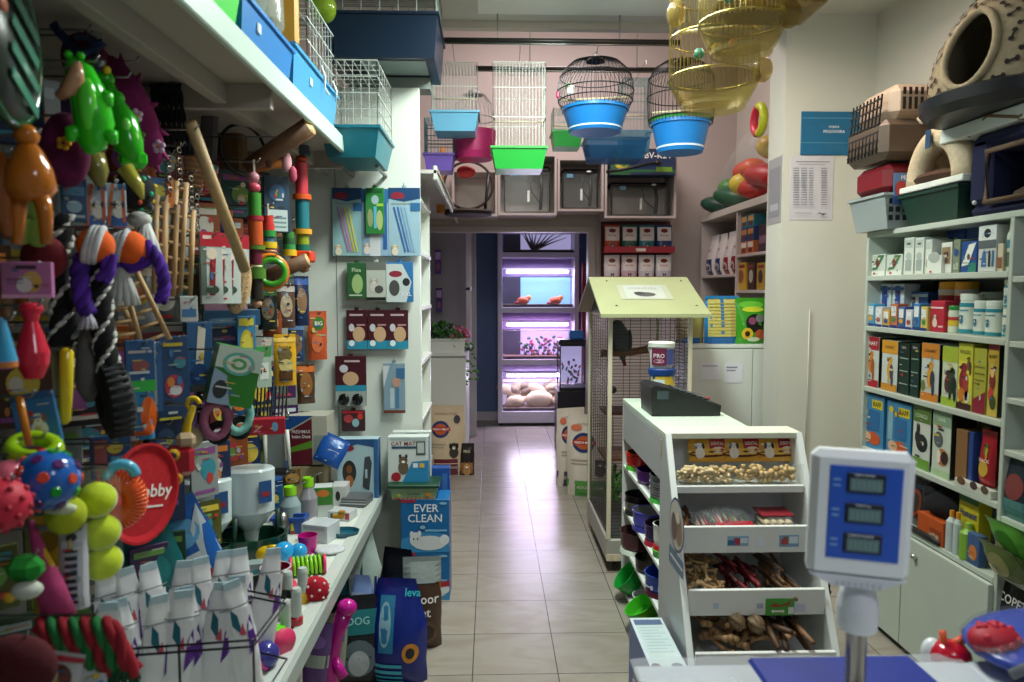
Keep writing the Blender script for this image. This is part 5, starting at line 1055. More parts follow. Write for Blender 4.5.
pouch('feed_pouch', 'black feed bag printed COPET on the lowest shelf at the right edge', 'feed bag', (RX + .03, 2.27, .3), .2, .235, .05, '#141418', [('t', .4, .72, .13, 'COPET', '#c8c4bc', .7), ('e', .5, .42, .25, .1, '#6a7a3a'), ('e', .45, .5, .12, .05, '#c8a050')], rz=RR)
MB().bx(RX + .0, 2.03, 1.42, UY0 - .011, .28, .298, WHITE).build('lower_shelf', t, loc=(-1.89, -1.9, 0))
# ================================================================ ABOVE THE RIGHT SHELVING
# grey carrier with wicker-like grille end and red top, on the top board
a = at(847, 226, X=1.66)
def vents(b, cx, cy, cz, nx, nz, dx, dz, w_, h_, m, y=True):
    for i in range(nx):
        for j in range(nz):
            b.box((cx + (0 if y else i * dx), cy + (i * dx if y else 0), cz + j * dz), (.003, w_, h_) if y else (w_, .003, h_), m)
t = thing('pet_carrier', 'grey pet carrier with picture label and dark red top on the end of the shelving', 'pet carrier', (1.885, 3.19, SH[0] + .001))
b = MB(); tray_mb(.44, .3, .15, M('#9aa4a4'), .88, b=b); b.build('lower_shell', t)
b = MB(); b.box((0, 0, .215), (.42, .27, .13), M('#7a1c26'), .03); b.build('upper_shell', t)
b = MB(); vents(b, -.19, -.147, .045, 4, 3, .03, .035, .018, .022, M('#1e2428'), y=False); o = b.build('vent_slots', t)
b = MB(); b.T = Matrix.Translation((-.11, -.158, .1)); carton_mb(.16, .003, .13, '#5a80b0', [('r', 0, 0, 1, .25, '#2a4a8a'), ('dog', .6, .55, .3, '#e0d8cc', '#8a5a3a'), ('e', .2, .5, .16, .25, '#b83a3a'), ('t', .3, .85, .12, 'PET', '#fff', .4)], b=b); b.build('picture_label', t)
t = thing('pet_carrier', 'beige and brown pet carrier with wire door on top of the red one', 'pet carrier', (1.87, 3.19, SH[0] + .286))
b = MB(); b.box((0, 0, .09), (.46, .32, .17), M('#5a4c40'), .03); b.build('lower_shell', t)
b = MB(); b.box((.02, 0, .245), (.42, .31, .15), M('#b8a490'), .035); b.build('upper_shell', t)
b = MB(); vents(b, -.14, -.157, .235, 6, 1, .025, .06, .012, .05, M('#1c1815'), y=False); vents(b, -.14, -.157, .285, 5, 1, .025, .06, .012, .03, M('#1c1815'), y=False); b.build('vent_slots', t)
b = MB()
for k in range(9): b.wire((-.235, -.12 + k * .03, .03), (-.215, -.12 + k * .03, .28), .004, M('#1c1a18'))
for k in range(7): b.wire((-.232 + k * .002, -.13, .05 + k * .035), (-.232 + k * .002, .13, .05 + k * .035), .004, M('#1c1a18'))
b.build('wire_door', t)
b = MB(); b.tube([(-.08, -.16, .17), (-.08, -.18, .15), (-.02, -.18, .15), (-.02, -.16, .17)], .008, M('#d8c8b4')); b.build('latch', t)
# green plastic tray
t = thing('litter_tray', 'dark green plastic tray on the top board of the shelving', 'tray', (1.84, 2.83, SH[0] + .001)); tray_mb(.24, .38, .13, M('#1c3a30'), .8).build('tray', t)
# cream fleece bed
t = thing('fleece_pet_bed', 'cream fleece pet bed with open arch on the short shelf', 'pet bed', (1.88, 2.84, 1.932), rz=RR)
FL = M('#c4b296', 'f')
b = MB(); b.lathe([(0, 0), (.2, 0), (.215, .02), (.2, .035), (0, .035)], M('#4a3020', 'f'), 28, sy=.8); b.build('base', t)
b = MB(); b.torus((0, -.1, .0), .15, .05, FL, 20, 12, (PI / 2, 0, 0), 0, PI, 1.15); b.build('arch', t)
b = MB()
for k in range(9):
    an = PI * k / 8; b.ell((.13 * math.cos(an), .03, .13 * math.sin(an) * 1.2), (.06, .12, .06), FL, 10, 7)
b.build('hood', t)
MB().box((-.0, -.16, .165), (.03, .004, .07), M('#2a4a6a', 'c')).build('care_tag', t)
# bone patterned bed
t = thing('igloo_pet_bed', 'large beige igloo pet bed with dark bone pattern on the highest shelf', 'pet bed', (1.79, 2.5, 2.112), rz=R(-72)); t.scale = (.88, .88, .95)
b = MB(); b.lathe([(0, 0), (.3, 0), (.33, .03), (.335, .07), (.31, .08), (.29, .05), (0, .04)], M('#131318', 'p'), 32, sy=.82); b.build('black_base', t)
IG = M('#8a7d64', 'f')
def igl(u, v): # u around 0..2pi, v 0..1 up ; y compressed
    r_ = .3 * math.cos(v * PI / 2) ** .6; return (r_ * math.cos(u), r_ * math.sin(u) * .82, .06 + .42 * v ** .9)
b = MB(); nu, nv = 48, 16; vs = [igl(2 * PI * i / nu, j / nv) for j in range(nv + 1) for i in range(nu)]
fs = []
for j in range(nv):
    for i in range(nu):
        u = 2 * PI * (i + .5) / nu; v = (j + .5) / nv; du = (u - 1.5 * PI)
        if (du / .38) ** 2 + ((v - .34) / .32) ** 2 < 1: continue
        fs.append((j * nu + i, j * nu + (i + 1) % nu, (j + 1) * nu + (i + 1) % nu, (j + 1) * nu + i))
b.add(vs, fs, IG, True); b.build('dome', t)
b = MB(); pts = []
for k in range(28):
    a_ = 2 * PI * k / 28; x, y, zz = igl(1.5 * PI + .38 * math.cos(a_), max(0, min(1, .34 + .32 * math.sin(a_)))); pts.append((x, y - .004, zz))
b.tube(pts, .014, M('#94866c', 'f'), 8, closed=True); b.build('opening_rim', t)
b = MB(); b.ell((0, .02, .1), (.24, .17, .06), M('#6e6350', 'f'), 18, 8); b.build('cushion', t)
b = MB(); random.seed(8)
for j in range(9):
    for i in range(22):
        u = 2 * PI * (i + .5 * (j % 2)) / 22; v = .04 + j * .1
        if (((u - 1.5 * PI)) / .46) ** 2 + ((v - .34) / .38) ** 2 < 1: continue
        a_ = random.uniform(0, PI); p = Vector(igl(u, v)); n = Vector((p.x, p.y * 1.5, (p.z - .1) * .8)).normalized(); e = Vector((-math.sin(u), math.cos(u) * .75, 0)).normalized(); f_ = n.cross(e)
        d_ = e * math.cos(a_) + f_ * math.sin(a_); g_ = e * -math.sin(a_) + f_ * math.cos(a_); q0 = p + n * .005
        def Q(x, y): return q0 + d_ * x + g_ * y
        b.add([Q(-.016, -.004), Q(.016, -.004), Q(.016, .004), Q(-.016, .004)], [(0, 1, 2, 3)], M('#241c18', 'f'))
        for sx_ in (-.016, .016):
            b.add([Q(sx_ + .009 * math.cos(k * PI / 3), .011 * math.sin(k * PI / 3)) for k in range(6)], [tuple(range(6))], M('#241c18', 'f'))
b.build('bone_pattern', t)
b = MB(); b.ell((0, 0, .49), (.03, .03, .02), M('#16120f', 'f')); b.build('top_loop', t)
# navy bed below
t = thing('cube_pet_bed', 'navy cube pet bed with brown trimmed opening on the top board at the right', 'pet bed', (1.87, 2.4, SH[0] + .002), rz=RR)
b = MB(); NV = M('#151a3c', 'f'); b.bx(-.22, .22, -.12, .14, 0, .04, NV, .015); b.bx(-.22, -.11, -.13, .14, .04, .28, NV, .02); b.bx(.1, .22, -.13, .14, .04, .28, NV, .02); b.bx(-.2, .2, .1, .14, .04, .28, NV, .015); b.bx(-.22, .22, -.13, .14, .22, .3, NV, .03); b.build('body', t)
b = MB(); b.tube([(-.11, -.135, .045), (-.11, -.135, .22), (.1, -.135, .22), (.1, -.135, .045)], .012, M('#6a5442', 'f'), 8, closed=True); b.build('opening_trim', t)
b = MB(); b.ell((0, 0, .06), (.1, .1, .04), M('#4a3a2e', 'f')); b.build('cushion', t)
b = MB(); b.tube([(-.22, -.135, .3), (-.1, -.14, .34), (.05, -.14, .3), (.22, -.13, .33)], .012, M('#7a6450', 'f'), 8); b.build('top_trim', t)
MB().ell((-.17, -.135, .05), .008, M('#cfd2da')).build('stud', t)
# ================================================================ PILLAR NOTICES
PYF = 3.899
def flat(name, label, cat, px0, px1, py0, py1, Y, base, D, kind='c', thick=.002):
    a = at(px0, py1, Y=Y); c = at(px1, py0, Y=Y)
    return carton(name, label, cat, ((a.x + c.x) / 2, Y - thick / 2, a.z), c.x - a.x, thick, c.z - a.z, base, D, kind=kind)
flat('blue_sign', 'teal blue sign with white lettering on the pillar', 'sign', 800, 868, 112, 155, PYF, '#1a6890', [('r', 0, .84, 1, .855, '#5a9cba'), ('r', 0, .27, 1, .285, '#5a9cba'), ('t', .49, .64, .07, 'KNJIGA', '#dfe8ee', .2), ('t', .49, .54, .07, 'PRIGOVORA', '#dfe8ee', .32)], thick=.006)
D = [('r', .12, .9, .9, .915, '#8a8a94'), ('r', .2, .86, .8, .87, '#9a9aa4')]
for k in range(16):
    v = .8 - k * .038; D += [('r', .06, v, .2, v + .014, '#8e8e9a'), ('r', .24, v, .38, v + .014, '#8e8e9a'), ('r', .42, v, .52, v + .014, '#9a9aa6'), ('r', .7, v, .84, v + .014, '#8e8e9a')]
D += [('r', .1, .1, .5, .108, '#7a7a86'), ('p', [(.6, .08), (.68, .12), (.76, .07), (.85, .1), (.76, .085), (.68, .1)], '#4a4a6a')]
flat('price_list', 'white printed price list taped to the pillar under the blue sign', 'notice', 789, 834, 156, 220, PYF, '#cdcbd0', D)
b = MB(); xs = at(780, 300, Y=3.9).x
a = at(781, 156, Y=3.9); c = at(768, 222, Y=4.05)
carton('side_notice', 'grey notice sheet taped around the left side of the pillar', 'notice', (xs - .0015, 4.01, at(780, 222, Y=3.9).z), .19, .002, .36, '#a4a2a4', [('r', .1, .1, .9, .85, '#8f8d92'), ('r', .2, .2, .8, .3, '#b0aeb2')], rz=-PI / 2)
a = at(856, 232, Y=3.85)
# ================================================================ NICHE RIGHT OF THE PARROT CAGE
NX = 1.74
t = thing('niche_shelving', 'white wall shelving with food packs beyond the pillar', 'shelving unit', (1.9, 5.3, 0)); ox, oy = 1.9, 5.3
zt = at(697, 222, X=NX).z; z1 = [at(737, y, X=NX).z for y in (262, 291)]
yA, yB, yM = at(700, 300, X=NX).y, 4.3, at(735, 300, X=NX).y
cb('top_board', NX - .01, 2.05, yB, yA, zt - .02, zt + .03, M('#c8bfb4')); cb('side_panel', NX, 2.05, yA - .02, yA, .9, zt - .02, PINKW); cb('divider', NX, 2.05, yM - .01, yM + .01, .9, zt - .02, PINKW)
cb('back_panel', 2.04, 2.055, yB, yA - .021, .9, zt - .021, M('#a89e94'))
zl = at(715, 275, X=NX).z
for z in (zl, .98): cb('shelf', NX, 2.04, yM + .01, yA - .021, z - .02, z, PINKW)
zr = [at(750, 253, X=NX).z, at(750, 290, X=NX).z, .98]
for z in zr: cb('shelf', NX, 2.04, yB, yM - .011, z - .02, z, PINKW)
def ns(name, label, cat, px0, px1, ytop, z, base, D, dep=.1, soft=False):
    x = NX + .02; a = at(px0, 300, X=x).y; c = at(px1, 300, X=x).y; h_ = at((px0 + px1) / 2, ytop, X=x).z - z
    if soft: return pouch(name, label, cat, (x + dep / 2, (a + c) / 2, z + .001), abs(a - c), h_, dep, base, D, rz=RR)
    return carton(name, label, cat, (x + dep / 2, (a + c) / 2, z + .001), abs(a - c) - .004, dep, h_, base, D, rz=RR)
for i, (a, c_) in enumerate(((703, 711), (712, 719), (720, 727), (728, 734))):
    ns('food_pouch', 'white topped food pouch in the left niche shelf, ' + ['leftmost', 'second', 'third', 'rightmost'][i], 'pet food bag', a, c_, 236 - i * 2, zl, '#cfc8c4', [('r', 0, 0, 1, .4, ['#24386a', '#24386a', '#8a2030', '#8a2030'][i]), ('t', .5, .62, .08, 'Royal', '#a02a3a', .7), ('e', .5, .2, .3, .1, '#b0a8a0')], .12, True)
for i, (a, c_) in enumerate(((702, 712), (713, 723), (724, 733))): ns('brown_sack', 'brown and cream food sack low in the left niche, ' + ['leftmost', 'middle', 'rightmost'][i], 'pet food bag', a, c_, 296, .98, ['#8a7a6a', '#a89478', '#6a5644'][i], [('r', 0, .5, 1, .8, '#5a4432')], .12, True)
for k in range(3):
    a = at(738, 300, X=NX + .02).y; c_ = at(751, 300, X=NX + .02).y
    for j in range(2):
        yy = a + (c_ - a) * (.25 + .5 * j)
        carton('food_box', '%s food box in the %s column of the upper right niche shelf' % (['orange and white', 'dark blue', 'teal and orange'][k], ['left', 'right'][j]), 'box', (NX + .07, yy, zr[0] + .001 + k * .09), abs(a - c_) * .48, .08, .088, ['#b0603a', '#26406a', '#2a6a7a'][k], [('r', .1, .5, .9, .9, ['#d8ccc0', '#b8783a', '#c89a5a'][k]), ('e', .5, .3, .3, .18, '#5a2a24')], rz=RR)
ns('dark_cone', 'dark pack beside the food boxes in the upper right niche', 'box', 757, 766, 225, zr[0], '#3a2430', [('r', .1, .3, .9, .6, '#7a5a6a')])
for i, (a, c_) in enumerate(((736, 745), (747, 754), (756, 764))): ns('snack_carton', ['yellow snack carton, left', 'dark snack carton, middle', 'yellow and dark snack carton, right'][i] + ' of the lower right niche shelf', 'box', a, c_, 263, zr[1], ['#c89a2a', '#3a2420', '#a8842a'][i], [('e', .5, .5, .3, .25, ['#8a4a2a', '#b8a89a', '#3a2a24'][i]), ('r', .1, .8, .9, .92, '#7a2a20')], .08)
# carnival-like wrapped toy sack on top
t = thing('wrapped_toy_set', 'clear wrapped red and green toy set lying on the niche shelving', 'toy set', (1.86, 5.1, zt + .032))
b = MB(); b.tube([(-.02, .8, .05), (-.04, .45, .13), (-.06, 0, .2), (-.08, -.45, .26), (-.08, -.6, .28)], [.03, .12, .17, .2, .1], M('#dfe6e8', 't'), 14); b.build('clear_wrap', t)
for k, (x, y, z, c_) in enumerate(((-.06, -.1, .1, '#c0281e'), (-.08, -.4, .14, '#b81c1c'), (-.05, .25, .08, '#1f5a3a'), (-.04, .55, .05, '#24483a'), (-.1, -.25, .2, '#d8581e'), (-.08, -.5, .3, '#c8a82a'), (-.06, 0, .22, '#c83a24'), (-.04, .4, .16, '#4a8a3a'), (-.1, -.05, .13, '#e0c83a'))):
    MB().ell((x, y, z), (.1, .2 if k < 4 else .1, .075), M(c_), 12, 7, (.2, 0, .3 * k)).build('plastic_piece', t)
b = MB(); b.torus((0, 0, .1), .08, .025, M('#d8304a'), 20, 8, (0, PI / 2, 0), 0, PI); b.torus((0, 0, .1), .08, .025, M('#c8d02a'), 20, 8, (0, PI / 2, 0), PI, 2 * PI)
b.build('toy_ring', label='pink and yellow ring toy peeking out above the wrapped set', cat='toy', loc=(at(762, 118, Y=4.35).x, 4.4, at(762, 118, Y=4.35).z - .1))
# low partition with notes, bags on top
LY = 4.26; a = at(690, 345, Y=LY); c = at(766, 348, Y=LY)
t = thing('low_cabinet', 'white cabinet with two paper notes, right of the parrot cage', 'cabinet', ((a.x + c.x) / 2, LY, 0)); ox, oy = t.location.x, LY
xj = at(752, 400, Y=LY).x
cb('body', a.x - .02, c.x + .04, LY + .018, LY + .5, 0, a.z - .02, LAM); cb('top', a.x - .02, c.x + .05, LY - .004, LY + .52, a.z - .02, a.z, LAM); cb('door', a.x - .015, xj - .002, LY, LY + .017, .05, a.z - .023, LAM); cb('door', xj + .002, c.x + .035, LY, LY + .017, .05, a.z - .023, LAM)
CZT = a.z
flat('paper_note', 'left paper note taped to the white cabinet', 'note', 700, 720, 362, 380, LY - .001, '#dfe0e8', [('r', .1, .75, .9, .82, '#a8a8b8')]); flat('paper_note', 'right paper note with handwriting on the white cabinet', 'note', 724, 743, 363, 383, LY - .001, '#dfe0e8', [('r', .1, .75, .7, .82, '#8a8a9e'), ('r', .1, .6, .6, .66, '#8a8a9e')])
def bagc(label, px0, px1, ytop, Y, base, D, th_=.08, kind='l'):
    a = at(px0, 345, Y=Y); c = at(px1, ytop, Y=Y)
    return pouch('seed_bag', label, 'feed bag', ((a.x + c.x) / 2, Y, CZT + .001), c.x - a.x, c.z - CZT, th_, base, D, kind=kind)
ST = [('r', .08, .15, .92, .95, '#c8c06a'), ('r', .45, .0, .55, 1, '#2a78b0')] + [('r', .1, .2 + .07 * k, .9, .215 + .07 * k, '#a89a4a') for k in range(10)] + [('r', 0, 0, 1, .13, '#1f68a8'), ('r', 0, .94, 1, 1, '#2a80b8')]
bagc('clear bag of yellow hay with blue edging, left one beside the cage', 676, 704, 300, 4.42, '#9a9454', [('r', 0, 0, 1, .13, '#1f68a8'), ('r', .4, 0, .5, 1, '#2a78b0')]); bagc('clear bag of yellow hay with blue edging in the middle', 704, 738, 296, 4.38, '#2a80b8', ST)
bagc('green feed bag with sunflower and fruits', 734, 766, 298, 4.37, '#3f9a24', [('e', .5, .85, .4, .08, '#6ac03a'), ('e', .55, .75, .35, .06, '#c8d83a'), ('e', .6, .45, .3, .2, '#1c1c18'), ('e', .35, .22, .18, .13, '#d8b82a'), ('e', .35, .22, .08, .06, '#3a2412'), ('e', .75, .2, .16, .12, '#b85a34'), ('e', .5, .5, .12, .08, '#8a4a6a'), ('e', .75, .55, .14, .09, '#7a7a7a'), ('e', .55, .1, .2, .05, '#d0e0b8')])
# ================================================================ LEFT WALL TOYS
pegs = MB(); MAIN = []          # (short noun, px, py)
PEGT = [o for o in bpy.data.objects if o.name == 'pegboard'][0]
def peg(x, y, z):
    MB().tube([(-1.184, y, z), (x + .015, y, z), (x + .022, y, z + .012)], .0028, M('#8a8c8a', 'm'), 5).build('peg_hook', PEGT)
def PT(px, py, X):
    p = at(px, py, X=X); return p, p.y / F
def hc(name, label, cat, px0, px1, py0, py1, X, base, D, rz=32, soft=False, t=.012, noun=None, hook=True, kind=None, tilt=0, **k):
    px = (px0 + px1) / 2; p, s = PT(px, py0, X); q, _ = PT(px, py1, X); h_ = p.z - q.z
    view = math.degrees(math.atan2(-p.x, p.y)); w_ = (px1 - px0) * s / max(.5, math.cos(R(rz - view)))
    loc = (p.x, p.y, q.z); rot = (0, R(tilt), R(rz))
    D = list(D) + busy(6)
    if soft: o = pouch(name, label, cat, loc, w_, h_, max(t, .03), base, D, rz=R(rz), rot=rot, kind=kind or 'l', **k)
    else: o = carton(name, label, cat, loc, w_, t, h_, base, D, rz=R(rz), rot=rot, kind=kind or 'c')
    if hook: peg(p.x, p.y, p.z - .01)
    if noun: MAIN.append((noun, px, (py0 + py1) / 2))
    return o
def toy(name, label, px, py, X, fn, cat='dog toy', hookpx=None, rz=0, noun=None, rot=None):
    """fn(b, s): builds the toy centred on the origin, s = metres per photo pixel at that place"""
    p, s = PT(px, py, X); b = MB(); fn(b, s); o = b.build(name, label=label, cat=cat, loc=p, rz=R(rz), rot=rot)
    if hookpx is not None:
        zt = at(px, py - hookpx, X=X).z
        peg(p.x, p.y, zt)
    if noun: MAIN.append((noun, px, py))
    return o
def sub(o, name, fn, s): b = MB(); fn(b, s); return b.build(name, o)
def stitch(b, pts, r_):
    rope(b, pts, r_, ['#101012', '#141416', '#0c0c0e'], 3, 3, 60); n = 46; P = [Vector(p) for p in pts]
    for k in range(n):
        f = k / n * (len(P) - 1); i = int(f); p = P[i].lerp(P[i + 1], f - i); a = k * 1.9
        b.ell(p + Vector((math.cos(a), math.sin(a), 0)) * r_ * .92, (r_ * .3, r_ * .62, r_ * .22), M('#c8c8c4', 'f'), 7, 4, (.7, 0, a))
def rope(b, pts, r_, cols, tw=2.2, n=3, seg=40, kind='f'):
    P = [Vector(p) for p in pts]; L_ = []
    for i in range(seg + 1):       # catmull-rom
        f = i / seg * (len(P) - 1); k = min(int(f), len(P) - 2); u = f - k
        p0, p1, p2, p3 = P[max(k - 1, 0)], P[k], P[k + 1], P[min(k + 2, len(P) - 1)]
        L_.append(.5 * ((2 * p1) + (p2 - p0) * u + (2 * p0 - 5 * p1 + 4 * p2 - p3) * u * u + (3 * p1 - p0 - 3 * p2 + p3) * u ** 3))
    tot = sum((L_[i + 1] - L_[i]).length for i in range(seg)); turns = tot / (r_ * 2 * PI) * tw / 2
    for j in range(n):
        st = []
        for i, p in enumerate(L_):
            t_ = (L_[min(i + 1, seg)] - L_[max(i - 1, 0)]).normalized(); u = t_.cross(Vector((0, 1, 0)))
            u = u.normalized() if u.length > .05 else t_.orthogonal().normalized(); w_ = t_.cross(u)
            a_ = 2 * PI * (i / seg * turns + j / n); st.append(p + (u * math.cos(a_) + w_ * math.sin(a_)) * r_ * .5)
        b.tube(st, r_ * .62, M(cols[j % len(cols)], kind), 7)
def fray(b, c, l, r_, col, n=9):
    for k in range(n):
        a_ = 2 * PI * k / n; b.tube([c, (c[0] + r_ * .6 * math.cos(a_), c[1] + r_ * .5 * math.sin(a_), c[2] - l * .6), (c[0] + r_ * math.cos(a_), c[1] + r_ * math.sin(a_), c[2] - l)], [r_ * .3, r_ * .3, r_ * .18], M(col, 'f'), 6)
# --- nearest column
o = toy('flying_disc', 'large dark green round disc toy hanging at the top left corner', 8, 40, -.80, lambda b, s: (b.torus((0, 0, 0), 78 * s, 5 * s, M('#1d4a30', 'g'), 32, 8, (PI / 2, 0, 0)), b.tube([(0, -.004, 0), (0, .004, 0)], 75 * s, M('#12261c', 'p'), 32)), rot=(0, 0, 0), hookpx=50, noun='green disc')
o.rotation_euler = (0, R(8), R(104))
p, s = PT(8, 40, -.80)
b = MB(); [b.box((30 * s, -.009, (-40 + 26 * k) * s), (70 * s, .003, 12 * s), M('#4f8a78', 'g'), .001, (0, R(14), 0)) for k in range(4)]; b.ell((-34 * s, -.012, 20 * s), (12 * s, .006, 8 * s), M('#a8583a')); b.build('printed_stripes', o)
def legs(b, s, col, kind='g'):
    m = M(col, kind); b.tube([(0, 0, 38 * s), (0, 0, 28 * s), (0, 0, 10 * s), (0, 0, -8 * s), (0, 0, -20 * s)], [5 * s, 12 * s, 20 * s, 23 * s, 14 * s], m, 14)
    for q in (-1, 1): b.tube([(q * 9 * s, 0, -10 * s), (q * 13 * s, 0, -32 * s), (q * 14 * s, -2 * s, -62 * s)], [9 * s, 7 * s, 5 * s], m, 10); 0
    b.ell((0, -2 * s, 42 * s), (11 * s, 12 * s, 11 * s), m)
toy('rubber_chicken_toy', 'orange rubber animal toy with dangling legs, left of the purple plush', 30, 180, -.80, lambda b, s: legs(b, s, '#b8681c'), hookpx=44, noun='orange rubber toy')
toy('rubber_toy_leg', 'dull orange rubber toy half cut off by the left edge', 2, 195, -.84, lambda b, s: b.tube([(0, 0, 40 * s), (0, 0, 10 * s), (0, 0, -20 * s), (4 * s, 0, -40 * s)], [6 * s, 14 * s, 10 * s, 5 * s], M('#8a4a1c', 'g'), 12), hookpx=40)
def croc(b, s, col='#2fc41e'):
    m = M(col, 'g'); b.tube([(-14 * s, 0, 44 * s), (-8 * s, 0, 34 * s), (0, 0, 10 * s), (3 * s, 0, -14 * s), (0, 0, -36 * s), (-3 * s, 0, -44 * s)], [6 * s, 13 * s, 17 * s, 18 * s, 12 * s, 3 * s], m, 14)
    for x, z in ((-16, -22), (19, -22), (-15, 18), (16, 14)): b.tube([(x * .4 * s, -2 * s, z * s), (x * s, -6 * s, (z - 4) * s), (x * 1.05 * s, -6 * s, (z - 12) * s)], [7 * s, 7 * s, 4 * s], m, 8)
    b.ell((0, -12 * s, 0), (9 * s, 8 * s, 26 * s), M('#59dc3c', 'g'), 12, 8)
    for q in (-1, 1): b.ell((-10 * s + q * 5 * s, -8 * s, 46 * s), 4 * s, m, 8, 5)
toy('crocodile_toy', 'shiny green rubber crocodile hanging head up below the white card', 90, 108, -.80, croc, rz=20, hookpx=46, noun='green crocodile')
toy('crocodile_toy', 'smaller green knobbly dinosaur toy right of the crocodile', 124, 132, -.86, lambda b, s: (b.tube([(-18 * s, 0, 48 * s), (-10 * s, 0, 30 * s), (0, 0, 10 * s), (4 * s, 0, -14 * s), (14 * s, 0, -32 * s)], [8 * s, 9 * s, 13 * s, 14 * s, 4 * s], M('#2aa81c', 'g'), 12), b.ell((-18 * s, 0, 50 * s), (11 * s, 9 * s, 9 * s), M('#2aa81c', 'g')), b.ell((-2 * s, -6 * s, 30 * s), (7 * s, 5 * s, 7 * s), M('#2fc41e', 'g')), b.box((8 * s, 0, -26 * s), (26 * s, 12 * s, 18 * s), M('#2fc41e', 'g'), 5 * s), b.ell((-10 * s, -8 * s, 56 * s), (4 * s, 3 * s, 4 * s), M('#e8d020')), b.ell((6 * s, -9 * s, 4 * s), (5 * s, 4 * s, 8 * s), M('#7ae05a', 'g'))), hookpx=54, noun='green dinosaur')
toy('pink_tongue_toy', 'flesh coloured rubber piece poking out left of the crocodile', 68, 84, -.82, lambda b, s: b.tube([(-10 * s, 0, -12 * s), (0, 0, -6 * s), (8 * s, 0, 6 * s), (10 * s, 0, 20 * s)], [4 * s, 7 * s, 8 * s, 4 * s], M('#b88a68', 'g'), 10), hookpx=16)
toy('rubber_snout_toy', 'khaki rubber snout hanging below the green crocodile', 98, 172, -.88, lambda b, s: (b.tube([(-6 * s, 0, 20 * s), (0, 0, 0), (2 * s, 0, -14 * s)], [12 * s, 10 * s, 4 * s], M('#7a7438', 'g'), 10), b.tube([(26 * s, 0, 4 * s), (38 * s, 0, -14 * s), (42 * s, 0, -26 * s)], [8 * s, 6 * s, 1.5 * s], M('#a8a040', 'g'), 8)), hookpx=20)
def plush(b, s, rx, rz_, col, flowers, spikes=0):
    b.ell((0, 0, 0), (rx * s, rx * .6 * s, rz_ * s), M(col, 'f'), 20, 12)
    for k in range(spikes):
        a_ = PI * .5 - PI * k / (spikes - 1); b.tube([(rx * .8 * s * math.cos(a_), 0, rz_ * .85 * s * math.sin(a_)), (rx * 1.3 * s * math.cos(a_), 0, rz_ * 1.12 * s * math.sin(a_))], [5 * s, .5 * s], M(col, 'f'), 7)
    for x, z, c_, c2 in flowers:
        y = -rx * .6 * s * math.sqrt(max(.05, 1 - (x / rx) ** 2 - (z / rz_) ** 2)) - .002
        for k in range(5): b.ell(((x + 4 * math.cos(k * 1.257)) * s, y, (z + 4 * math.sin(k * 1.257)) * s), (3 * s, 2 * s, 3 * s), M(c_, 'f'), 7, 4)
        b.ell((x * s, y - .001, z * s), (2 * s, 2 * s, 2 * s), M(c2, 'f'), 6, 4)
toy('spiky_plush_toy', 'long purple plush toy with white flowers and green leaves near the loft', 132, 112, -.93, lambda b, s: plush(b, s, 20, 56, '#7c1c58', [(4, -8, '#e0c8d8', '#d8a030'), (10, -40, '#c8a0c0', '#b86a40'), (-2, -26, '#6a8a3a', '#6a8a3a'), (-6, 4, '#6a8a3a', '#7a9a4a')], 7), rot=(0, R(-22), R(10)), hookpx=50, noun='purple spiky plush')
toy('plush_toy', 'dark purple plush toy with a yellow felt flower', 66, 150, -.88, lambda b, s: plush(b, s, 22, 36, '#5e0f40', [(2, 4, '#e8a828', '#8a3a5a')]), rz=15, hookpx=34, noun='purple plush')
toy('plush_toy', 'small wine red plush above the purple flower plush', 84, 58, -.95, lambda b, s: plush(b, s, 20, 24, '#5a1030', []), rz=15, hookpx=22)
def dotball(b, s):
    b.ell((0, 0, 0), 19 * s, M('#101014', 'f'), 18, 12); i = 0
    for k in range(22):
        ph = math.asin(1 - 2 * (k + .5) / 22); a_ = k * 2.4; p = Vector((math.cos(ph) * math.cos(a_), math.cos(ph) * math.sin(a_), math.sin(ph))) * 19 * s
        b.ell(p, 2.6 * s, M(['#e0c040', '#3ab890', '#c85a3a', '#dcdcdc'][k % 4], 'f'), 6, 4)
toy('dotted_plush_ball', 'black plush ball with coloured dots under the green dinosaur', 134, 190, -.93, dotball, hookpx=18, noun='dotted black ball')
hc('white_card', 'plain white backing card at the top of the left wall', 'card', 78, 101, 26, 60, -.97, '#a8a8a0', [('e', .5, .9, .1, .04, '#5a5a58')], rz=20, noun='white card')
toy('harness', 'dark blue strap harness tangled in front of the white card', 82, 46, -.93, lambda b, s: (rope(b, [(-26 * s, 0, 20 * s), (-12 * s, 0, 2 * s), (4 * s, -6 * s, -8 * s), (20 * s, 0, 4 * s)], 4 * s, ['#1c2c54'], 1), rope(b, [(-6 * s, 0, 8 * s), (10 * s, 0, 6 * s), (14 * s, 0, -20 * s), (6 * s, 0, -16 * s)], 3 * s, ['#3a3e58'], 1), b.ell((16 * s, -4 * s, -16 * s), (8 * s, 4 * s, 5 * s), M('#8a8a92', 'm'))), cat='harness', hookpx=16)
hc('blister_card', 'blue toothpaste card with white print below the purple plush', 'pack', 62, 84, 178, 222, -.94, '#1c4468', [('r', .1, .6, .9, .8, '#4a7a9a'), ('e', .5, .35, .3, .14, '#8aa8b8'), ('r', .1, .1, .9, .16, '#a8b8c0')], noun='blue toothpaste card')
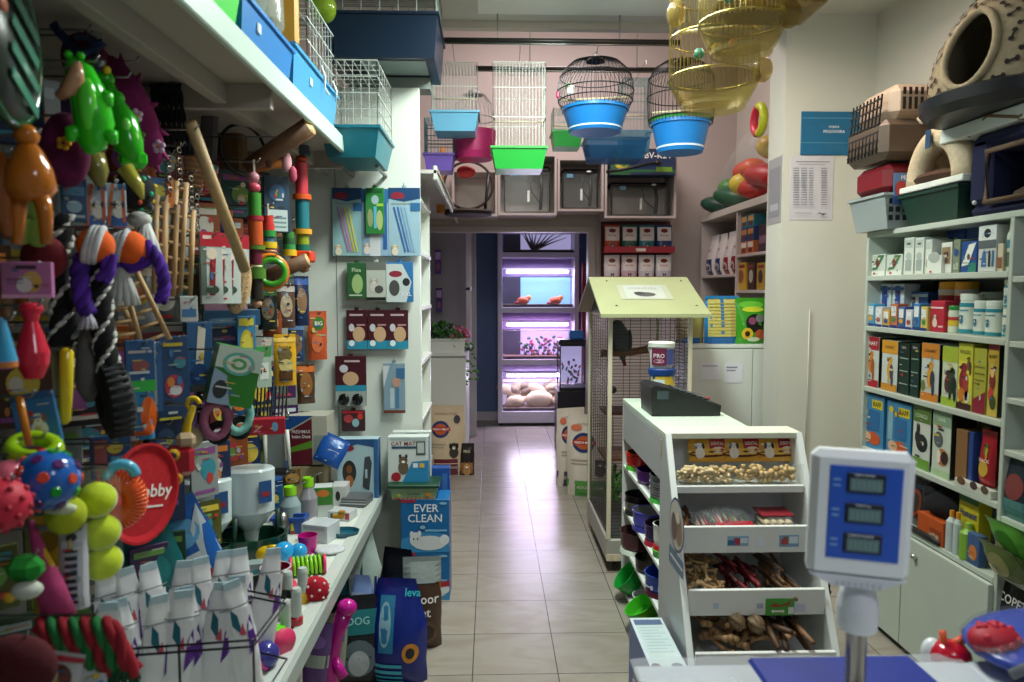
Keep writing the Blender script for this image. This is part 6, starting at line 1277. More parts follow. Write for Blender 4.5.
for i, (a, c_) in enumerate(((84, 104), (106, 124))):
    hc('plush_rope_card', ['left white and blue pack with orange straps and a dog picture', 'right white and blue pack with an orange strap and a dog picture'][i], 'pack', a, c_, 184, 226, -.91 + .0 * i, '#a8b8c4', [('r', 0, 0, 1, .25, '#2a5a9a'), ('p', [(.0, 0), (.2, 0), (.45, 1), (.3, 1)], '#c8602a'), ('dog', .62, .5, .3, '#d8d4cc', '#2a2628'), ('r', .6, .85, 1, 1, '#2a6aa8'), ('p', [(.78, .1), (.95, .1), (.9, .9), (.75, .9)], '#b8552a')], noun='dog picture pack' if i else 'orange strapped pack')
hc('blister_card', 'yellow and blue card with white figures right of the dotted ball', 'pack', 150, 172, 178, 212, -.95, '#2468a0', [('r', .7, 0, 1, 1, '#d87a1c'), ('e', .4, .6, .25, .2, '#d8d04a'), ('e', .4, .3, .25, .15, '#48a8a0'), ('r', .1, .1, .6, .18, '#e0d8a0')], noun='yellow and blue card')
def felt(b, s):
    for x, z, r_ in ((-6, 14, 12), (6, 12, 12), (-8, -12, 13), (6, -14, 13)): b.ell((x * s, 0, z * s), (r_ * s, 4 * s, r_ * 1.1 * s), M('#7a9a3c', 'f'), 14, 8)
toy('felt_toy', 'flat green felt toy hanging below the orange rubber toy', 30, 218, -.90, felt, rz=15, hookpx=24, noun='green felt toy')
# ropes
def zebra(b, s): stitch(b, [(0, 0, 60 * s), (-4 * s, 0, 20 * s), (2 * s, 0, -20 * s), (-2 * s, 0, -62 * s)], 12 * s)
toy('rope_toy', 'thick black and white rope toy hanging left of the purple rope ball', 62, 280, -.93, zebra, hookpx=60, noun='black and white rope')
def balltoy(b, s, tail=True):
    m = M('#c8c8cc', 'f'); b.ell((0, 0, 0), 17 * s, M('#e8601c', 'f'), 18, 10)
    for k in range(3): b.torus((-2 * s + 4 * s * k - 4 * s, 0, 0), 17 * s, 3.6 * s, m, 22, 7, (0, PI / 2 + .3, .2))
    rope(b, [(-12 * s, 0, -12 * s), (-16 * s, 0, -30 * s), (-14 * s, 0, -52 * s), (-10 * s, 0, -66 * s)], 8 * s, ['#4a2090', '#5a2ca8', '#3c1a78'], 3, 3, 50)
    rope(b, [(12 * s, 0, -10 * s), (10 * s, 0, -24 * s), (4 * s, 0, -34 * s)], 7 * s, ['#4a2090', '#5a2ca8'], 1.4, 3, 20)
    fray(b, (-10 * s, 0, -64 * s), 18 * s, 8 * s, '#b8b4c0')
toy('rope_ball_toy', 'orange and grey rope ball with purple tails, left one', 96, 245, -.84, balltoy, rz=10, hookpx=18, noun='left rope ball')
def balltoy2(b, s):
    b.ell((0, 0, 0), 17 * s, M('#e8601c', 'f'), 18, 10)
    for k in range(3): b.torus((-6 * s - 4 * s * k, 0, 2 * s), (14 - 2 * k) * s, 4 * s, M('#c8c8cc', 'f'), 20, 7, (0, PI / 2 + .3, .2))
    rope(b, [(14 * s, 0, 4 * s), (26 * s, 0, -14 * s), (30 * s, 0, -36 * s), (26 * s, 0, -52 * s)], 6 * s, ['#4a2090', '#5a2ca8', '#3c1a78'], 3, 3, 50)
    rope(b, [(-14 * s, 0, -6 * s), (0, 0, -18 * s), (14 * s, 0, -10 * s)], 7 * s, ['#4a2090', '#5a2ca8'], 1.4, 3, 20)
    fray(b, (-8 * s, 0, -20 * s), 36 * s, 14 * s, '#c4c4c0', 12)
toy('rope_ball_toy', 'orange and grey rope ball with purple loop and white tassel, right one', 130, 248, -.87, balltoy2, rz=10, hookpx=18, noun='right rope ball')
toy('rope_tassel', 'white frayed rope tassel above the right rope ball', 146, 232, -.93, lambda b, s: (b.ell((-6 * s, 0, 12 * s), (12 * s, 9 * s, 8 * s), M('#c8c8c4', 'f'), 12, 7), fray(b, (0, 0, 10 * s), 32 * s, 12 * s, '#c8c8c8', 12)), hookpx=20)
def zebra2(b, s): stitch(b, [(2 * s, 0, 60 * s), (0, 0, 20 * s), (2 * s, 0, -20 * s), (6 * s, 0, -56 * s)], 10 * s)
toy('rope_toy', 'black and white twisted rope holding the black tyre toy', 101, 316, -.85, zebra2, hookpx=58, noun='tyre rope')
def tyre(b, s):
    b.torus((0, 0, 0), 23 * s, 14 * s, M('#15171a', 'r'), 36, 12, (0, PI / 2, 0), sy=1.0)
    for k in range(28):
        a_ = 2 * PI * k / 28; b.box((0, 36 * s * math.cos(a_), 36 * s * math.sin(a_)), (20 * s, 4 * s, 4 * s), M('#1c1f22', 'r'), 1 * s, (a_, 0, 0))
o = toy('tyre_toy', 'black rubber tyre dog toy hanging on the twisted rope', 115, 400, -.83, tyre, noun='black tyre'); o.rotation_euler = (0, R(-6), R(38))
toy('plush_toy', 'dark red plush behind the pink teddy box', 44, 258, -.92, lambda b, s: plush(b, s, 22, 22, '#6a1420', []), hookpx=20)
hc('toy_box', 'pink and lilac box with a yellow teddy picture near the left edge', 'box', 7, 48, 262, 298, -.88, '#b06a9a', [('e', .6, .45, .2, .3, '#c8a050'), ('e', .45, .35, .16, .2, '#d0c8c8'), ('r', .3, .8, .7, .9, '#3a1a2a'), ('r', 0, 0, 1, .1, '#d8a0c0')], rz=22, t=.03, noun='pink teddy box')
toy('heart_toy', 'small shiny red heart below the pink teddy box', 31, 313, -.87, lambda b, s: (b.ell((-5 * s, 0, 4 * s), (7 * s, 5 * s, 7 * s), M('#d01c2c', 'g')), b.ell((5 * s, 0, 4 * s), (7 * s, 5 * s, 7 * s), M('#d01c2c', 'g')), b.ell((0, 0, -3 * s), (7 * s, 5 * s, 8 * s), M('#d01c2c', 'g'))), hookpx=8)
toy('bowling_pin_toy', 'glossy pinkish red bowling pin toy', 32, 342, -.82, lambda b, s: b.lathe([(0, -37 * s), (8 * s, -36 * s), (14 * s, -22 * s), (15 * s, -10 * s), (10 * s, 8 * s), (6 * s, 20 * s), (8 * s, 28 * s), (10 * s, 33 * s), (6 * s, 38 * s), (0, 39 * s)], M('#d0203c', 'g'), 24), hookpx=36, noun='red bowling pin')
toy('toy_cup', 'light blue rubber toy with orange rim cut by the left edge', 3, 345, -.80, lambda b, s: (b.lathe([(12 * s, -22 * s), (12 * s, -16 * s)], M('#c87838', 'g')), b.lathe([(12 * s, -16 * s), (8 * s, 4 * s), (3 * s, 26 * s), (0, 27 * s)], M('#3a9ac8', 'g'), 20)), hookpx=26)
toy('yellow_stick_toy', 'long yellow rubber stick toy hanging upright', 66, 386, -.83, lambda b, s: b.tube([(2 * s, 0, 38 * s), (2 * s, 0, 34 * s), (0, 0, 0), (-3 * s, 0, -34 * s), (-3 * s, 0, -38 * s)], [3 * s, 6.5 * s, 6.5 * s, 6 * s, 3 * s], M('#d8c020', 'g'), 12), hookpx=38, noun='yellow stick')
toy('grey_mouse_toy', 'grey plush mouse hanging between the yellow stick and the tyre', 88, 370, -.89, lambda b, s: (b.tube([(0, 0, 50 * s), (0, 0, 28 * s), (2 * s, 0, 4 * s), (0, 0, -18 * s), (0, 0, -32 * s)], [3 * s, 8 * s, 13 * s, 11 * s, 4 * s], M('#6a6a68', 'f'), 12), b.ell((4 * s, -4 * s, 34 * s), (7 * s, 3 * s, 8 * s), M('#7a7472', 'f'))), hookpx=48, noun='grey mouse')
hc('dog_toy_pack', 'blue pack with a brown and white dog picture above the spotted ball', 'pack', 22, 58, 392, 446, -.86, '#2a6a9c', [('dog', .55, .5, .34, '#dcd8d0', '#8a5a3a'), ('r', 0, .88, 1, 1, '#1f4f84'), ('r', .1, .05, .9, .1, '#d8b8c0')], rz=15, tilt=-8, noun='dog picture card')
toy('orange_stick', 'narrow orange stick left of the dog picture card', 24, 420, -.83, lambda b, s: b.tube([(-4 * s, 0, 24 * s), (4 * s, 0, -26 * s)], 3.6 * s, M('#c87820', 'g')), hookpx=24)
toy('lime_ring_toy', 'lime green rubber ring resting above the spotted ball', 34, 448, -.84, lambda b, s: b.torus((0, 0, 0), 20 * s, 8 * s, M('#9ac41c', 'g'), 24, 10, (.5, .2, 0), sy=.7), hookpx=10, noun='lime ring')
def spotball(b, s, base='#1f62b8', r_=30, cols=('#28a040', '#d8502c', '#5a2a6a')):
    b.ell((0, 0, 0), r_ * s, M(base, 'g'), 24, 16)
    for k in range(30):
        ph = math.asin(1 - 2 * (k + .5) / 30); a_ = k * 2.4; n = Vector((math.cos(ph) * math.cos(a_), math.cos(ph) * math.sin(a_), math.sin(ph)))
        q = n.to_track_quat('Z', 'Y').to_matrix().to_4x4(); T0 = b.T; b.T = Matrix.Translation(n * r_ * s * .985) @ q
        b.lathe([(5.5 * s, 0), (4.6 * s, .0035), (0, .0035)], M(cols[k % 3], 'g'), 10); b.T = T0
toy('spotted_ball', 'large blue rubber ball with red and green spots', 47, 480, -.80, spotball, hookpx=26, noun='blue spotted ball')
def netball(b, s):
    b.ell((0, 0, 0), 26 * s, M('#d02040', 'r'), 20, 12)
    for k in range(40):
        ph = math.asin(1 - 2 * (k + .5) / 40); a_ = k * 2.4; n = Vector((math.cos(ph) * math.cos(a_), math.cos(ph) * math.sin(a_), math.sin(ph))); b.ell(n * 26 * s, 3.4 * s, M('#b01830', 'r'), 6, 4)
toy('knobbly_ball', 'red knobbly ball cut by the left edge', 2, 505, -.80, netball, hookpx=22, noun='red knobbly ball')
toy('pink_ball', 'pink and yellow ball behind the red knobbly ball', 8, 478, -.85, lambda b, s: (b.ell((0, 0, 0), 18 * s, M('#d86a80', 'g'), 18, 10), b.ell((-8 * s, -10 * s, 2 * s), 10 * s, M('#b8b83a', 'g'))), hookpx=14)
# frisbee with lettering
def fris(b, s):
    b.lathe([(0, 0), (50 * s, 0), (56 * s, 4 * s), (57 * s, 9 * s), (54 * s, 9 * s), (48 * s, 5 * s), (0, 5 * s)], M('#b00c1c', 'f'), 40)
p, s = PT(139, 493, -.82)
t = thing('fabric_frisbee', 'red oval fabric frisbee printed hobby in white', 'frisbee', p, rot=(0, R(12), R(76)))
b = MB(); b.T = Matrix.Rotation(PI / 2, 4, 'X'); fris(b, s * .88); b.build('disc', t)
vs, fs = text_mesh('hobby'); b = MB(); k_ = 17 * s; b.add([(p_[0] * k_ * 1.25 + 14 * s, -.012, p_[1] * k_) for p_ in vs], fs, M('#f0e8e4')); b.box((8 * s, -.012, -14 * s), (46 * s, .001, 1.8 * s), M('#f0e8e4')); b.build('lettering', t)
peg(p.x - .02, p.y, p.z + 50 * s); MAIN.append(('red frisbee', 145, 490))
o = toy('ribbed_ring_toy', 'orange ribbed ring toy with light blue clip', 118, 500, -.78, lambda b, s: [b.torus((0, 0, 0), 14 * s, 10 * s, M('#e8501c', 'g'), 30, 10, (PI / 2, 0, 0), sy=1.2)] + [b.torus((17 * s * math.cos(k * PI / 13), 0, 20 * s * math.sin(k * PI / 13)), 11.5 * s, 1 * s, M('#f0602c', 'g'), 14, 5, (0, -k * PI / 13, 0)) for k in range(0)], noun='orange ring'); o.rotation_euler = (0, 0, R(20))
b = MB()
for k in range(40):
    a_ = 2 * PI * k / 40; c_ = Vector((14 * s * math.cos(a_), 0, 16.8 * s * math.sin(a_))); tt = Vector((-17 * math.sin(a_), 0, 20 * math.cos(a_))).normalized()
    q = tt.to_track_quat('Z', 'Y').to_matrix().to_4x4(); b.T = Matrix.Translation(c_) @ q; b.torus((0, 0, 0), 9.9 * s, 1.1 * s, M('#f06a30', 'g'), 14, 5)
b.build('ribs', o)
b = MB(); b.torus((4 * s, -4 * s, 22 * s), 11 * s, 5 * s, M('#5ab4d8', 'g'), 18, 8, (PI / 2, 0, 0), 0, PI * 1.2); b.build('clip', o)
p = at(118, 500, X=-.78); peg(p.x, p.y, p.z + 32 * s)
# tennis balls in a sleeve
for i, (px, py) in enumerate(((97, 500), (101, 532), (103, 562))):
    def tb(b, s):
        b.ell((0, 0, 0), 18 * s, M('#c4d820', 'f'), 20, 12); b.torus((0, 0, 0), 17.6 * s, 1.1 * s, M('#dfe4b8', 'f'), 24, 5, (.9, .4, 0), -2.4, 2.4)
    toy('tennis_ball', ['topmost', 'middle', 'lowest'][i] + ' tennis ball of the row of three beside the frisbee', px, py, -.79, tb, cat='ball', noun='%s tennis ball' % ['topmost', 'middle', 'lowest'][i])
p, s = PT(101, 532, -.79); b = MB(); b.tube([(0, 0, 66 * s), (0, 0, 52 * s), (0, 0, -48 * s), (0, 0, -52 * s)], [6 * s, 19.5 * s, 19.5 * s, 14 * s], M('#e8f0e8', 'G'), 16); b.build('clear_sleeve', label='clear plastic sleeve around the three tennis balls', cat='packaging', loc=p); peg(p.x, p.y, p.z + 64 * s)
toy('tennis_ball', 'tennis ball above the white lettered tube toy', 66, 515, -.80, lambda b, s: (b.ell((0, 0, 0), 19 * s, M('#a8b41c', 'f'), 20, 12), b.ell((2 * s, -12 * s, 10 * s), (16 * s, 8 * s, 6 * s), M('#c8d0b0', 'f'))), cat='ball', hookpx=16)
hc('tube_toy', 'white tube shaped toy pack with black lettering hanging vertically', 'pack', 60, 85, 524, 610, -.80, '#c4c6cc', [('r', .12, .05, .88, .8, '#b4b6c0')] + [('r', .3, .1 + k * .085, .72, .1 + k * .085 + .045, '#2a2c34') for k in range(8)] + [('e', .5, .86, .2, .04, '#3a3c44')], soft=True, t=.05, noun='white tube toy', rz=15)
toy('green_plush_toy', 'green and white plush head with yellow nose at the left edge', 26, 574, -.80, lambda b, s: (b.box((0, 0, 6 * s), (34 * s, 26 * s, 26 * s), M('#1f8a2c', 'f'), 9 * s), b.ell((4 * s, -6 * s, -14 * s), (15 * s, 12 * s, 9 * s), M('#c8ccc0', 'f')), b.ell((-8 * s, -14 * s, -18 * s), (6 * s, 5 * s, 5 * s), M('#d0a830', 'f'))), hookpx=18, noun='green plush head')
toy('pink_plush_toy', 'long pink and yellow plush hanging left of the white tube toy', 50, 585, -.82, lambda b, s: (b.tube([(-16 * s, 0, 66 * s), (-8 * s, 0, 30 * s), (0, 0, 0), (8 * s, 0, -34 * s)], [3 * s, 7 * s, 13 * s, 16 * s], M('#a8386a', 'f'), 12), b.tube([(-18 * s, 0, 64 * s), (0, 0, 20 * s), (2 * s, -4 * s, -4 * s)], [2 * s, 5 * s, 3 * s], M('#c8a020', 'f'), 8)), hookpx=60, noun='pink plush')
hc('yellow_pack', 'mustard yellow pack behind the white tube toy', 'pack', 32, 62, 515, 620, -.92, '#8a6a14', [('r', .1, .3, .9, .5, '#a8841c'), ('e', .5, .75, .3, .1, '#6a5010')], soft=True)
hc('blue_toy_pack', 'blue and pink card with small tools left of the topmost tennis ball', 'pack', 92, 128, 435, 478, -.93, '#27507a', [('r', .1, .1, .4, .9, '#a85a5a'), ('r', .5, .2, .9, .5, '#5a9ac0'), ('e', .6, .7, .2, .14, '#c8b84a')], noun='blue tool card')
def rgrope(b, s):
    for k in range(7):
        x = (-34 + 11 * k) * s; rope(b, [(x - 14 * s, 0, 18 * s), (x, -8 * s, 10 * s), (x + 8 * s, -8 * s, -14 * s), (x + 14 * s, 0, -34 * s)], 8 * s, [['#8a1424', '#1c6a34'][k % 2], ['#a01c2c', '#22803c'][k % 2]], 1.4, 3, 24)
    fray(b, (34 * s, 0, 4 * s), 50 * s, 14 * s, '#1a4a28', 12); fray(b, (-34 * s, 0, 14 * s), 20 * s, 16 * s, '#1f5a30', 8)
toy('rope_knot_toy', 'red and green knotted rope toy at the bottom left', 88, 640, -.74, rgrope, hookpx=26, noun='red and green rope')
toy('red_plush_toy', 'dark red furry toy at the bottom left corner', 16, 668, -.76, lambda b, s: plush(b, s, 40, 34, '#4a0c14', []), hookpx=30)
hc('photo_pouch', 'white pouch with a coloured picture at the bottom left', 'pack', 34, 70, 652, 700, -.72, '#b8b8b8', [('e', .5, .5, .35, .3, '#5a3a30'), ('e', .4, .55, .12, .15, '#c8b8a0'), ('r', 0, .85, 1, .95, '#a82a3a')], soft=True, rz=10, tilt=15, hook=False)
hc('blue_pouch', 'white pouch with a blue patch beside the picture pouch', 'pack', 76, 118, 644, 700, -.72, '#c0c2c8', [('p', [(.2, 0), (.9, 0), (.8, .35), (.4, .3)], '#1f6ac0')], soft=True, rz=10, tilt=-20, hook=False)
# ladders, poles
def ladder(b, s, h_, w_, n, m):
    for q in (-1, 1): b.tube([(q * w_ / 2 * s, 0, -h_ / 2 * s), (q * w_ / 2 * s, 0, h_ / 2 * s)], 2.8 * s, m, 8)
    for k in range(n): z = (-h_ / 2 + h_ * (k + .5) / n) * s; b.tube([(-w_ / 2 * s, 0, z), (w_ / 2 * s, 0, z)], 2 * s, m, 6)
WD = M('#b89468', 'w')
for i, (px, py, h_, w_, rz, tl, lab) in enumerate(((138, 306, 84, 25, 30, -22, 'wooden bird ladder slanting below the right rope ball'), (118, 316, 52, 26, 30, -12, 'small wooden bird ladder left of the slanting one'), (160, 245, 96, 8, 40, 3, 'upright wooden bird ladder, leftmost of the tall ones'), (170, 250, 90, 9, 40, 4, 'upright wooden bird ladder, second of the tall ones'), (178, 238, 110, 9, 40, 5, 'upright wooden bird ladder, third of the tall ones'), (186, 252, 84, 10, 40, 4, 'upright wooden bird ladder, nearest the long pole'))):
    o = toy('bird_ladder', lab, px, py, -.92, lambda b, s: ladder(b, s, h_, w_, max(3, int(h_ / 13)), WD), cat='bird ladder', noun='slanting ladder' if i == 0 else ('tall ladders' if i == 3 else None), hookpx=h_ / 2 - 4); o.rotation_euler = (0, R(tl), R(rz))
a = at(190, 122, X=-.82); c = at(245, 270, X=-.78)
MB().tube([(0, 0, 0), tuple(c - a)], .017, M('#b09468', 'w'), 8).build('wooden_pole', label='long square wooden pole leaning across the bird toys', cat='pole', loc=a); peg(a.x, a.y, a.z - .02); MAIN.append(('wooden pole', 215, 190))
def logm(b, s, l, r_, sl):
    d_ = Vector((math.cos(sl), 0, math.sin(sl))); b.tube([d_ * -l * s, d_ * 0, d_ * l * s], [r_ * .8 * s, r_ * s, r_ * 1.05 * s], M('#6a4a32', 'w'), 12); b.tube([d_ * l * s, d_ * (l + .6) * s], r_ * .98 * s, M('#c8a470', 'w'), 12)
    b.tube([d_ * -l * .3 * s, d_ * -l * .3 * s + Vector((0, 0, -14 * s)), ], [r_ * .8 * s, 2 * s], M('#4e3422', 'w'), 8)
toy('log_perch', 'dark bark log perch with pale cut end under the loft', 278, 147, -.76, lambda b, s: logm(b, s, 38, 9, .5), cat='perch', rz=-12, hookpx=10, noun='bark log')
toy('log_perch', 'short bark log through the orange and green rings', 283, 270, -.82, lambda b, s: logm(b, s, 26, 7, .38), cat='perch', hookpx=8, noun='short log')
def chain(t, s, items):
    z = 0
    for c_, r_, h_, sh in items:
        b = MB(); m = M(c_, 'w' if False else 'p')
        if sh == 'c': b.lathe([(0, z * s), (r_ * s, z * s), (r_ * s, (z - h_) * s), (0, (z - h_) * s)], m, 16)
        elif sh == 'b': b.ell((0, 0, (z - h_ / 2) * s), (r_ * s, r_ * s, h_ / 2 * s), m, 12, 8)
        elif sh == 'x': b.box((0, 0, (z - h_ / 2) * s), (r_ * 2 * s, r_ * 2 * s, h_ * s), m, 1.5 * s)
        b.build('wooden_block', t); z -= h_ * 1.02
    MB().tube([(0, 0, 12 * s), (0, 0, z * s)], 1.2 * s, M('#a8a090', 'f'), 5).build('cord', t)
def chain_toy(label, px, py, X, items, noun):
    p, s = PT(px, py, X); t = thing('bird_toy_chain', label, 'bird toy', p); chain(t, s, items); peg(p.x, p.y, p.z + 10 * s); MAIN.append((noun, px, py + 60))
chain_toy('tall bird toy of coloured wooden blocks nearest the white panel', 301, 146, -.80, [('#3a4450', 8, 5, 'c'), ('#3a4450', 9, 4, 'c'), ('#c84a20', 6, 7, 'b'), ('#c83848', 6, 30, 'c'), ('#d85a20', 9, 5, 'c'), ('#1c7480', 6.5, 28, 'c'), ('#d89a2a', 9, 5, 'c'), ('#8a9a24', 6, 10, 'c'), ('#1c6a5a', 7, 6, 'c'), ('#d8401c', 10, 11, 'x'), ('#8a5a34', 6, 10, 'b')], 'tall block toy')
chain_toy('bird toy with green and orange wooden tubes left of the round card', 254, 172, -.82, [('#c88a98', 5, 10, 'b'), ('#c84a60', 6, 10, 'b'), ('#3c8a2c', 6, 22, 'c'), ('#a82438', 8, 4, 'c'), ('#c8541c', 7, 24, 'c'), ('#5a7a2a', 9, 4, 'c'), ('#6a1830', 6, 14, 'c'), ('#d8c8a8', 6, 4, 'b'), ('#4a7a24', 9, 10, 'c'), ('#282018', 6, 20, 'c'), ('#b88a70', 5, 8, 'b')], 'green and orange tube toy')
chain_toy('small bird toy of red, green and yellow rings', 268, 216, -.84, [('#c83028', 5, 8, 'c'), ('#c83028', 6, 6, 'c'), ('#2a8a3a', 7, 6, 'c'), ('#3a6a8a', 5, 5, 'c'), ('#d8b820', 8, 6, 'c'), ('#b87a5a', 8, 6, 'b')], 'small ring toy')
chain_toy('small bird toy of green and yellow rings, right of the round card', 289, 232, -.84, [('#3a7a3a', 5, 6, 'c'), ('#2a5a34', 6, 6, 'c'), ('#3a8a4a', 6, 5, 'c'), ('#d8b020', 7, 6, 'c')], 'green ring toy')
toy('ring_toy', 'green and orange wooden rings hung around the short log', 272, 272, -.80, lambda b, s: (b.torus((0, 0, 0), 12 * s, 3 * s, M('#4aa030', 'g'), 24, 8, (PI / 2, 0, .3)), b.torus((-3 * s, 3 * s, 0), 16 * s, 3 * s, M('#d87a24', 'g'), 24, 8, (PI / 2, 0, .3))), cat='bird toy', hookpx=16)
toy('orange_peg_toy', 'orange wooden dowel with pink knots between the two hanging chains', 268, 166, -.83, lambda b, s: (b.tube([(-14 * s, 0, -2 * s), (14 * s, 0, 4 * s)], 5 * s, M('#b8702a', 'w'), 10), b.ell((4 * s, 0, 12 * s), 6 * s, M('#c8502a')), b.ell((18 * s, 0, 4 * s), (5 * s, 5 * s, 10 * s), M('#d8a0a8', 'f')), b.ell((-16 * s, 0, -10 * s), (5 * s, 5 * s, 12 * s), M('#d8a0a8', 'f')), b.ell((24 * s, 0, -8 * s), (4 * s, 4 * s, 8 * s), M('#b8506a', 'f'))), cat='bird toy', hookpx=8)
toy('popcorn_toy', 'white fluffy knot on top of the bark log', 296, 119, -.80, lambda b, s: [b.ell((x * s, 0, z * s), 4 * s, M('#d0c8a8', 'f'), 8, 5) for x, z in ((-5, 0), (0, 3), (5, 1), (2, -2))], cat='bird toy', hookpx=4)
hc('bird_toy_card', 'blue and white card with fine print between the hanging block toys', 'pack', 264, 288, 176, 232, -.87, '#1f3c54', [('r', .1, .02, .9, .4, '#b8c8c8'), ('r', .15, .08, .85, .11, '#6a8a8a'), ('r', .15, .16, .85, .19, '#6a8a8a'), ('r', .15, .24, .85, .27, '#6a8a8a'), ('e', .5, .7, .3, .15, '#3a6a9a'), ('bird', .5, .7, .12, '#c8b04a', '#3a6a3a')], noun='round card')
# baskets, bags behind
toy('wicker_nest', 'woven wicker nest basket hanging left of the wooden pole', 187, 172, -1.0, lambda b, s: [b.lathe([(8 * s, -18 * s), (13 * s, -12 * s), (15 * s, 0), (13 * s, 10 * s), (8 * s, 16 * s)], M('#6a4a28', 'w'), 20)] + [b.torus((0, 0, (-14 + 5 * k) * s), (11 + 3 * math.sin(k * .6 + .3)) * s, 1.8 * s, M('#8a6438', 'w'), 20, 5) for k in range(6)], cat='nest', hookpx=16, noun='wicker nest')
toy('tan_nest', 'tan woven nest box behind the bark log', 232, 168, -1.05, lambda b, s: b.box((0, 0, 0), (26 * s, 20 * s, 90 * s), M('#6e5230', 'w'), 3 * s), cat='nest', hookpx=40, noun='tan nest')
toy('grey_net_bag', 'grey folded net hanging left of the tan nest', 209, 140, -1.02, lambda b, s: b.box((0, 0, 0), (16 * s, 8 * s, 66 * s), M('#6a6468', 'f'), 3 * s, (0, R(4), 0)), cat='net', hookpx=30)
toy('hoop_net', 'dark hoop with netting above the bark log', 243, 150, -.95, lambda b, s: b.torus((0, 0, 0), 24 * s, 1.6 * s, M('#15151c'), 28, 6, (PI / 2, 0, R(50))), cat='net', hookpx=24)
toy('leash_bundle', 'bundle of black leashes hanging from the loft left of the wicker nest', 166, 120, -.98, lambda b, s: [rope(b, [(k * 5 * s - 12 * s, 0, 34 * s), (k * 5 * s - 8 * s, 0, 0), (k * 5 * s, -3 * s, -34 * s)], 2.6 * s, ['#101014', '#1a1a20'], 1, 2, 16) for k in range(6)], cat='leash', hookpx=34, noun='black leashes')
for i, (px, py) in enumerate(((168, 176), (178, 168), (190, 196), (196, 214))):
    toy('choke_chain', 'steel chain collar in the tangle by the wicker nest, ' + ['lowest left', 'upper left', 'lower right', 'rightmost'][i], px, py, -.93, lambda b, s: [b.torus((1.5 * (k % 2) * s, 0, (22 - k * 5) * s), 2.6 * s, .8 * s, M('#a8a8a4', 'm'), 8, 4, (PI / 2, 0, (k % 2) * 1.2)) for k in range(9)], cat='chain', hookpx=22)
toy('dome_muzzle', 'dark blue dome shaped muzzle behind the brush cards', 214, 226, -1.0, lambda b, s: b.ell((0, 0, 0), (20 * s, 16 * s, 15 * s), M('#182a5a', 'f'), 16, 9), cat='muzzle', hookpx=14, noun='blue dome')
# brush cards
for i in range(4):
    hc('brush_card', ['red and white grooming brush card, leftmost of four', 'red and white grooming brush card, second of four', 'red and white grooming brush card, third of four', 'red and white grooming brush card, rightmost with white handle'][i], 'brush pack', 200 + i * 9, 220 + i * 9, 232 + i, 304, -.88 + i * .01, '#b8c0bc', [('r', 0, .8, 1, 1, '#a8182c'), ('r', .0, .12, .25, .8, '#5a6a60'), ('p', [(.35, .12), (.6, .12), (.7, .75), (.45, .78)], '#8a1a28' if i < 3 else '#dfe2dc'), ('e', .5, .7, .25, .08, '#d8c8b8'), ('r', .1, .9, .5, .95, '#e0b8b8'), ('e', .5, .2, .3, .06, '#3a4a3c')], rz=50, noun='brush cards' if i == 1 else None)
def woodbrush(b, s):
    b.ell((0, 0, 0), (12 * s, 5 * s, 28 * s), M('#b89a72', 'w'), 18, 12)
    for j in range(9):
        for i in range(4): b.tube([((-7 + 4.5 * i) * s, -3 * s, (-20 + 5 * j) * s), ((-7 + 4.5 * i) * s, -9 * s, (-20 + 5 * j) * s)], .7 * s, M('#d8c8a8'), 4)
o = toy('wooden_brush', 'oval wooden grooming brush right of the brush cards', 239, 286, -.85, woodbrush, cat='brush', hookpx=26, noun='wooden brush'); o.rotation_euler = (0, R(10), R(35))
hc('pink_mat_pack', 'pale pink flat pack behind the wooden brush', 'pack', 205, 245, 290, 312, -.93, '#a87a90', [], rz=40)
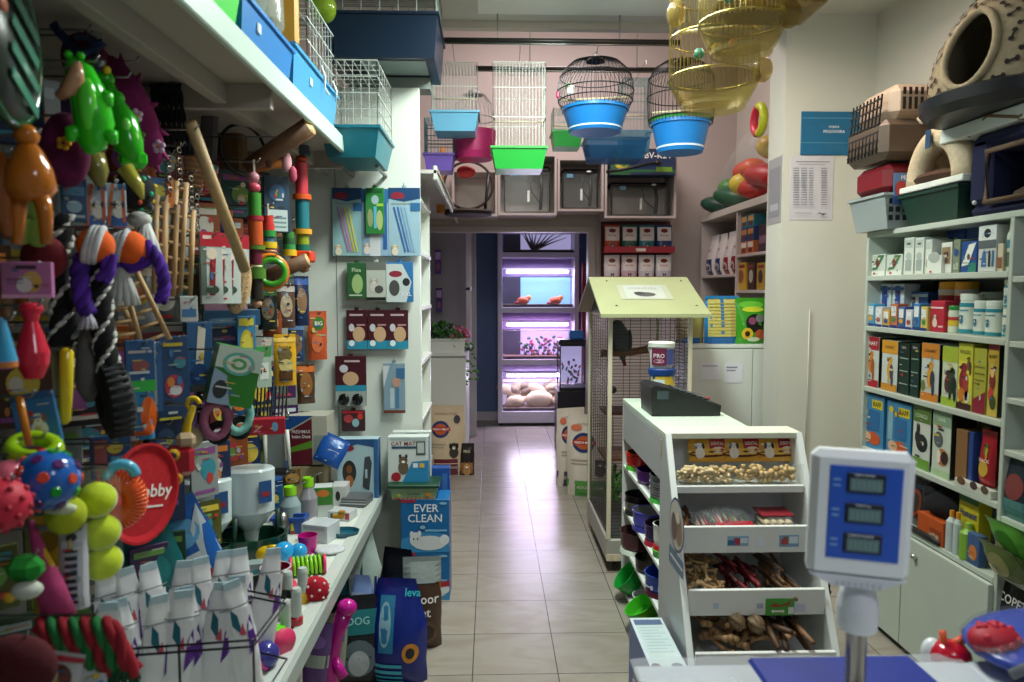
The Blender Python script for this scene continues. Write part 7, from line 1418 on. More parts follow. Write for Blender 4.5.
# packs by the white panel
pk = [('snack_pouch', 'orange snack bag printed with green label beside the white panel', 308, 326, 311, 360, -.86, '#b8502c', [('e', .55, .75, .32, .14, '#3a6a2a'), ('t', .55, .75, .08, 'BIG', '#e8e0c8', .4), ('e', .45, .35, .3, .2, '#c86a40')], True, 'orange snack bag'),
      ('bone_pack', 'yellow pack with cartoon bones right of the yellow bag column', 274, 295, 334, 386, -.84, '#d0a028', [('r', 0, .85, 1, .93, '#e8c050'), ('e', .5, .6, .3, .12, '#6a5a34'), ('e', .5, .4, .32, .12, '#c8b878'), ('r', .2, .1, .8, .3, '#5a3a1c'), ('t', .5, .75, .08, 'bone', '#3a2a14', .6)], True, 'yellow bone pack'),
      ('treat_pouch', 'narrow dark orange treat pouch under the orange snack bag', 297, 314, 364, 404, -.90, '#4a3424', [('e', .5, .5, .35, .3, '#8a5a30'), ('r', 0, .8, 1, .95, '#c86a28')], True, 'dark treat pouch'),
      ('treat_pouch', 'black and green treat pouch below the short log', 258, 276, 288, 330, -.88, '#1a2420', [('e', .5, .5, .34, .26, '#6a5a40'), ('r', 0, .82, 1, .95, '#3a6a3a')], True, None),
      ('treat_pouch', 'brown and white treat pouch, second below the short log', 277, 294, 284, 328, -.87, '#5a4034', [('e', .5, .5, .34, .26, '#a8987c'), ('r', 0, .82, 1, .95, '#b8b0a8')], True, None),
      ('treat_pouch', 'dark blue treat pouch, third below the short log', 294, 308, 276, 326, -.86, '#1c2c4a', [('e', .5, .5, .34, .26, '#8a6a4c'), ('r', 0, .82, 1, .95, '#3a5a9a')], True, 'dark blue treat pouch'),
      ('treat_pouch', 'triangular blue net pouch at the white panel edge', 300, 317, 274, 322, -.92, '#1c2a40', [('e', .5, .5, .3, .3, '#4a5a5a')], True, None),
      ('treat_pouch', 'orange and brown treat pouch above the yellow bone pack', 263, 281, 310, 336, -.89, '#7a3c20', [('e', .5, .5, .3, .3, '#b8824a')], True, None),
      ('treat_pouch', 'brown striped treat pouch right of the yellow bone pack', 288, 303, 322, 362, -.92, '#2a3a5a', [('e', .5, .45, .35, .25, '#7a5a3a'), ('r', 0, .8, 1, .9, '#5a7aa0')], True, None),
      ('card_pack', 'large dark blue bird toy card behind the leash box', 206, 240, 312, 348, -.95, '#1c2e54', [('r', .1, .7, .9, .8, '#8a9ab0'), ('r', .2, .2, .8, .3, '#6a4a7a'), ('r', .1, .55, .6, .6, '#a8b0b8')], False, 'dark blue card'),
      ('card_pack', 'blue card with a yellow oval blister right of the leash box', 237, 254, 316, 364, -.87, '#3a7aa0', [('e', .5, .4, .36, .32, '#b8a82a'), ('e', .5, .4, .26, .24, '#d0c24a'), ('r', .1, .8, .9, .95, '#c8b83a')], False, 'yellow blister card'),
      ('card_pack', 'blue card with a green clip under the slanting ladder', 126, 152, 340, 392, -.90, '#1f5080', [('r', 0, 0, 1, .22, '#34b040'), ('r', .1, .75, .9, .8, '#b8b0a8'), ('e', .5, .5, .3, .12, '#8a4a4a'), ('r', .1, .35, .8, .4, '#c0c8cc')], False, 'green clip card'),
      ('card_pack', 'white edged blue card left of the big blue card', 152, 160, 342, 412, -.88, '#a8b0b0', [('r', .4, 0, 1, 1, '#2a5a8a')], False, None),
      ('card_pack', 'big blue card with a red rope toy picture in the middle of the wall', 158, 186, 336, 420, -.90, '#1c3c64', [('e', .5, .4, .3, .14, '#a83048'), ('e', .55, .35, .2, .06, '#c8c8cc'), ('e', .4, .45, .12, .06, '#c87a3a'), ('r', .1, .88, .8, .92, '#b8a830'), ('r', 0, 0, .7, .03, '#c8c03a'), ('e', .7, .68, .2, .07, '#3a7a8a')], False, 'big blue card'),
      ('card_pack', 'blue brush card with a white brush right of the big blue card', 187, 210, 322, 392, -.90, '#24507c', [('p', [(.3, .35), (.6, .35), (.75, .9), (.45, .95)], '#d0c8b8'), ('e', .45, .25, .35, .16, '#1c3a6a'), ('r', .1, .0, .9, .1, '#3a3a3a')], False, 'blue brush card'),
      ('card_pack', 'blue and orange toy pack hanging right of the black tyre', 128, 152, 392, 440, -.88, '#3a8ab8', [('r', 0, .0, .3, 1, '#d8d0c0'), ('e', .8, .5, .3, .4, '#d8601c'), ('r', .1, .1, .8, .2, '#c85a2a'), ('r', .2, .6, .6, .7, '#e0e4e4')], True, 'blue and orange pack'),
      ('card_pack', 'dark blue card above the red car toys', 150, 180, 420, 462, -.93, '#1a3258', [('e', .5, .5, .3, .3, '#3a5a8a'), ('e', .6, .5, .1, .1, '#9ac03a')], False, 'dark blue toy card'),
      ('card_pack', 'green and white small card right of the leash box', 256, 270, 346, 388, -.89, '#9ab0a0', [('r', 0, .75, 1, 1, '#3a8a4a'), ('r', .2, .2, .8, .6, '#c8d0c8')], False, None),
      ('card_pack', 'narrow pale card with pictures between the cards and the ladders', 180, 196, 296, 322, -.88, '#b0b4b4', [('r', .1, .2, .9, .5, '#3a6a9a')], False, None),
      ('card_pack', 'blue card with rows of small sticks under the brush cards', 205, 258, 310, 326, -.91, '#1f4c6e', [('r', .1, .2, .9, .5, '#5a7a94')], False, None)]
for nme, lab, a, c_, y0, y1, X, base, D, soft, noun in pk: hc(nme, lab, 'pack', a, c_, y0, y1, X, base, D, rz=38 if not soft else 25, soft=soft, noun=noun)
# leash box with green side
hc('leash_box', 'green and white retractable leash box with a round emblem, tilted', 'box', 204, 246, 346, 404, -.80, '#2a7a24', [('r', 0, .62, 1, 1, '#b8c8bc'), ('e', .5, .72, .36, .2, '#5aa89a'), ('e', .5, .72, .28, .15, '#c8d4c8'), ('e', .5, .72, .18, .1, '#5a9a5a'), ('e', .5, .72, .1, .05, '#c8d8c8'), ('p', [(0, .0), (.5, .0), (.3, .5), (0, .6)], '#8aa0b8'), ('e', .22, .25, .16, .16, '#2a2e34')], rz=28, t=.1, tilt=14, noun='leash box')
def muzzle(b, s, col): b.torus((0, 0, 0), 12 * s, 4.5 * s, M(col, 'f'), 18, 8, (PI / 2, 0, R(40)), 0, 2 * PI, 1.4); b.torus((0, 6 * s, -14 * s), 9 * s, 3.5 * s, M('#101014', 'f'), 16, 8, (PI / 2, 0, R(40)))
toy('muzzle', 'dusty pink dog muzzle with black straps below the leash box', 216, 420, -.82, lambda b, s: muzzle(b, s, '#9a5a78'), cat='muzzle', hookpx=14, noun='pink muzzle')
toy('muzzle', 'pale teal dog muzzle with black straps right of the pink one', 238, 415, -.83, lambda b, s: muzzle(b, s, '#6fa8a0'), cat='muzzle', hookpx=14, noun='teal muzzle')
toy('yellow_wrench_toy', 'yellow plastic tool shaped toy right of the tyre pack', 186, 428, -.84, lambda b, s: (b.tube([(8 * s, 0, 22 * s), (2 * s, 0, 6 * s), (-2 * s, 0, -14 * s), (-4 * s, 0, -22 * s)], [3 * s, 4 * s, 5 * s, 7 * s], M('#d8b820', 'g'), 10), b.torus((8 * s, 0, 24 * s), 6 * s, 2.5 * s, M('#d8b820', 'g'), 14, 6, (PI / 2, 0, 0), 0, PI * 1.4)), hookpx=24, noun='yellow wrench toy')
def carm(b, s):
    b.box((0, 0, 0), (26 * s, 22 * s, 30 * s), M('#a81c2c', 'g'), 5 * s); b.box((6 * s, -2 * s, 20 * s), (18 * s, 16 * s, 14 * s), M('#b8a080', 'g'), 4 * s)
    for x, z in ((-6, 8), (-4, -16)): b.tube([(x * s, -13 * s, z * s), (x * s, -9 * s, z * s)], 6 * s, M('#c89a20', 'g'), 14); b.tube([(x * s, -14 * s, z * s), (x * s, -12 * s, z * s)], 3 * s, M('#2a2420', 'g'), 10)
toy('toy_car', 'red toy with yellow wheels right of the frisbee', 180, 460, -.82, carm, rz=25, hookpx=22, noun='red wheeled toy')
toy('tan_chew_toy', 'round tan chew toy below the yellow wrench toy', 187, 438, -.90, lambda b, s: b.ell((0, 0, 0), (16 * s, 10 * s, 12 * s), M('#a89a78', 'r'), 14, 8), hookpx=12)
# lime box, cartons near the panel
hc('lime_scoop_box', 'lime green plastic box with slots above the white feeders', 'box', 222, 268, 432, 482, -1.04, '#7e8c20', [('r', .1 + .16 * k, .35, .14 + .16 * k, .75, '#5e6a18') for k in range(4)] + [('e', .86, .75, .06, .14, '#3a4410')], rz=15, t=.08, hook=False, kind='g', noun='lime box')
b = MB(); p = at(268, 405, X=-.92); s = p.y / F
for k in range(12): b.wire(((-20 + 3.6 * k) * s, 0, 24 * s), ((-20 + 3.6 * k) * s, -8 * s, -10 * s), 1 * s, M('#8a948c', 'm'))
b.tube([(-22 * s, -8 * s, -10 * s), (22 * s, -8 * s, -12 * s), (22 * s, -8 * s, -6 * s)], 1.4 * s, M('#a8b0a0', 'm'), 5); b.tube([(-22 * s, 0, 24 * s), (20 * s, 0, 24 * s)], 1.2 * s, M('#8a948c', 'm'), 5)
b.build('wire_rack', label='small steel wire rack of many thin rods above the lime box', cat='rack', loc=p)
hc('red_strip_pack', 'long red pack lying above the lime box', 'pack', 246, 284, 418, 434, -.86, '#a8142c', [('e', .75, .5, .08, .3, '#6a9ac0'), ('p', [(.2, .2), (.4, .6), (.45, .6), (.25, .2)], '#d8a0a8')], rz=15, t=.05, hook=False, noun='red long pack')
b = MB(); p = at(278, 455, X=-.88); s = p.y / F
b.add([(-12 * s, 0, 20 * s), (6 * s, 0, 26 * s), (8 * s, 0, -14 * s), (-10 * s, 0, -14 * s)], [(0, 1, 2, 3)], M('#8a9492', 'p')); b.tube([(-12 * s, -2 * s, 22 * s), (-12 * s, -2 * s, -20 * s)], 2 * s, M('#c8ccc4')); b.tube([(10 * s, -2 * s, 26 * s), (12 * s, -2 * s, -14 * s)], 2 * s, M('#c8ccc4')); b.box((0, -4 * s, -16 * s), (26 * s, 14 * s, 6 * s), M('#141614'), 2 * s)
b.build('pet_door_flap', label='small grey flap door with white edges right of the lime box', cat='pet door', loc=p); MAIN.append(('flap door', 278, 455))
w_ = 46 * 3.5 / F; h_ = at(300, 413, Y=3.5).z - at(300, 461, Y=3.5).z
carton('litter_carton', 'white, blue and burgundy carton against the white panel above the tan carton', 'box', (at(305, 461, Y=3.5).x, 3.5, at(300, 461, Y=3.5).z), w_ * 1.15, .16, h_, '#b0aea0', [('p', [(0, 1), (.75, 1), (.3, .72), (0, .68)], '#1c4a8c'), ('p', [(.3, 0), (.72, 0), (.72, .95), (.3, .68)], '#5c1424'), ('p', [(.3, .35), (.72, .5), (.72, .35), (.3, .25)], '#5a8a2a'), ('t', .52, .68, .07, 'FRESHMAX', '#d8d0d0', .34), ('t', .52, .58, .07, 'Intim Dent', '#e8e4e0', .34), ('r', .75, .1, .97, .6, '#8a9490')])
carton('tan_carton', 'plain tan cardboard box under the burgundy carton', 'box', (at(300, 500, Y=3.5).x, 3.5, SZ + .001), .27, .17, at(300, 462, Y=3.5).z - SZ - .004, '#9a8a68', [('r', .0, .6, 1, .62, '#7a6c50'), ('p', [(.1, .7), (.35, .85), (.5, .7)], '#5a4a34'), ('e', .9, .6, .03, .18, '#3a3428')])
pouch('blue_treat_bag', 'bright blue treat bag leaning by the white panel', 'pack', (at(327, 460, Y=3.42).x, 3.38, at(327, 462, Y=3.42).z), .13, .14, .05, '#1a4a94', [('p', [(.1, .1), (.5, .1), (.8, .5), (.4, .5)], '#b8c4d0'), ('e', .6, .75, .25, .14, '#3a70b8')], rot=(R(-20), R(25), 0))
MAIN.append(('burgundy carton', 300, 437)); MAIN.append(('white feeder', 245, 490))
# ================================================================ CARDS ON THE WHITE PANEL
PF = PY - .003
def pc(name, label, px0, px1, py0, py1, base, D, t=.01, soft=False, cat='pack', hook=True, dy=0):
    Y = PF - t / 2 - .02 - dy; a = at(px0, py1, Y=Y); c = at(px1, py0, Y=Y); th_ = thing(name, label, cat, ((a.x + c.x) / 2, Y, a.z)); w_, h_ = c.x - a.x, c.z - a.z
    if soft: pouch_mb(w_, h_, t, base, D).build('pack', th_)
    else: carton_mb(w_, t, h_, base, D).build('card', th_)
    if hook:
        MB().tube([(0, .02 + t / 2 + dy, h_ + .012), (0, -.012, h_ + .012), (0, -.02, h_ + .022)], .0022, STEEL, 5).build('hook', th_)
        MB().box((0, 0, h_ + .004), (.022, .003, .016), M(base, 'c')).build('hang_tab', th_)
    return th_
def comb(cols): return [('r', 0, .84, 1, 1, '#16406c'), ('e', .3, .88, .22, .06, '#8a2434'), ('r', .1, .76, .8, .78, '#8a9a94'), ('r', .7, .66, 1, .78, '#2a6494'), ('p', [(.05, .84), (.5, .8), (.95, .84)], '#16406c')] + [('p', [(.15 + .12 * k, .72), (.2 + .12 * k, .72), (.55 + .1 * k, .06), (.5 + .1 * k, .06)], c) for k, c in enumerate(cols)] + [('dog', .2, .13, .12, '#d8d0b8', '#b8a880')]
pc('toothbrush_card', 'pale blue toothbrush card with pink and yellow brushes, leftmost on the white panel', 333, 362, 188, 256, '#8ab2b6', comb(['#a86a9a', '#b87aa8', '#c8b83a', '#d0c84a']))
pc('toothbrush_card', 'pale blue toothbrush card with blue brushes, rightmost on the white panel', 389, 420, 188, 256, '#94b4c4', comb(['#2a5a9a', '#2f68a8', '#7aa0c0', '#8ab0cc']))
pc('toothbrush_card', 'wide blue and white card behind the green brush card', 362, 388, 189, 256, '#8aa8c0', [('r', .3, .0, .7, .5, '#c8ccd0'), ('r', .8, .1, .95, .9, '#2a5a9a'), ('dog', .2, .15, .12, '#d8d0c8', '#a89888'), ('r', 0, .8, 1, 1, '#2f6aa0')])
pc('razor_card', 'green card with a light blue brush, in front of the blue and white card', 366, 384, 188, 234, '#2a7a3a', [('r', .44, .12, .6, .6, '#5ab0cc'), ('e', .52, .74, .2, .1, '#9ab4b8'), ('e', .25, .35, .16, .2, '#8a9a6a'), ('e', .75, .3, .18, .22, '#a8b878'), ('r', .6, .6, .95, .66, '#9ac84a'), ('r', .1, .9, .9, .97, '#1f5a2c')], dy=.02)
pc('lice_comb_box', 'dark green box with pale green dog picture in the second row', 348, 366, 263, 298, '#2a5c34', [('e', .55, .4, .3, .28, '#9ab878'), ('t', .5, .8, .12, 'Flea', '#b8d0a8', .7), ('r', .1, .06, .8, .1, '#b8c8b0')], .03)
pc('glove_box', 'grey and white box with a dog and brush in the second row', 367, 386, 262, 301, '#b4bab0', [('r', 0, .8, 1, 1, '#6a706a'), ('dog', .4, .5, .25, '#c8c4bc', '#a8a098'), ('e', .65, .3, .22, .1, '#4a4a48'), ('r', 0, .02, 1, .1, '#1a1c1a')], .03)
pc('glove_box', 'blue and white grooming box, rightmost in the second row', 387, 413, 262, 302, '#2f70a8', [('p', [(0, 0), (.75, 0), (.95, .5), (.6, .95), (0, .95)], '#c0cccc'), ('e', .35, .7, .25, .08, '#8a2a3a'), ('e', .3, .35, .2, .2, '#4a4a48'), ('e', .75, .5, .14, .1, '#2a2c30'), ('t', .75, .2, .1, 'XXL', '#dfe8f0', .4)], .03)
for i, a in enumerate((347, 368, 388)): pc('chip_card', 'burgundy and blue pet light card, %s in the row of three' % ['leftmost', 'middle', 'rightmost'][i], a, a + 20, 310, 349, '#43141f', [('r', 0, 0, 1, .22, '#2a8aa8'), ('e', .6, .38, .3, .2, '#c8a480'), ('e', .25, .55, .14, .1, '#c8c8d0'), ('r', .15, .85, .8, .9, '#c0a8ac'), ('r', .5, .6, .9, .64, '#b88a8c'), ('e', .25, .15, .14, .08, '#dfe8ea')])
t_ = pc('collar_card', 'burgundy and blue card with two black round clips below it', 336, 366, 356, 406, '#43141f', [('r', 0, .3, 1, .42, '#2a8aa8'), ('e', .5, .55, .26, .14, '#c8a480'), ('r', 0, 0, 1, .3, '#9aa4a0'), ('e', .28, .75, .14, .08, '#c8c8d0'), ('r', .3, .88, .8, .92, '#c0a8ac')])
b = MB(); [b.ell((q * .034, -.016, .035), (.028, .012, .03), M('#131415', 'g'), 14, 8) for q in (-1, 1)]; b.build('black_clip', t_)
t_ = pc('scissor_pack', 'clear pack with pale blue bottle tool, hanging alone on the white panel', 384, 405, 363, 413, '#7f98a8', [('r', 0, 0, 1, .06, '#6a3424'), ('p', [(.0, .5), (.3, .95), (.0, .95)], '#c4ccd0'), ('r', .3, .1, .5, .5, '#b0c0c8'), ('r', .55, .1, .72, .5, '#4a7a9a'), ('e', .6, .62, .2, .1, '#b89080'), ('r', .6, .7, .98, .9, '#3a6a94')])
pc('tag_pack', 'small red and black picture pack above the clipper box', 342, 365, 410, 431, '#3a1c24', [('e', .3, .6, .2, .2, '#a83a3a'), ('e', .6, .4, .15, .2, '#8ab0b8'), ('e', .8, .7, .12, .15, '#c83a2a'), ('r', .05, .85, .95, .97, '#a82430')])
# clipper box on the display shelf
l = at(360, 488, Y=3.5); D = [('p', [(0, 1), (1, 1), (1, .85), (.5, .92), (0, .8)], '#1c4c80'), ('e', .3, .45, .17, .2, '#2a2420'), ('e', .3, .3, .1, .1, '#a86a3a'), ('e', .3, .5, .07, .07, '#7a4a2a'), ('e', .25, .85, .18, .05, '#8a2434'), ('p', [(.62, .2), (.78, .15), (.85, .6), (.8, .72), (.68, .7)], '#3c4248'), ('r', .68, .35, .74, .5, '#a8b8c0'), ('r', .1, .0, .55, .1, '#8a2030'), ('r', .9, 0, 1, 1, '#2a5f9a')]
carton('clipper_box', 'white and blue clipper box with a dog picture at the shelf end', 'box', (at(359, 488, Y=3.52).x, 3.53, SZ + .001), .2, .08, at(360, 439, Y=3.5).z - SZ, '#a8c4cc', D, side='#1f5a98')
# ================================================================ FLOOR STACK BY THE PANEL
def ever(label, yb, yt, zb):
    Y = 3.42; a = at(401, yb, Y=Y); c = at(449, yt, Y=Y); h_ = c.z - a.z if zb is None else at(420, yt, Y=Y).z - zb
    D = [('p', [(0, 0), (1, 0), (1, .3), (.6, .45), (0, .25)], '#3a8ac0'), ('t', .52, .84, .15, 'EVER', '#e8eef2', .7), ('t', .5, .65, .15, 'CLEAN', '#e8eef2', .8), ('r', 0, .95, .3, 1, '#b02434'), ('e', .3, .25, .12, .14, '#dfe4e4'), ('e', .58, .18, .36, .14, '#d4dadc'), ('e', .22, .35, .04, .06, '#dfe4e4'), ('e', .38, .36, .04, .06, '#dfe4e4'), ('e', .9, .24, .1, .1, '#dfe4e4'), ('e', .26, .26, .015, .02, '#2a3a4a'), ('e', .34, .26, .015, .02, '#2a3a4a'), ('e', .45, .48, .1, .06, '#1f5a90'), ('e', .45, .48, .06, .035, '#8ab8d0'), ('r', .5, .4, .95, .44, '#7ab4d8'), ('e', .88, .93, .08, .025, '#8ab8d8')]
    if zb == 0: D += [('p', [(.6, .35), (1, .42), (1, .3), (.6, .25)], '#a82030')]
    return carton('litter_box_carton', label, 'litter carton', ((at(401, 580, Y=Y).x + at(450, 580, Y=Y).x) / 2, Y + .09, zb), .232, .17, h_, '#1768a4', D, side='#125488'), h_
o1, h1 = ever('lower blue EVER CLEAN litter carton standing on the floor', 608, 553, 0)
o2, h2 = ever('upper blue EVER CLEAN litter carton stacked on the lower one', 553, 500, h1 + .001)
z3 = h1 + h2 + .002
t = thing('treat_tub', 'green and cream printed tub with dark green rim on the litter cartons', 'tub', (at(415, 505, Y=3.48).x, 3.5, z3))
b = MB(); tray_mb(.225, .15, at(415, 486, Y=3.4).z - z3, M('#8fae86', 'c'), .93, b=b); b.build('body', t)
h4 = at(415, 486, Y=3.4).z - z3; b = MB(); b.box((0, 0, h4 - .008), (.25, .175, .018), M('#14422c'), .005); b.build('rim', t)
b = MB(); deco(b, .2, h4, [('t', .5, .4, .16, 'Cat snack', '#3a4a3a', .5), ('e', .85, .35, .07, .14, '#c88a2a'), ('e', .15, .3, .05, .1, '#b8b83a')] + [('e', .05 + .1 * k, .1, .03, .06, '#c8502a') for k in range(10)], lambda u, v: -.0765); b.build('print', t)
z4 = z3 + h4 + .002
w_ = 41 * 3.45 / F
carton('cat_mate_box', 'white and blue CAT MATE flap box with a cat picture on the tub', 'box', (at(408, 480, Y=3.45).x, 3.5, z4), w_, .07, at(408, 437, Y=3.46).z - z4, '#cfd8d4', [('r', .05, .92, .95, .98, '#a8b8b8'), ('t', .42, .85, .09, 'CAT MATE', '#8a1c2c', .75), ('r', .1, .74, .7, .79, '#2a4a6a'), ('cat', .38, .48, .3, '#6a5a48', '#3a322a'), ('p', [(.35, 0), (1, 0), (1, .48), (.6, .45)], '#2a86b8'), ('r', .7, .6, .93, .9, '#4a5458'), ('r', .73, .64, .9, .87, '#b8c4bc'), ('e', .2, .12, .12, .1, '#a81c2c'), ('r', .62, .32, .74, .42, '#e0e8ea'), ('r', .78, .32, .9, .42, '#d8b04a')], side='#2a70a4')
carton('white_flap_box', 'white carton standing behind the CAT MATE box', 'box', (at(412, 440, Y=3.58).x, 3.585, z4), .19, .05, at(412, 431, Y=3.58).z - z4, '#c8d0cc', [('e', .5, .95, .2, .02, '#8a948e'), ('r', .2, .9, .4, .93, '#a8b4ac')])
carton('blue_box', 'plain blue carton standing behind the litter cartons', 'box', (at(437, 500, Y=3.62).x, 3.665, 0), .13, .06, at(440, 468, Y=3.63).z, '#1c4a94', [('r', .7, .05, .9, .95, '#3a6ab0')])
# bags on the floor under the display shelf
def fb(label, px, yt, Y, w_, base, D, h_=None, t_=.12, rz=0, rot=None, kind='l', z=0, name='pet_food_bag', **k):
    p = at(px, yt, Y=Y); return pouch(name, label, 'pet food bag', (p.x, Y, z), w_, (p.z - z) if h_ is None else h_, t_, base, D, rz=rz, rot=rot, kind=kind, **k)
fb('glossy dark blue dog food bag with light blue stripes, nearest the aisle', 397, 578, 2.72, .23, '#14267c', [('r', .25, .35, .5, .85, '#2a7aa0'), ('e', .35, .6, .1, .2, '#8ab8cc'), ('t', .78, .88, .07, 'leva', '#3ac0c8', .4), ('e', .78, .35, .13, .09, '#c8842a'), ('e', .78, .35, .07, .05, '#1c1c28')] + [('r', .2, .04 + .06 * k, .65, .07 + .06 * k, '#3ab0c8') for k in range(4)], t_=.17, rz=R(-6), waist=.35)
fb('black dog food bag with turquoise leva lettering behind the blue one', 398, 548, 3.08, .19, '#14161e', [('t', .42, .6, .1, 'leva', '#2fb0b0', .5), ('e', .68, .5, .08, .03, '#b89a7a'), ('e', .7, .42, .08, .03, '#a88a6a'), ('e', .66, .34, .08, .03, '#c8c0b0'), ('p', [(.5, .25), (.9, .35), (.9, .3), (.5, .2)], '#3a8a94')], t_=.15, rz=R(-22), waist=.3)
fb('clear topped brown bag printed indoor Pet in white', 422, 556, 2.98, .16, '#4a3426', [('r', 0, .72, 1, 1, '#9aa4a0'), ('p', [(0, .62), (1, .78), (1, .64), (0, .5)], '#a87428'), ('t', .5, .56, .1, 'indoor', '#ece8e0', .85), ('t', .5, .42, .1, 'Pet', '#ece8e0', .5), ('e', .5, .2, .4, .14, '#6a4c38'), ('e', .6, .2, .2, .08, '#2e2018')], t_=.1, rz=R(4), waist=.35)
fb('crumpled silver and green bag leaning behind the shelf rail', 362, 530, 3.22, .2, '#a8bab2', [('p', [(.3, .5), (.5, .55), (.45, .9), (.35, .85)], '#c8d4d0'), ('p', [(.5, .4), (.65, .5), (.6, .7)], '#3a5a58'), ('r', 0, .3, 1, .36, '#8a4a3a'), ('e', .6, .2, .3, .1, '#2a5c44')], t_=.15, rz=R(-15), waist=.5)
fb('pale lilac blue bag with dark blue edges under the shelf rail', 362, 575, 2.92, .13, '#8aa4dc', [('r', 0, 0, .08, 1, '#24408c'), ('r', .92, 0, 1, 1, '#24408c'), ('r', .2, .6, .8, .8, '#a8b8d8')], t_=.1, rz=R(-10), waist=.5)
fb('black and teal bag standing left of the dark blue bag', 358, 595, 2.7, .22, '#171c20', [('r', .1, .6, .9, .85, '#1f6a70'), ('t', .5, .74, .08, 'DOG', '#8ac0c0', .5), ('e', .5, .35, .3, .2, '#5a6a72'), ('e', .5, .3, .18, .14, '#a8b0b4')], t_=.12, rz=R(10), waist=.4)
fb('dark teal bag at the back under the shelf', 345, 560, 3.2, .2, '#1c2e30', [('r', .1, .5, .9, .7, '#2a5a60')], t_=.1)
b = MB(); mg = M('#c01890', 'g'); b.tube([(.03, 0, .0), (.0, 0, -.09), (-.03, 0, -.2), (-.02, 0, -.3)], [.03, .022, .035, .03], mg, 12); b.ell((.04, -.01, .02), (.035, .03, .03), mg); b.tube([(-.01, -.01, -.16), (.03, -.03, -.22)], [.02, .018], mg, 8); b.ell((-.05, 0, -.24), (.03, .025, .03), mg)
b.build('pink_rubber_toy', label='magenta rubber toy hanging below the shelf edge', cat='dog toy', loc=at(336, 612, Y=2.45))
pouch('lilac_pouch', 'lilac and grey pouch hanging below the shelf beside the magenta toy', 'pack', (at(313, 682, Y=2.4).x, 2.4, .16), .09, .22, .03, '#6a4a8a', [('r', 0, .3, 1, .5, '#a8b4a8'), ('e', .5, .7, .3, .1, '#8a6ab0')], rot=(0, R(8), 0))
pouch('lilac_pouch', 'pale green pouch hanging right of the lilac one', 'pack', (at(330, 682, Y=2.5).x, 2.55, .1), .08, .24, .03, '#9aa890', [('r', .2, .6, .9, .75, '#2a7a9a'), ('e', .5, .3, .3, .1, '#c8502a')], rot=(0, R(5), 0))
# ================================================================ ON THE DISPLAY SHELF
def sp(px, py, Z=SZ): return at(px, py, Z=Z)
# white litter pouches in a wire rack
PD = [('r', .08, .6, .92, .78, '#d8d8dc'), ('p', [(.6, .42), (.9, .5), (.82, .72), (.66, .64)], '#5a2a8a'), ('p', [(.25, .68), (.5, .58), (.45, .74), (.28, .8)], '#1c5a6a'), ('p', [(.4, .6), (.6, .58), (.55, .68)], '#b84a5a'), ('r', 0, .8, 1, .81, '#8a8c90')]
proto = None; k = 0
for r_ in range(2):
    for i in range(8):
        px = 108 + 20 * i + r_ * 8; Y = 1.6 + i * .02 + r_ * .2; X = at(px, 600, Y=Y).x; lab = '%s white litter pouch from the left, %s row of the wire rack' % (['first', 'second', 'third', 'fourth', 'fifth', 'sixth', 'seventh', 'eighth'][i], ['front', 'back'][r_])
        if proto is None: proto = pouch_mb(.08, .32, .06, '#e2e3e6', PD, 'l', '#b4ccd6', seal=.06, waist=.5).build('litter_pouch', label=lab, cat='pouch', loc=(X, Y, SZ + .002), rz=R(10), group='white pouches in the wire rack'); continue
        dup(proto, (X, Y, SZ + .002), rot=(R(random.uniform(-5, 5)), R(random.uniform(-9, 9)), R(30 + random.uniform(-16, 16))), label=lab, group='white pouches in the wire rack')
b = MB()
for z in (.08, .225, .24):
    a = at(100, 600, Y=1.54); c = at(258, 600, Y=1.68)
    b.tube([(a.x, a.y, SZ + z), (c.x + .02, c.y - .1, SZ + z), (c.x + .03, c.y + .12, SZ + z), (a.x, a.y + .4, SZ + z)], .0028, M('#2c2c30', 'm'), 5)
for q in (0, .5, 1): x = a.x + (c.x + .02 - a.x) * q; y = a.y + (c.y - .1 - a.y) * q; b.wire((x, y, SZ), (x, y, SZ + .24), .003, M('#2c2c30', 'm'))
b.build('wire_rack', label='dark wire rack holding the white litter pouches', cat='rack', loc=(0, 0, 0))
pouch('teal_bag', 'glossy teal bag behind the white litter pouches', 'pack', (at(160, 590, Y=2.05).x, 2.15, SZ), .16, .34, .09, '#0f5a5e', [('e', .5, .6, .3, .14, '#1a7a7c')], rot=(0, R(-16), R(20)))
pouch('blue_treat_bag', 'large bright blue treat bag with red label leaning left of the feeders', 'pack', (at(205, 570, Y=2.3).x, 2.35, SZ), .19, .36, .07, '#1c5aa8', [('r', .1, .1, .9, .3, '#a81c34'), ('t', .5, .2, .08, 'snack', '#e8dce0', .6), ('e', .5, .7, .35, .14, '#5a9ac8'), ('p', [(.7, .3), (1, .4), (.95, .9), (.7, .7)], '#a8b4bc'), ('r', .2, .42, .7, .5, '#c8d0d8')], rot=(0, R(-22), R(22)))
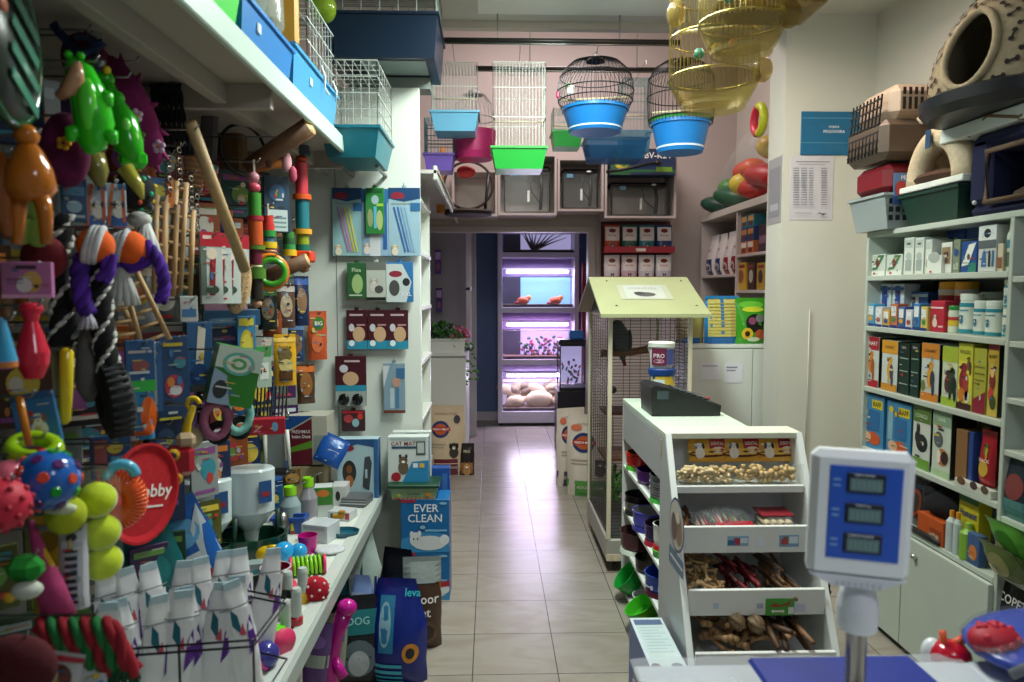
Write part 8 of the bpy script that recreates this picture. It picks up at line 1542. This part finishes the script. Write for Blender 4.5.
for i, (px, pyb) in enumerate(((209, 566), (252, 555))):
    p = sp(px, pyb); s = p.y / F; rk = [.68, 1][i]; t = thing('gravity_feeder', ['white gravity feeder on a dark green base, left one', 'white gravity feeder on a dark green base, right one'][i], 'pet feeder', p, rz=R(15))
    b = MB(); b.lathe([(0, 0), (33 * s * rk, 0), (35 * s * rk, 10 * s), (35 * s * rk, 22 * s), (32 * s * rk, 22 * s), (30 * s * rk, 8 * s), (0, 8 * s)], M('#14382c', 'g'), 30, sy=.75); b.tube([(24 * s, 0, 14 * s), (26 * s, 0, 46 * s)], 2.5 * s, M('#14382c')); b.build('base', t)
    b = MB(); b.lathe([(6 * s, 14 * s), (8 * s, 26 * s), (23 * s, 46 * s), (24 * s, 88 * s), (22 * s, 90 * s), (0, 90 * s)], M('#c4d2d4', 'g'), 28, sy=.7); b.build('hopper', t)
    b = MB(); b.box((15 * s, -15.0 * s, 68 * s), (13 * s, .002, 22 * s), M('#1f4a80', 'c'), 0, (0, 0, R(28))); b.box((15 * s, -15.4 * s, 66 * s), (8 * s, .002, 5 * s), M('#8a2434', 'c'), 0, (0, 0, R(28))); b.build('label_sticker', t)
def spray(label, px, py, hpx, wpx, body='#8fa4a8'):
    p = sp(px, py); s = p.y / F; t = thing('spray_bottle', label, 'bottle', p); r_ = wpx / 2 * s; h_ = hpx * s
    MB().lathe([(0, 0), (r_, 0), (r_, h_ * .55), (r_ * .5, h_ * .8), (0, h_ * .8)], M(body, 'g'), 18).build('body', t); MB().lathe([(0, h_ * .8), (r_ * .6, h_ * .8), (r_ * .6, h_), (0, h_)], M('#8ad01c'), 14).build('cap', t)
    MB().tube([(0, 0, h_ * .97), (r_ * 1.5, 0, h_ * 1.1)], .003, M('#5a5c60'), 5).build('straw', t)
spray('frosted bottle with lime green cap, left of the pair', 291, 527, 42, 21); spray('frosted bottle with lime green cap, right of the pair', 309, 522, 46, 18, '#8c8a90')
p = sp(290, 532); b = MB(); tray_mb(.13, .06, .07, M('#1a4aa0'), .9, b=b); b.build('blue_bin', label='bright blue bin in front of the frosted bottles', cat='bin', loc=p)
def shelfbox(name, label, cat, px, pyb, wpx, hpx, base, D=(), rz=0, d=.06, side=None, kind='c', tilt=None):
    p = sp(px, pyb); s = p.y / F; return carton(name, label, cat, p + Vector((0, d / 2, .001)), wpx * s, d, hpx * s, base, D, rz=R(rz), side=side, kind=kind, rot=tilt)
shelfbox('green_box', 'small green and orange box right of the frosted bottles', 'box', 322, 517, 18, 30, '#c8d0cc', [('r', 0, .4, 1, 1, '#3a7a28'), ('e', .5, .8, .35, .12, '#c8702a')], 10, .08, side='#3a8a2c')
shelfbox('white_box', 'small white box with a black motif near the shelf end', 'box', 338, 506, 16, 20, '#c8c8c8', [('e', .5, .5, .15, .25, '#2a2a2c')], 0, .1)
shelfbox('clipper_leaflet_stack', 'stack of glossy booklets at the shelf end', 'booklet', 355, 508, 26, 9, '#5a5c60', [('r', 0, .4, 1, .5, '#c8ccd0'), ('r', 0, .7, 1, .8, '#a8acb0')], -8, .12)
shelfbox('teal_box', 'dark teal box behind the white box at the shelf end', 'box', 334, 497, 24, 14, '#27407a', [('r', .5, .2, .9, .8, '#5a3a8a')], 0, .05)
shelfbox('yellow_box', 'tiny yellow box in front of the blue bin', 'box', 295, 534, 11, 11, '#d8c820', [('r', 0, 0, 1, .3, '#a83a1c')], 20, .03)
shelfbox('white_feeder_box', 'white rectangular plastic feeder lying on the shelf', 'pet feeder', 318, 543, 30, 18, '#c4ccd0', [('r', .1, .7, .9, .9, '#aab4ba')], -18, .1, kind='g')
shelfbox('red_white_pack', 'small white pack with red and blue marks near the shelf edge', 'pack', 341, 521, 24, 9, '#c0c4c8', [('e', .2, .5, .08, .3, '#1c3c6a'), ('r', .8, .2, .98, .9, '#a83040')], -15, .08)
p = sp(344, 535); b = MB(); bowl_lathe(b, .05, .02, M('#1c5a6e', 'g'), .8, sx=1.3); b.build('teal_dish', label='shallow teal dish at the shelf edge', cat='dish', loc=p)
p = sp(337, 530); b = MB(); b.box((0, 0, .03), (.05, .02, .02), M('#b88a20'), .004); b.box((-.012, 0, .012), (.015, .02, .03), M('#c89a28'), .004); b.box((.015, 0, .045), (.03, .018, .02), M('#a87818'), .004); b.build('yellow_tool', label='yellow plastic tool lying beside the teal dish', cat='tool', loc=p + Vector((0, .03, .02)))
p = sp(283, 536); b = MB(); b.ell((0, 0, .05), (.03, .03, .055), M('#a8a8a4', 'm'), 10, 7); b.build('foil_pack', label='crumpled silver foil pack right of the feeder base', cat='pack', loc=p)
for i, (px, py, r_, c_, lab) in enumerate(((284, 560, 10.5, '#2a9ad8', 'shiny light blue ball, left one beside the yellow toy'), (299, 558, 8.5, '#2a98d4', 'smaller shiny light blue ball right of the other blue one'), (250, 556, 9, '#2a6a3a', 'dark green ball below the feeder base'))):
    p = sp(px, py + r_ * .2); s = p.y / F; MB().ell((0, 0, r_ * s), r_ * s, M(c_, 'g'), 18, 12).build('ball', label=lab, cat='ball', loc=p)
p = sp(265, 562); s = p.y / F; b = MB(); b.ell((0, 0, 9 * s), (10 * s, 8 * s, 8 * s), M('#c8a418', 'g')); b.tube([(-6 * s, 0, 8 * s), (-12 * s, 0, 2 * s)], [4 * s, 3 * s], M('#c8a418', 'g')); b.tube([(4 * s, 0, 14 * s), (12 * s, 0, 16 * s)], [4 * s, 2 * s], M('#c8a418', 'g')); b.build('yellow_rubber_toy', label='small yellow rubber toy left of the blue balls', cat='dog toy', loc=p)
p = sp(308, 552); s = p.y / F; b = MB(); bowl_lathe(b, 10 * s, 18 * s, M('#b8187c', 'g'), .75); b.build('magenta_cup', label='magenta cup behind the green spiral tube', cat='cup', loc=p)
p = sp(330, 552); b = MB(); b.ell((0, 0, .01), (.06, .05, .012), M('#c4c8cc', 'f')); b.build('white_cloth', label='crumpled white cloth on the shelf near the edge', cat='cloth', loc=p)
def tubetoy(label, px, py, l_, r_, c1, rz, ends='#e0386a'):
    p = sp(px, py); s = p.y / F; t = thing('spiral_tube_toy', label, 'cat toy', p + Vector((0, 0, r_ * s)), rz=R(rz)); b = MB(); b.tube([(-l_ / 2 * s, 0, 0), (l_ / 2 * s, 0, 0)], r_ * .86 * s, M('#1f3a24', 'p'), 16)
    b.build('core', t); b = MB(); n = 60; b.tube([(-l_ / 2 * s + l_ * s * i / n, r_ * s * math.cos(i * .75), r_ * s * math.sin(i * .75)) for i in range(n + 1)], 1.7 * s, M(c1, 'g'), 6); b.build('spiral', t)
    for q in (-1, 1): MB().tube([(q * l_ / 2 * s, 0, 0), (q * (l_ / 2 + 3) * s, 0, 0)], r_ * 1.1 * s, M(ends), 18).build('end_ring', t)
tubetoy('green spiral tube toy with pink ends near the red dotted cloth', 308, 574, 30, 9, '#8ad02c', 15); tubetoy('lime green spiral toy with pink rim at the near end of the shelf', 273, 650, 32, 13, '#6ad81c', -38)
p = sp(266, 668); s = p.y / F; t = thing('light_up_ball', 'violet blue ball with pink ring in front on the shelf', 'ball', p, rz=0); MB().ell((0, 0, 14 * s), 14 * s, M('#3a3a8a', 'g'), 20, 12).build('ball_body', t); MB().torus((-2 * s, 0, 14 * s), 14 * s, 2.4 * s, M('#c83a8a', 'g'), 24, 6, (0, R(65), 0)).build('ring', t)
p = sp(316, 600); s = p.y / F; b = MB(); DM = M('#b0102a', 'f'); b.ell((0, 0, 11 * s), (14 * s, 10 * s, 14 * s), DM, 18, 10)
for k in range(26):
    ph = math.asin(1 - 2 * (k + .5) / 26); a_ = k * 2.4; b.ell((14 * s * math.cos(ph) * math.cos(a_), 10 * s * math.cos(ph) * math.sin(a_), 11 * s + 14 * s * math.sin(ph)), 1.4 * s, M('#e8dcd8', 'f'), 6, 4)
b.build('dotted_cloth_toy', label='red cloth toy with white polka dots near the shelf edge', cat='cat toy', loc=p)
p = sp(276, 592); s = p.y / F; b = MB(); b.lathe([(0, 0), (12 * s, 0), (15 * s, 26 * s), (14 * s, 26 * s), (11 * s, 2 * s)], M('#8a1c34', 'g'), 22); b.torus((0, 0, 26 * s), 15 * s, 1 * s, M('#c8b8c0', 'g'), 22, 6); b.build('red_glass_cup', label='dark red translucent cup with pale rim on the shelf', cat='cup', loc=p)
p = sp(283, 597); s = p.y / F; b = MB(); b.torus((0, 0, 10 * s), 11 * s, 3.4 * s, M('#e8385a', 'g'), 22, 8, (R(15), 0, 0)); b.lathe([(0, 8 * s), (9 * s, 9 * s)], M('#a85a1c'), 18); b.lathe([(0, 0), (9 * s, 0), (10 * s, 10 * s)], M('#c83050'), 18); b.build('pink_rim_dish', label='small dish with thick pink rim in front of the red cup', cat='dish', loc=p)
for i, (px, py, r_, hh, lab) in enumerate(((256, 608, 21, 26, 'shiny steel bowl among the clutter beside the pouches'), (278, 616, 17, 20, 'smaller steel bowl right of the shiny bowl'))):
    p = sp(px, py); s = p.y / F; b = MB(); bowl_lathe(b, r_ * s, hh * s, M('#8a8c88', 'm'), .8, n=28); b.torus((0, 0, hh * s), r_ * s, 1.2 * s, M('#a8aaa8', 'm'), 28, 6); b.build('steel_bowl', label=lab, cat='bowl', loc=p)
for i, (px, py, hh, c_, lab) in enumerate(((303, 602, 36, '#d8a81c', 'seed feeder tube with yellow base near the dotted cloth'), (297, 626, 40, '#b01c30', 'seed feeder tube with red base nearest the shelf edge'), (286, 640, 42, '#1c4a7a', 'seed feeder tube with dark blue base'), (267, 628, 34, '#3a5a4a', 'seed feeder tube with dark green base by the steel bowl'), (288, 600, 30, '#8a2a3a', 'seed feeder tube standing behind the others'))):
    p = sp(px, py); s = p.y / F; t = thing('seed_feeder', lab, 'bird feeder', p); r_ = 5.2 * s
    MB().lathe([(0, 9 * s), (r_, 9 * s), (r_, hh * s - 3 * s), (r_ * .8, hh * s), (0, hh * s)], M('#b8c0bc', 'p'), 14).build('tube', t); MB().lathe([(0, 0), (r_ * 1.2, 0), (r_ * 1.25, 9 * s), (r_, 11 * s)], M(c_, 'g'), 14).build('base', t)
shelfbox('clear_pack', 'clear pack with pink and teal contents beside the pouches', 'pack', 252, 584, 26, 20, '#8a9a98', [('e', .3, .4, .2, .25, '#b83a6a'), ('e', .6, .5, .2, .2, '#2a8a8a')], 15, .05)
shelfbox('green_striped_pack', 'green striped grass pack beside the steel bowl', 'pack', 248, 650, 24, 44, '#5a7a4a', [('p', [(.1, 0), (.4, 0), (.8, 1), (.6, 1)], '#c0c8a8'), ('e', .6, .3, .3, .2, '#2a4a1c')], 20, .04)
hc('blue_pack', 'blue and white pack hanging behind the frosted bottles', 'pack', 262, 282, 486, 512, -.96, '#1c5484', [('e', .5, .5, .3, .2, '#c8b83a'), ('r', .1, .2, .3, .5, '#c8ccd0')], noun='blue and white pack'); hc('blue_pack', 'crumpled blue pack below the lime box', 'pack', 262, 290, 462, 488, -.98, '#1a3f7c', [('e', .5, .5, .3, .2, '#3a6ab0')], soft=True)
hc('brown_snack_pack', 'brown leaf coloured pack above the frosted bottles', 'pack', 283, 300, 470, 486, -.9, '#5a3c1c', [('e', .5, .5, .4, .3, '#8a6a34')], soft=True)
# ================================================================ FILLER PACKS DEEPER ON THE WALL
def project(p):
    v = CR.inverted() @ (Vector(p) - Vector((0, 0, EYE))); return 512 + F * v.x / -v.z, 341 - F * v.y / -v.z
random.seed(31); used = set(); PAL = [('dark blue', '#1a2c50'), ('teal', '#16484c'), ('dark green', '#1c3a24'), ('dark red', '#5a141e'), ('brown', '#4a3020'), ('blue', '#1f4a80'), ('purple', '#3a1c4c'), ('orange', '#8a4418'), ('grey', '#5c605e'), ('black', '#15161a'), ('pale', '#8a9290'), ('olive', '#4c5020')]
ACC = ['#c8b040', '#b83a3a', '#a8b4b8', '#3a8a9a', '#c87a3a', '#6a9a4a', '#d0c8b8', '#8a4a8a']
n = 0
for r_ in range(8):
    for c_ in range(17):
        z = 2.0 - r_ * .205 + random.uniform(-.03, .03); y = 1.28 + c_ * .138 + random.uniform(-.03, .03); x = random.uniform(-1.1, -.99)
        if z < .62: continue
        px, py = project((x, y, z - .08)); ddx = [(math.hypot(m[1] - px, m[2] - py), m) for m in MAIN]; ddx.sort(key=lambda q: q[0])
        nm_, base = random.choice(PAL); w_, h_ = random.uniform(.09, .14), random.uniform(.14, .2); ty = random.choice(['card', 'card', 'pouch', 'box']); lab = None
        for dist, m in ddx[:6]:
            dx, dy = px - m[1], py - m[2]; rel = ('right of' if dx > 0 else 'left of') if abs(dx) > abs(dy) else ('below' if dy > 0 else 'above')
            q = '%s %s hanging deeper on the wall, %s the %s' % (nm_, {'card': 'blister card', 'pouch': 'toy pouch', 'box': 'slim box'}[ty], rel, m[0])
            if q not in used: lab = q; break
        if not lab: continue
        used.add(lab); a1, a2 = random.choice(ACC), random.choice(ACC); fl = random.uniform
        D = [('e', fl(.35, .65), fl(.35, .55), .28, .2, a1), ('r', .1, .78, .9, .9, a2), ('r', .12, .08, fl(.5, .9), .14, a2), ('e', fl(.3, .7), fl(.3, .6), .12, .1, random.choice(ACC))] + busy(8, ACC)
        nme = {'card': 'blister_card', 'pouch': 'toy_pouch', 'box': 'slim_box'}[ty]; rz = R(random.uniform(22, 52))
        if ty == 'pouch': pouch(nme, lab, 'pack', (x, y, z - h_), w_, h_, .035, base, D, rz=rz)
        else: carton(nme, lab, 'pack', (x, y, z - h_), w_, .012 if ty == 'card' else .035, h_, base, D, rz=rz)
        if len([c for c in PEGT.children]) < 98: peg(x, y, z - .008)
for lab, v in LABELS.items():
    if len(v) > 1 and not all(g for _, g in v): print('DUPLABEL', lab, len(v))
for lab in LABELS:
    nw = len(lab.split())
    if nw > 16 or nw < 4: print('LABLEN', nw, lab)
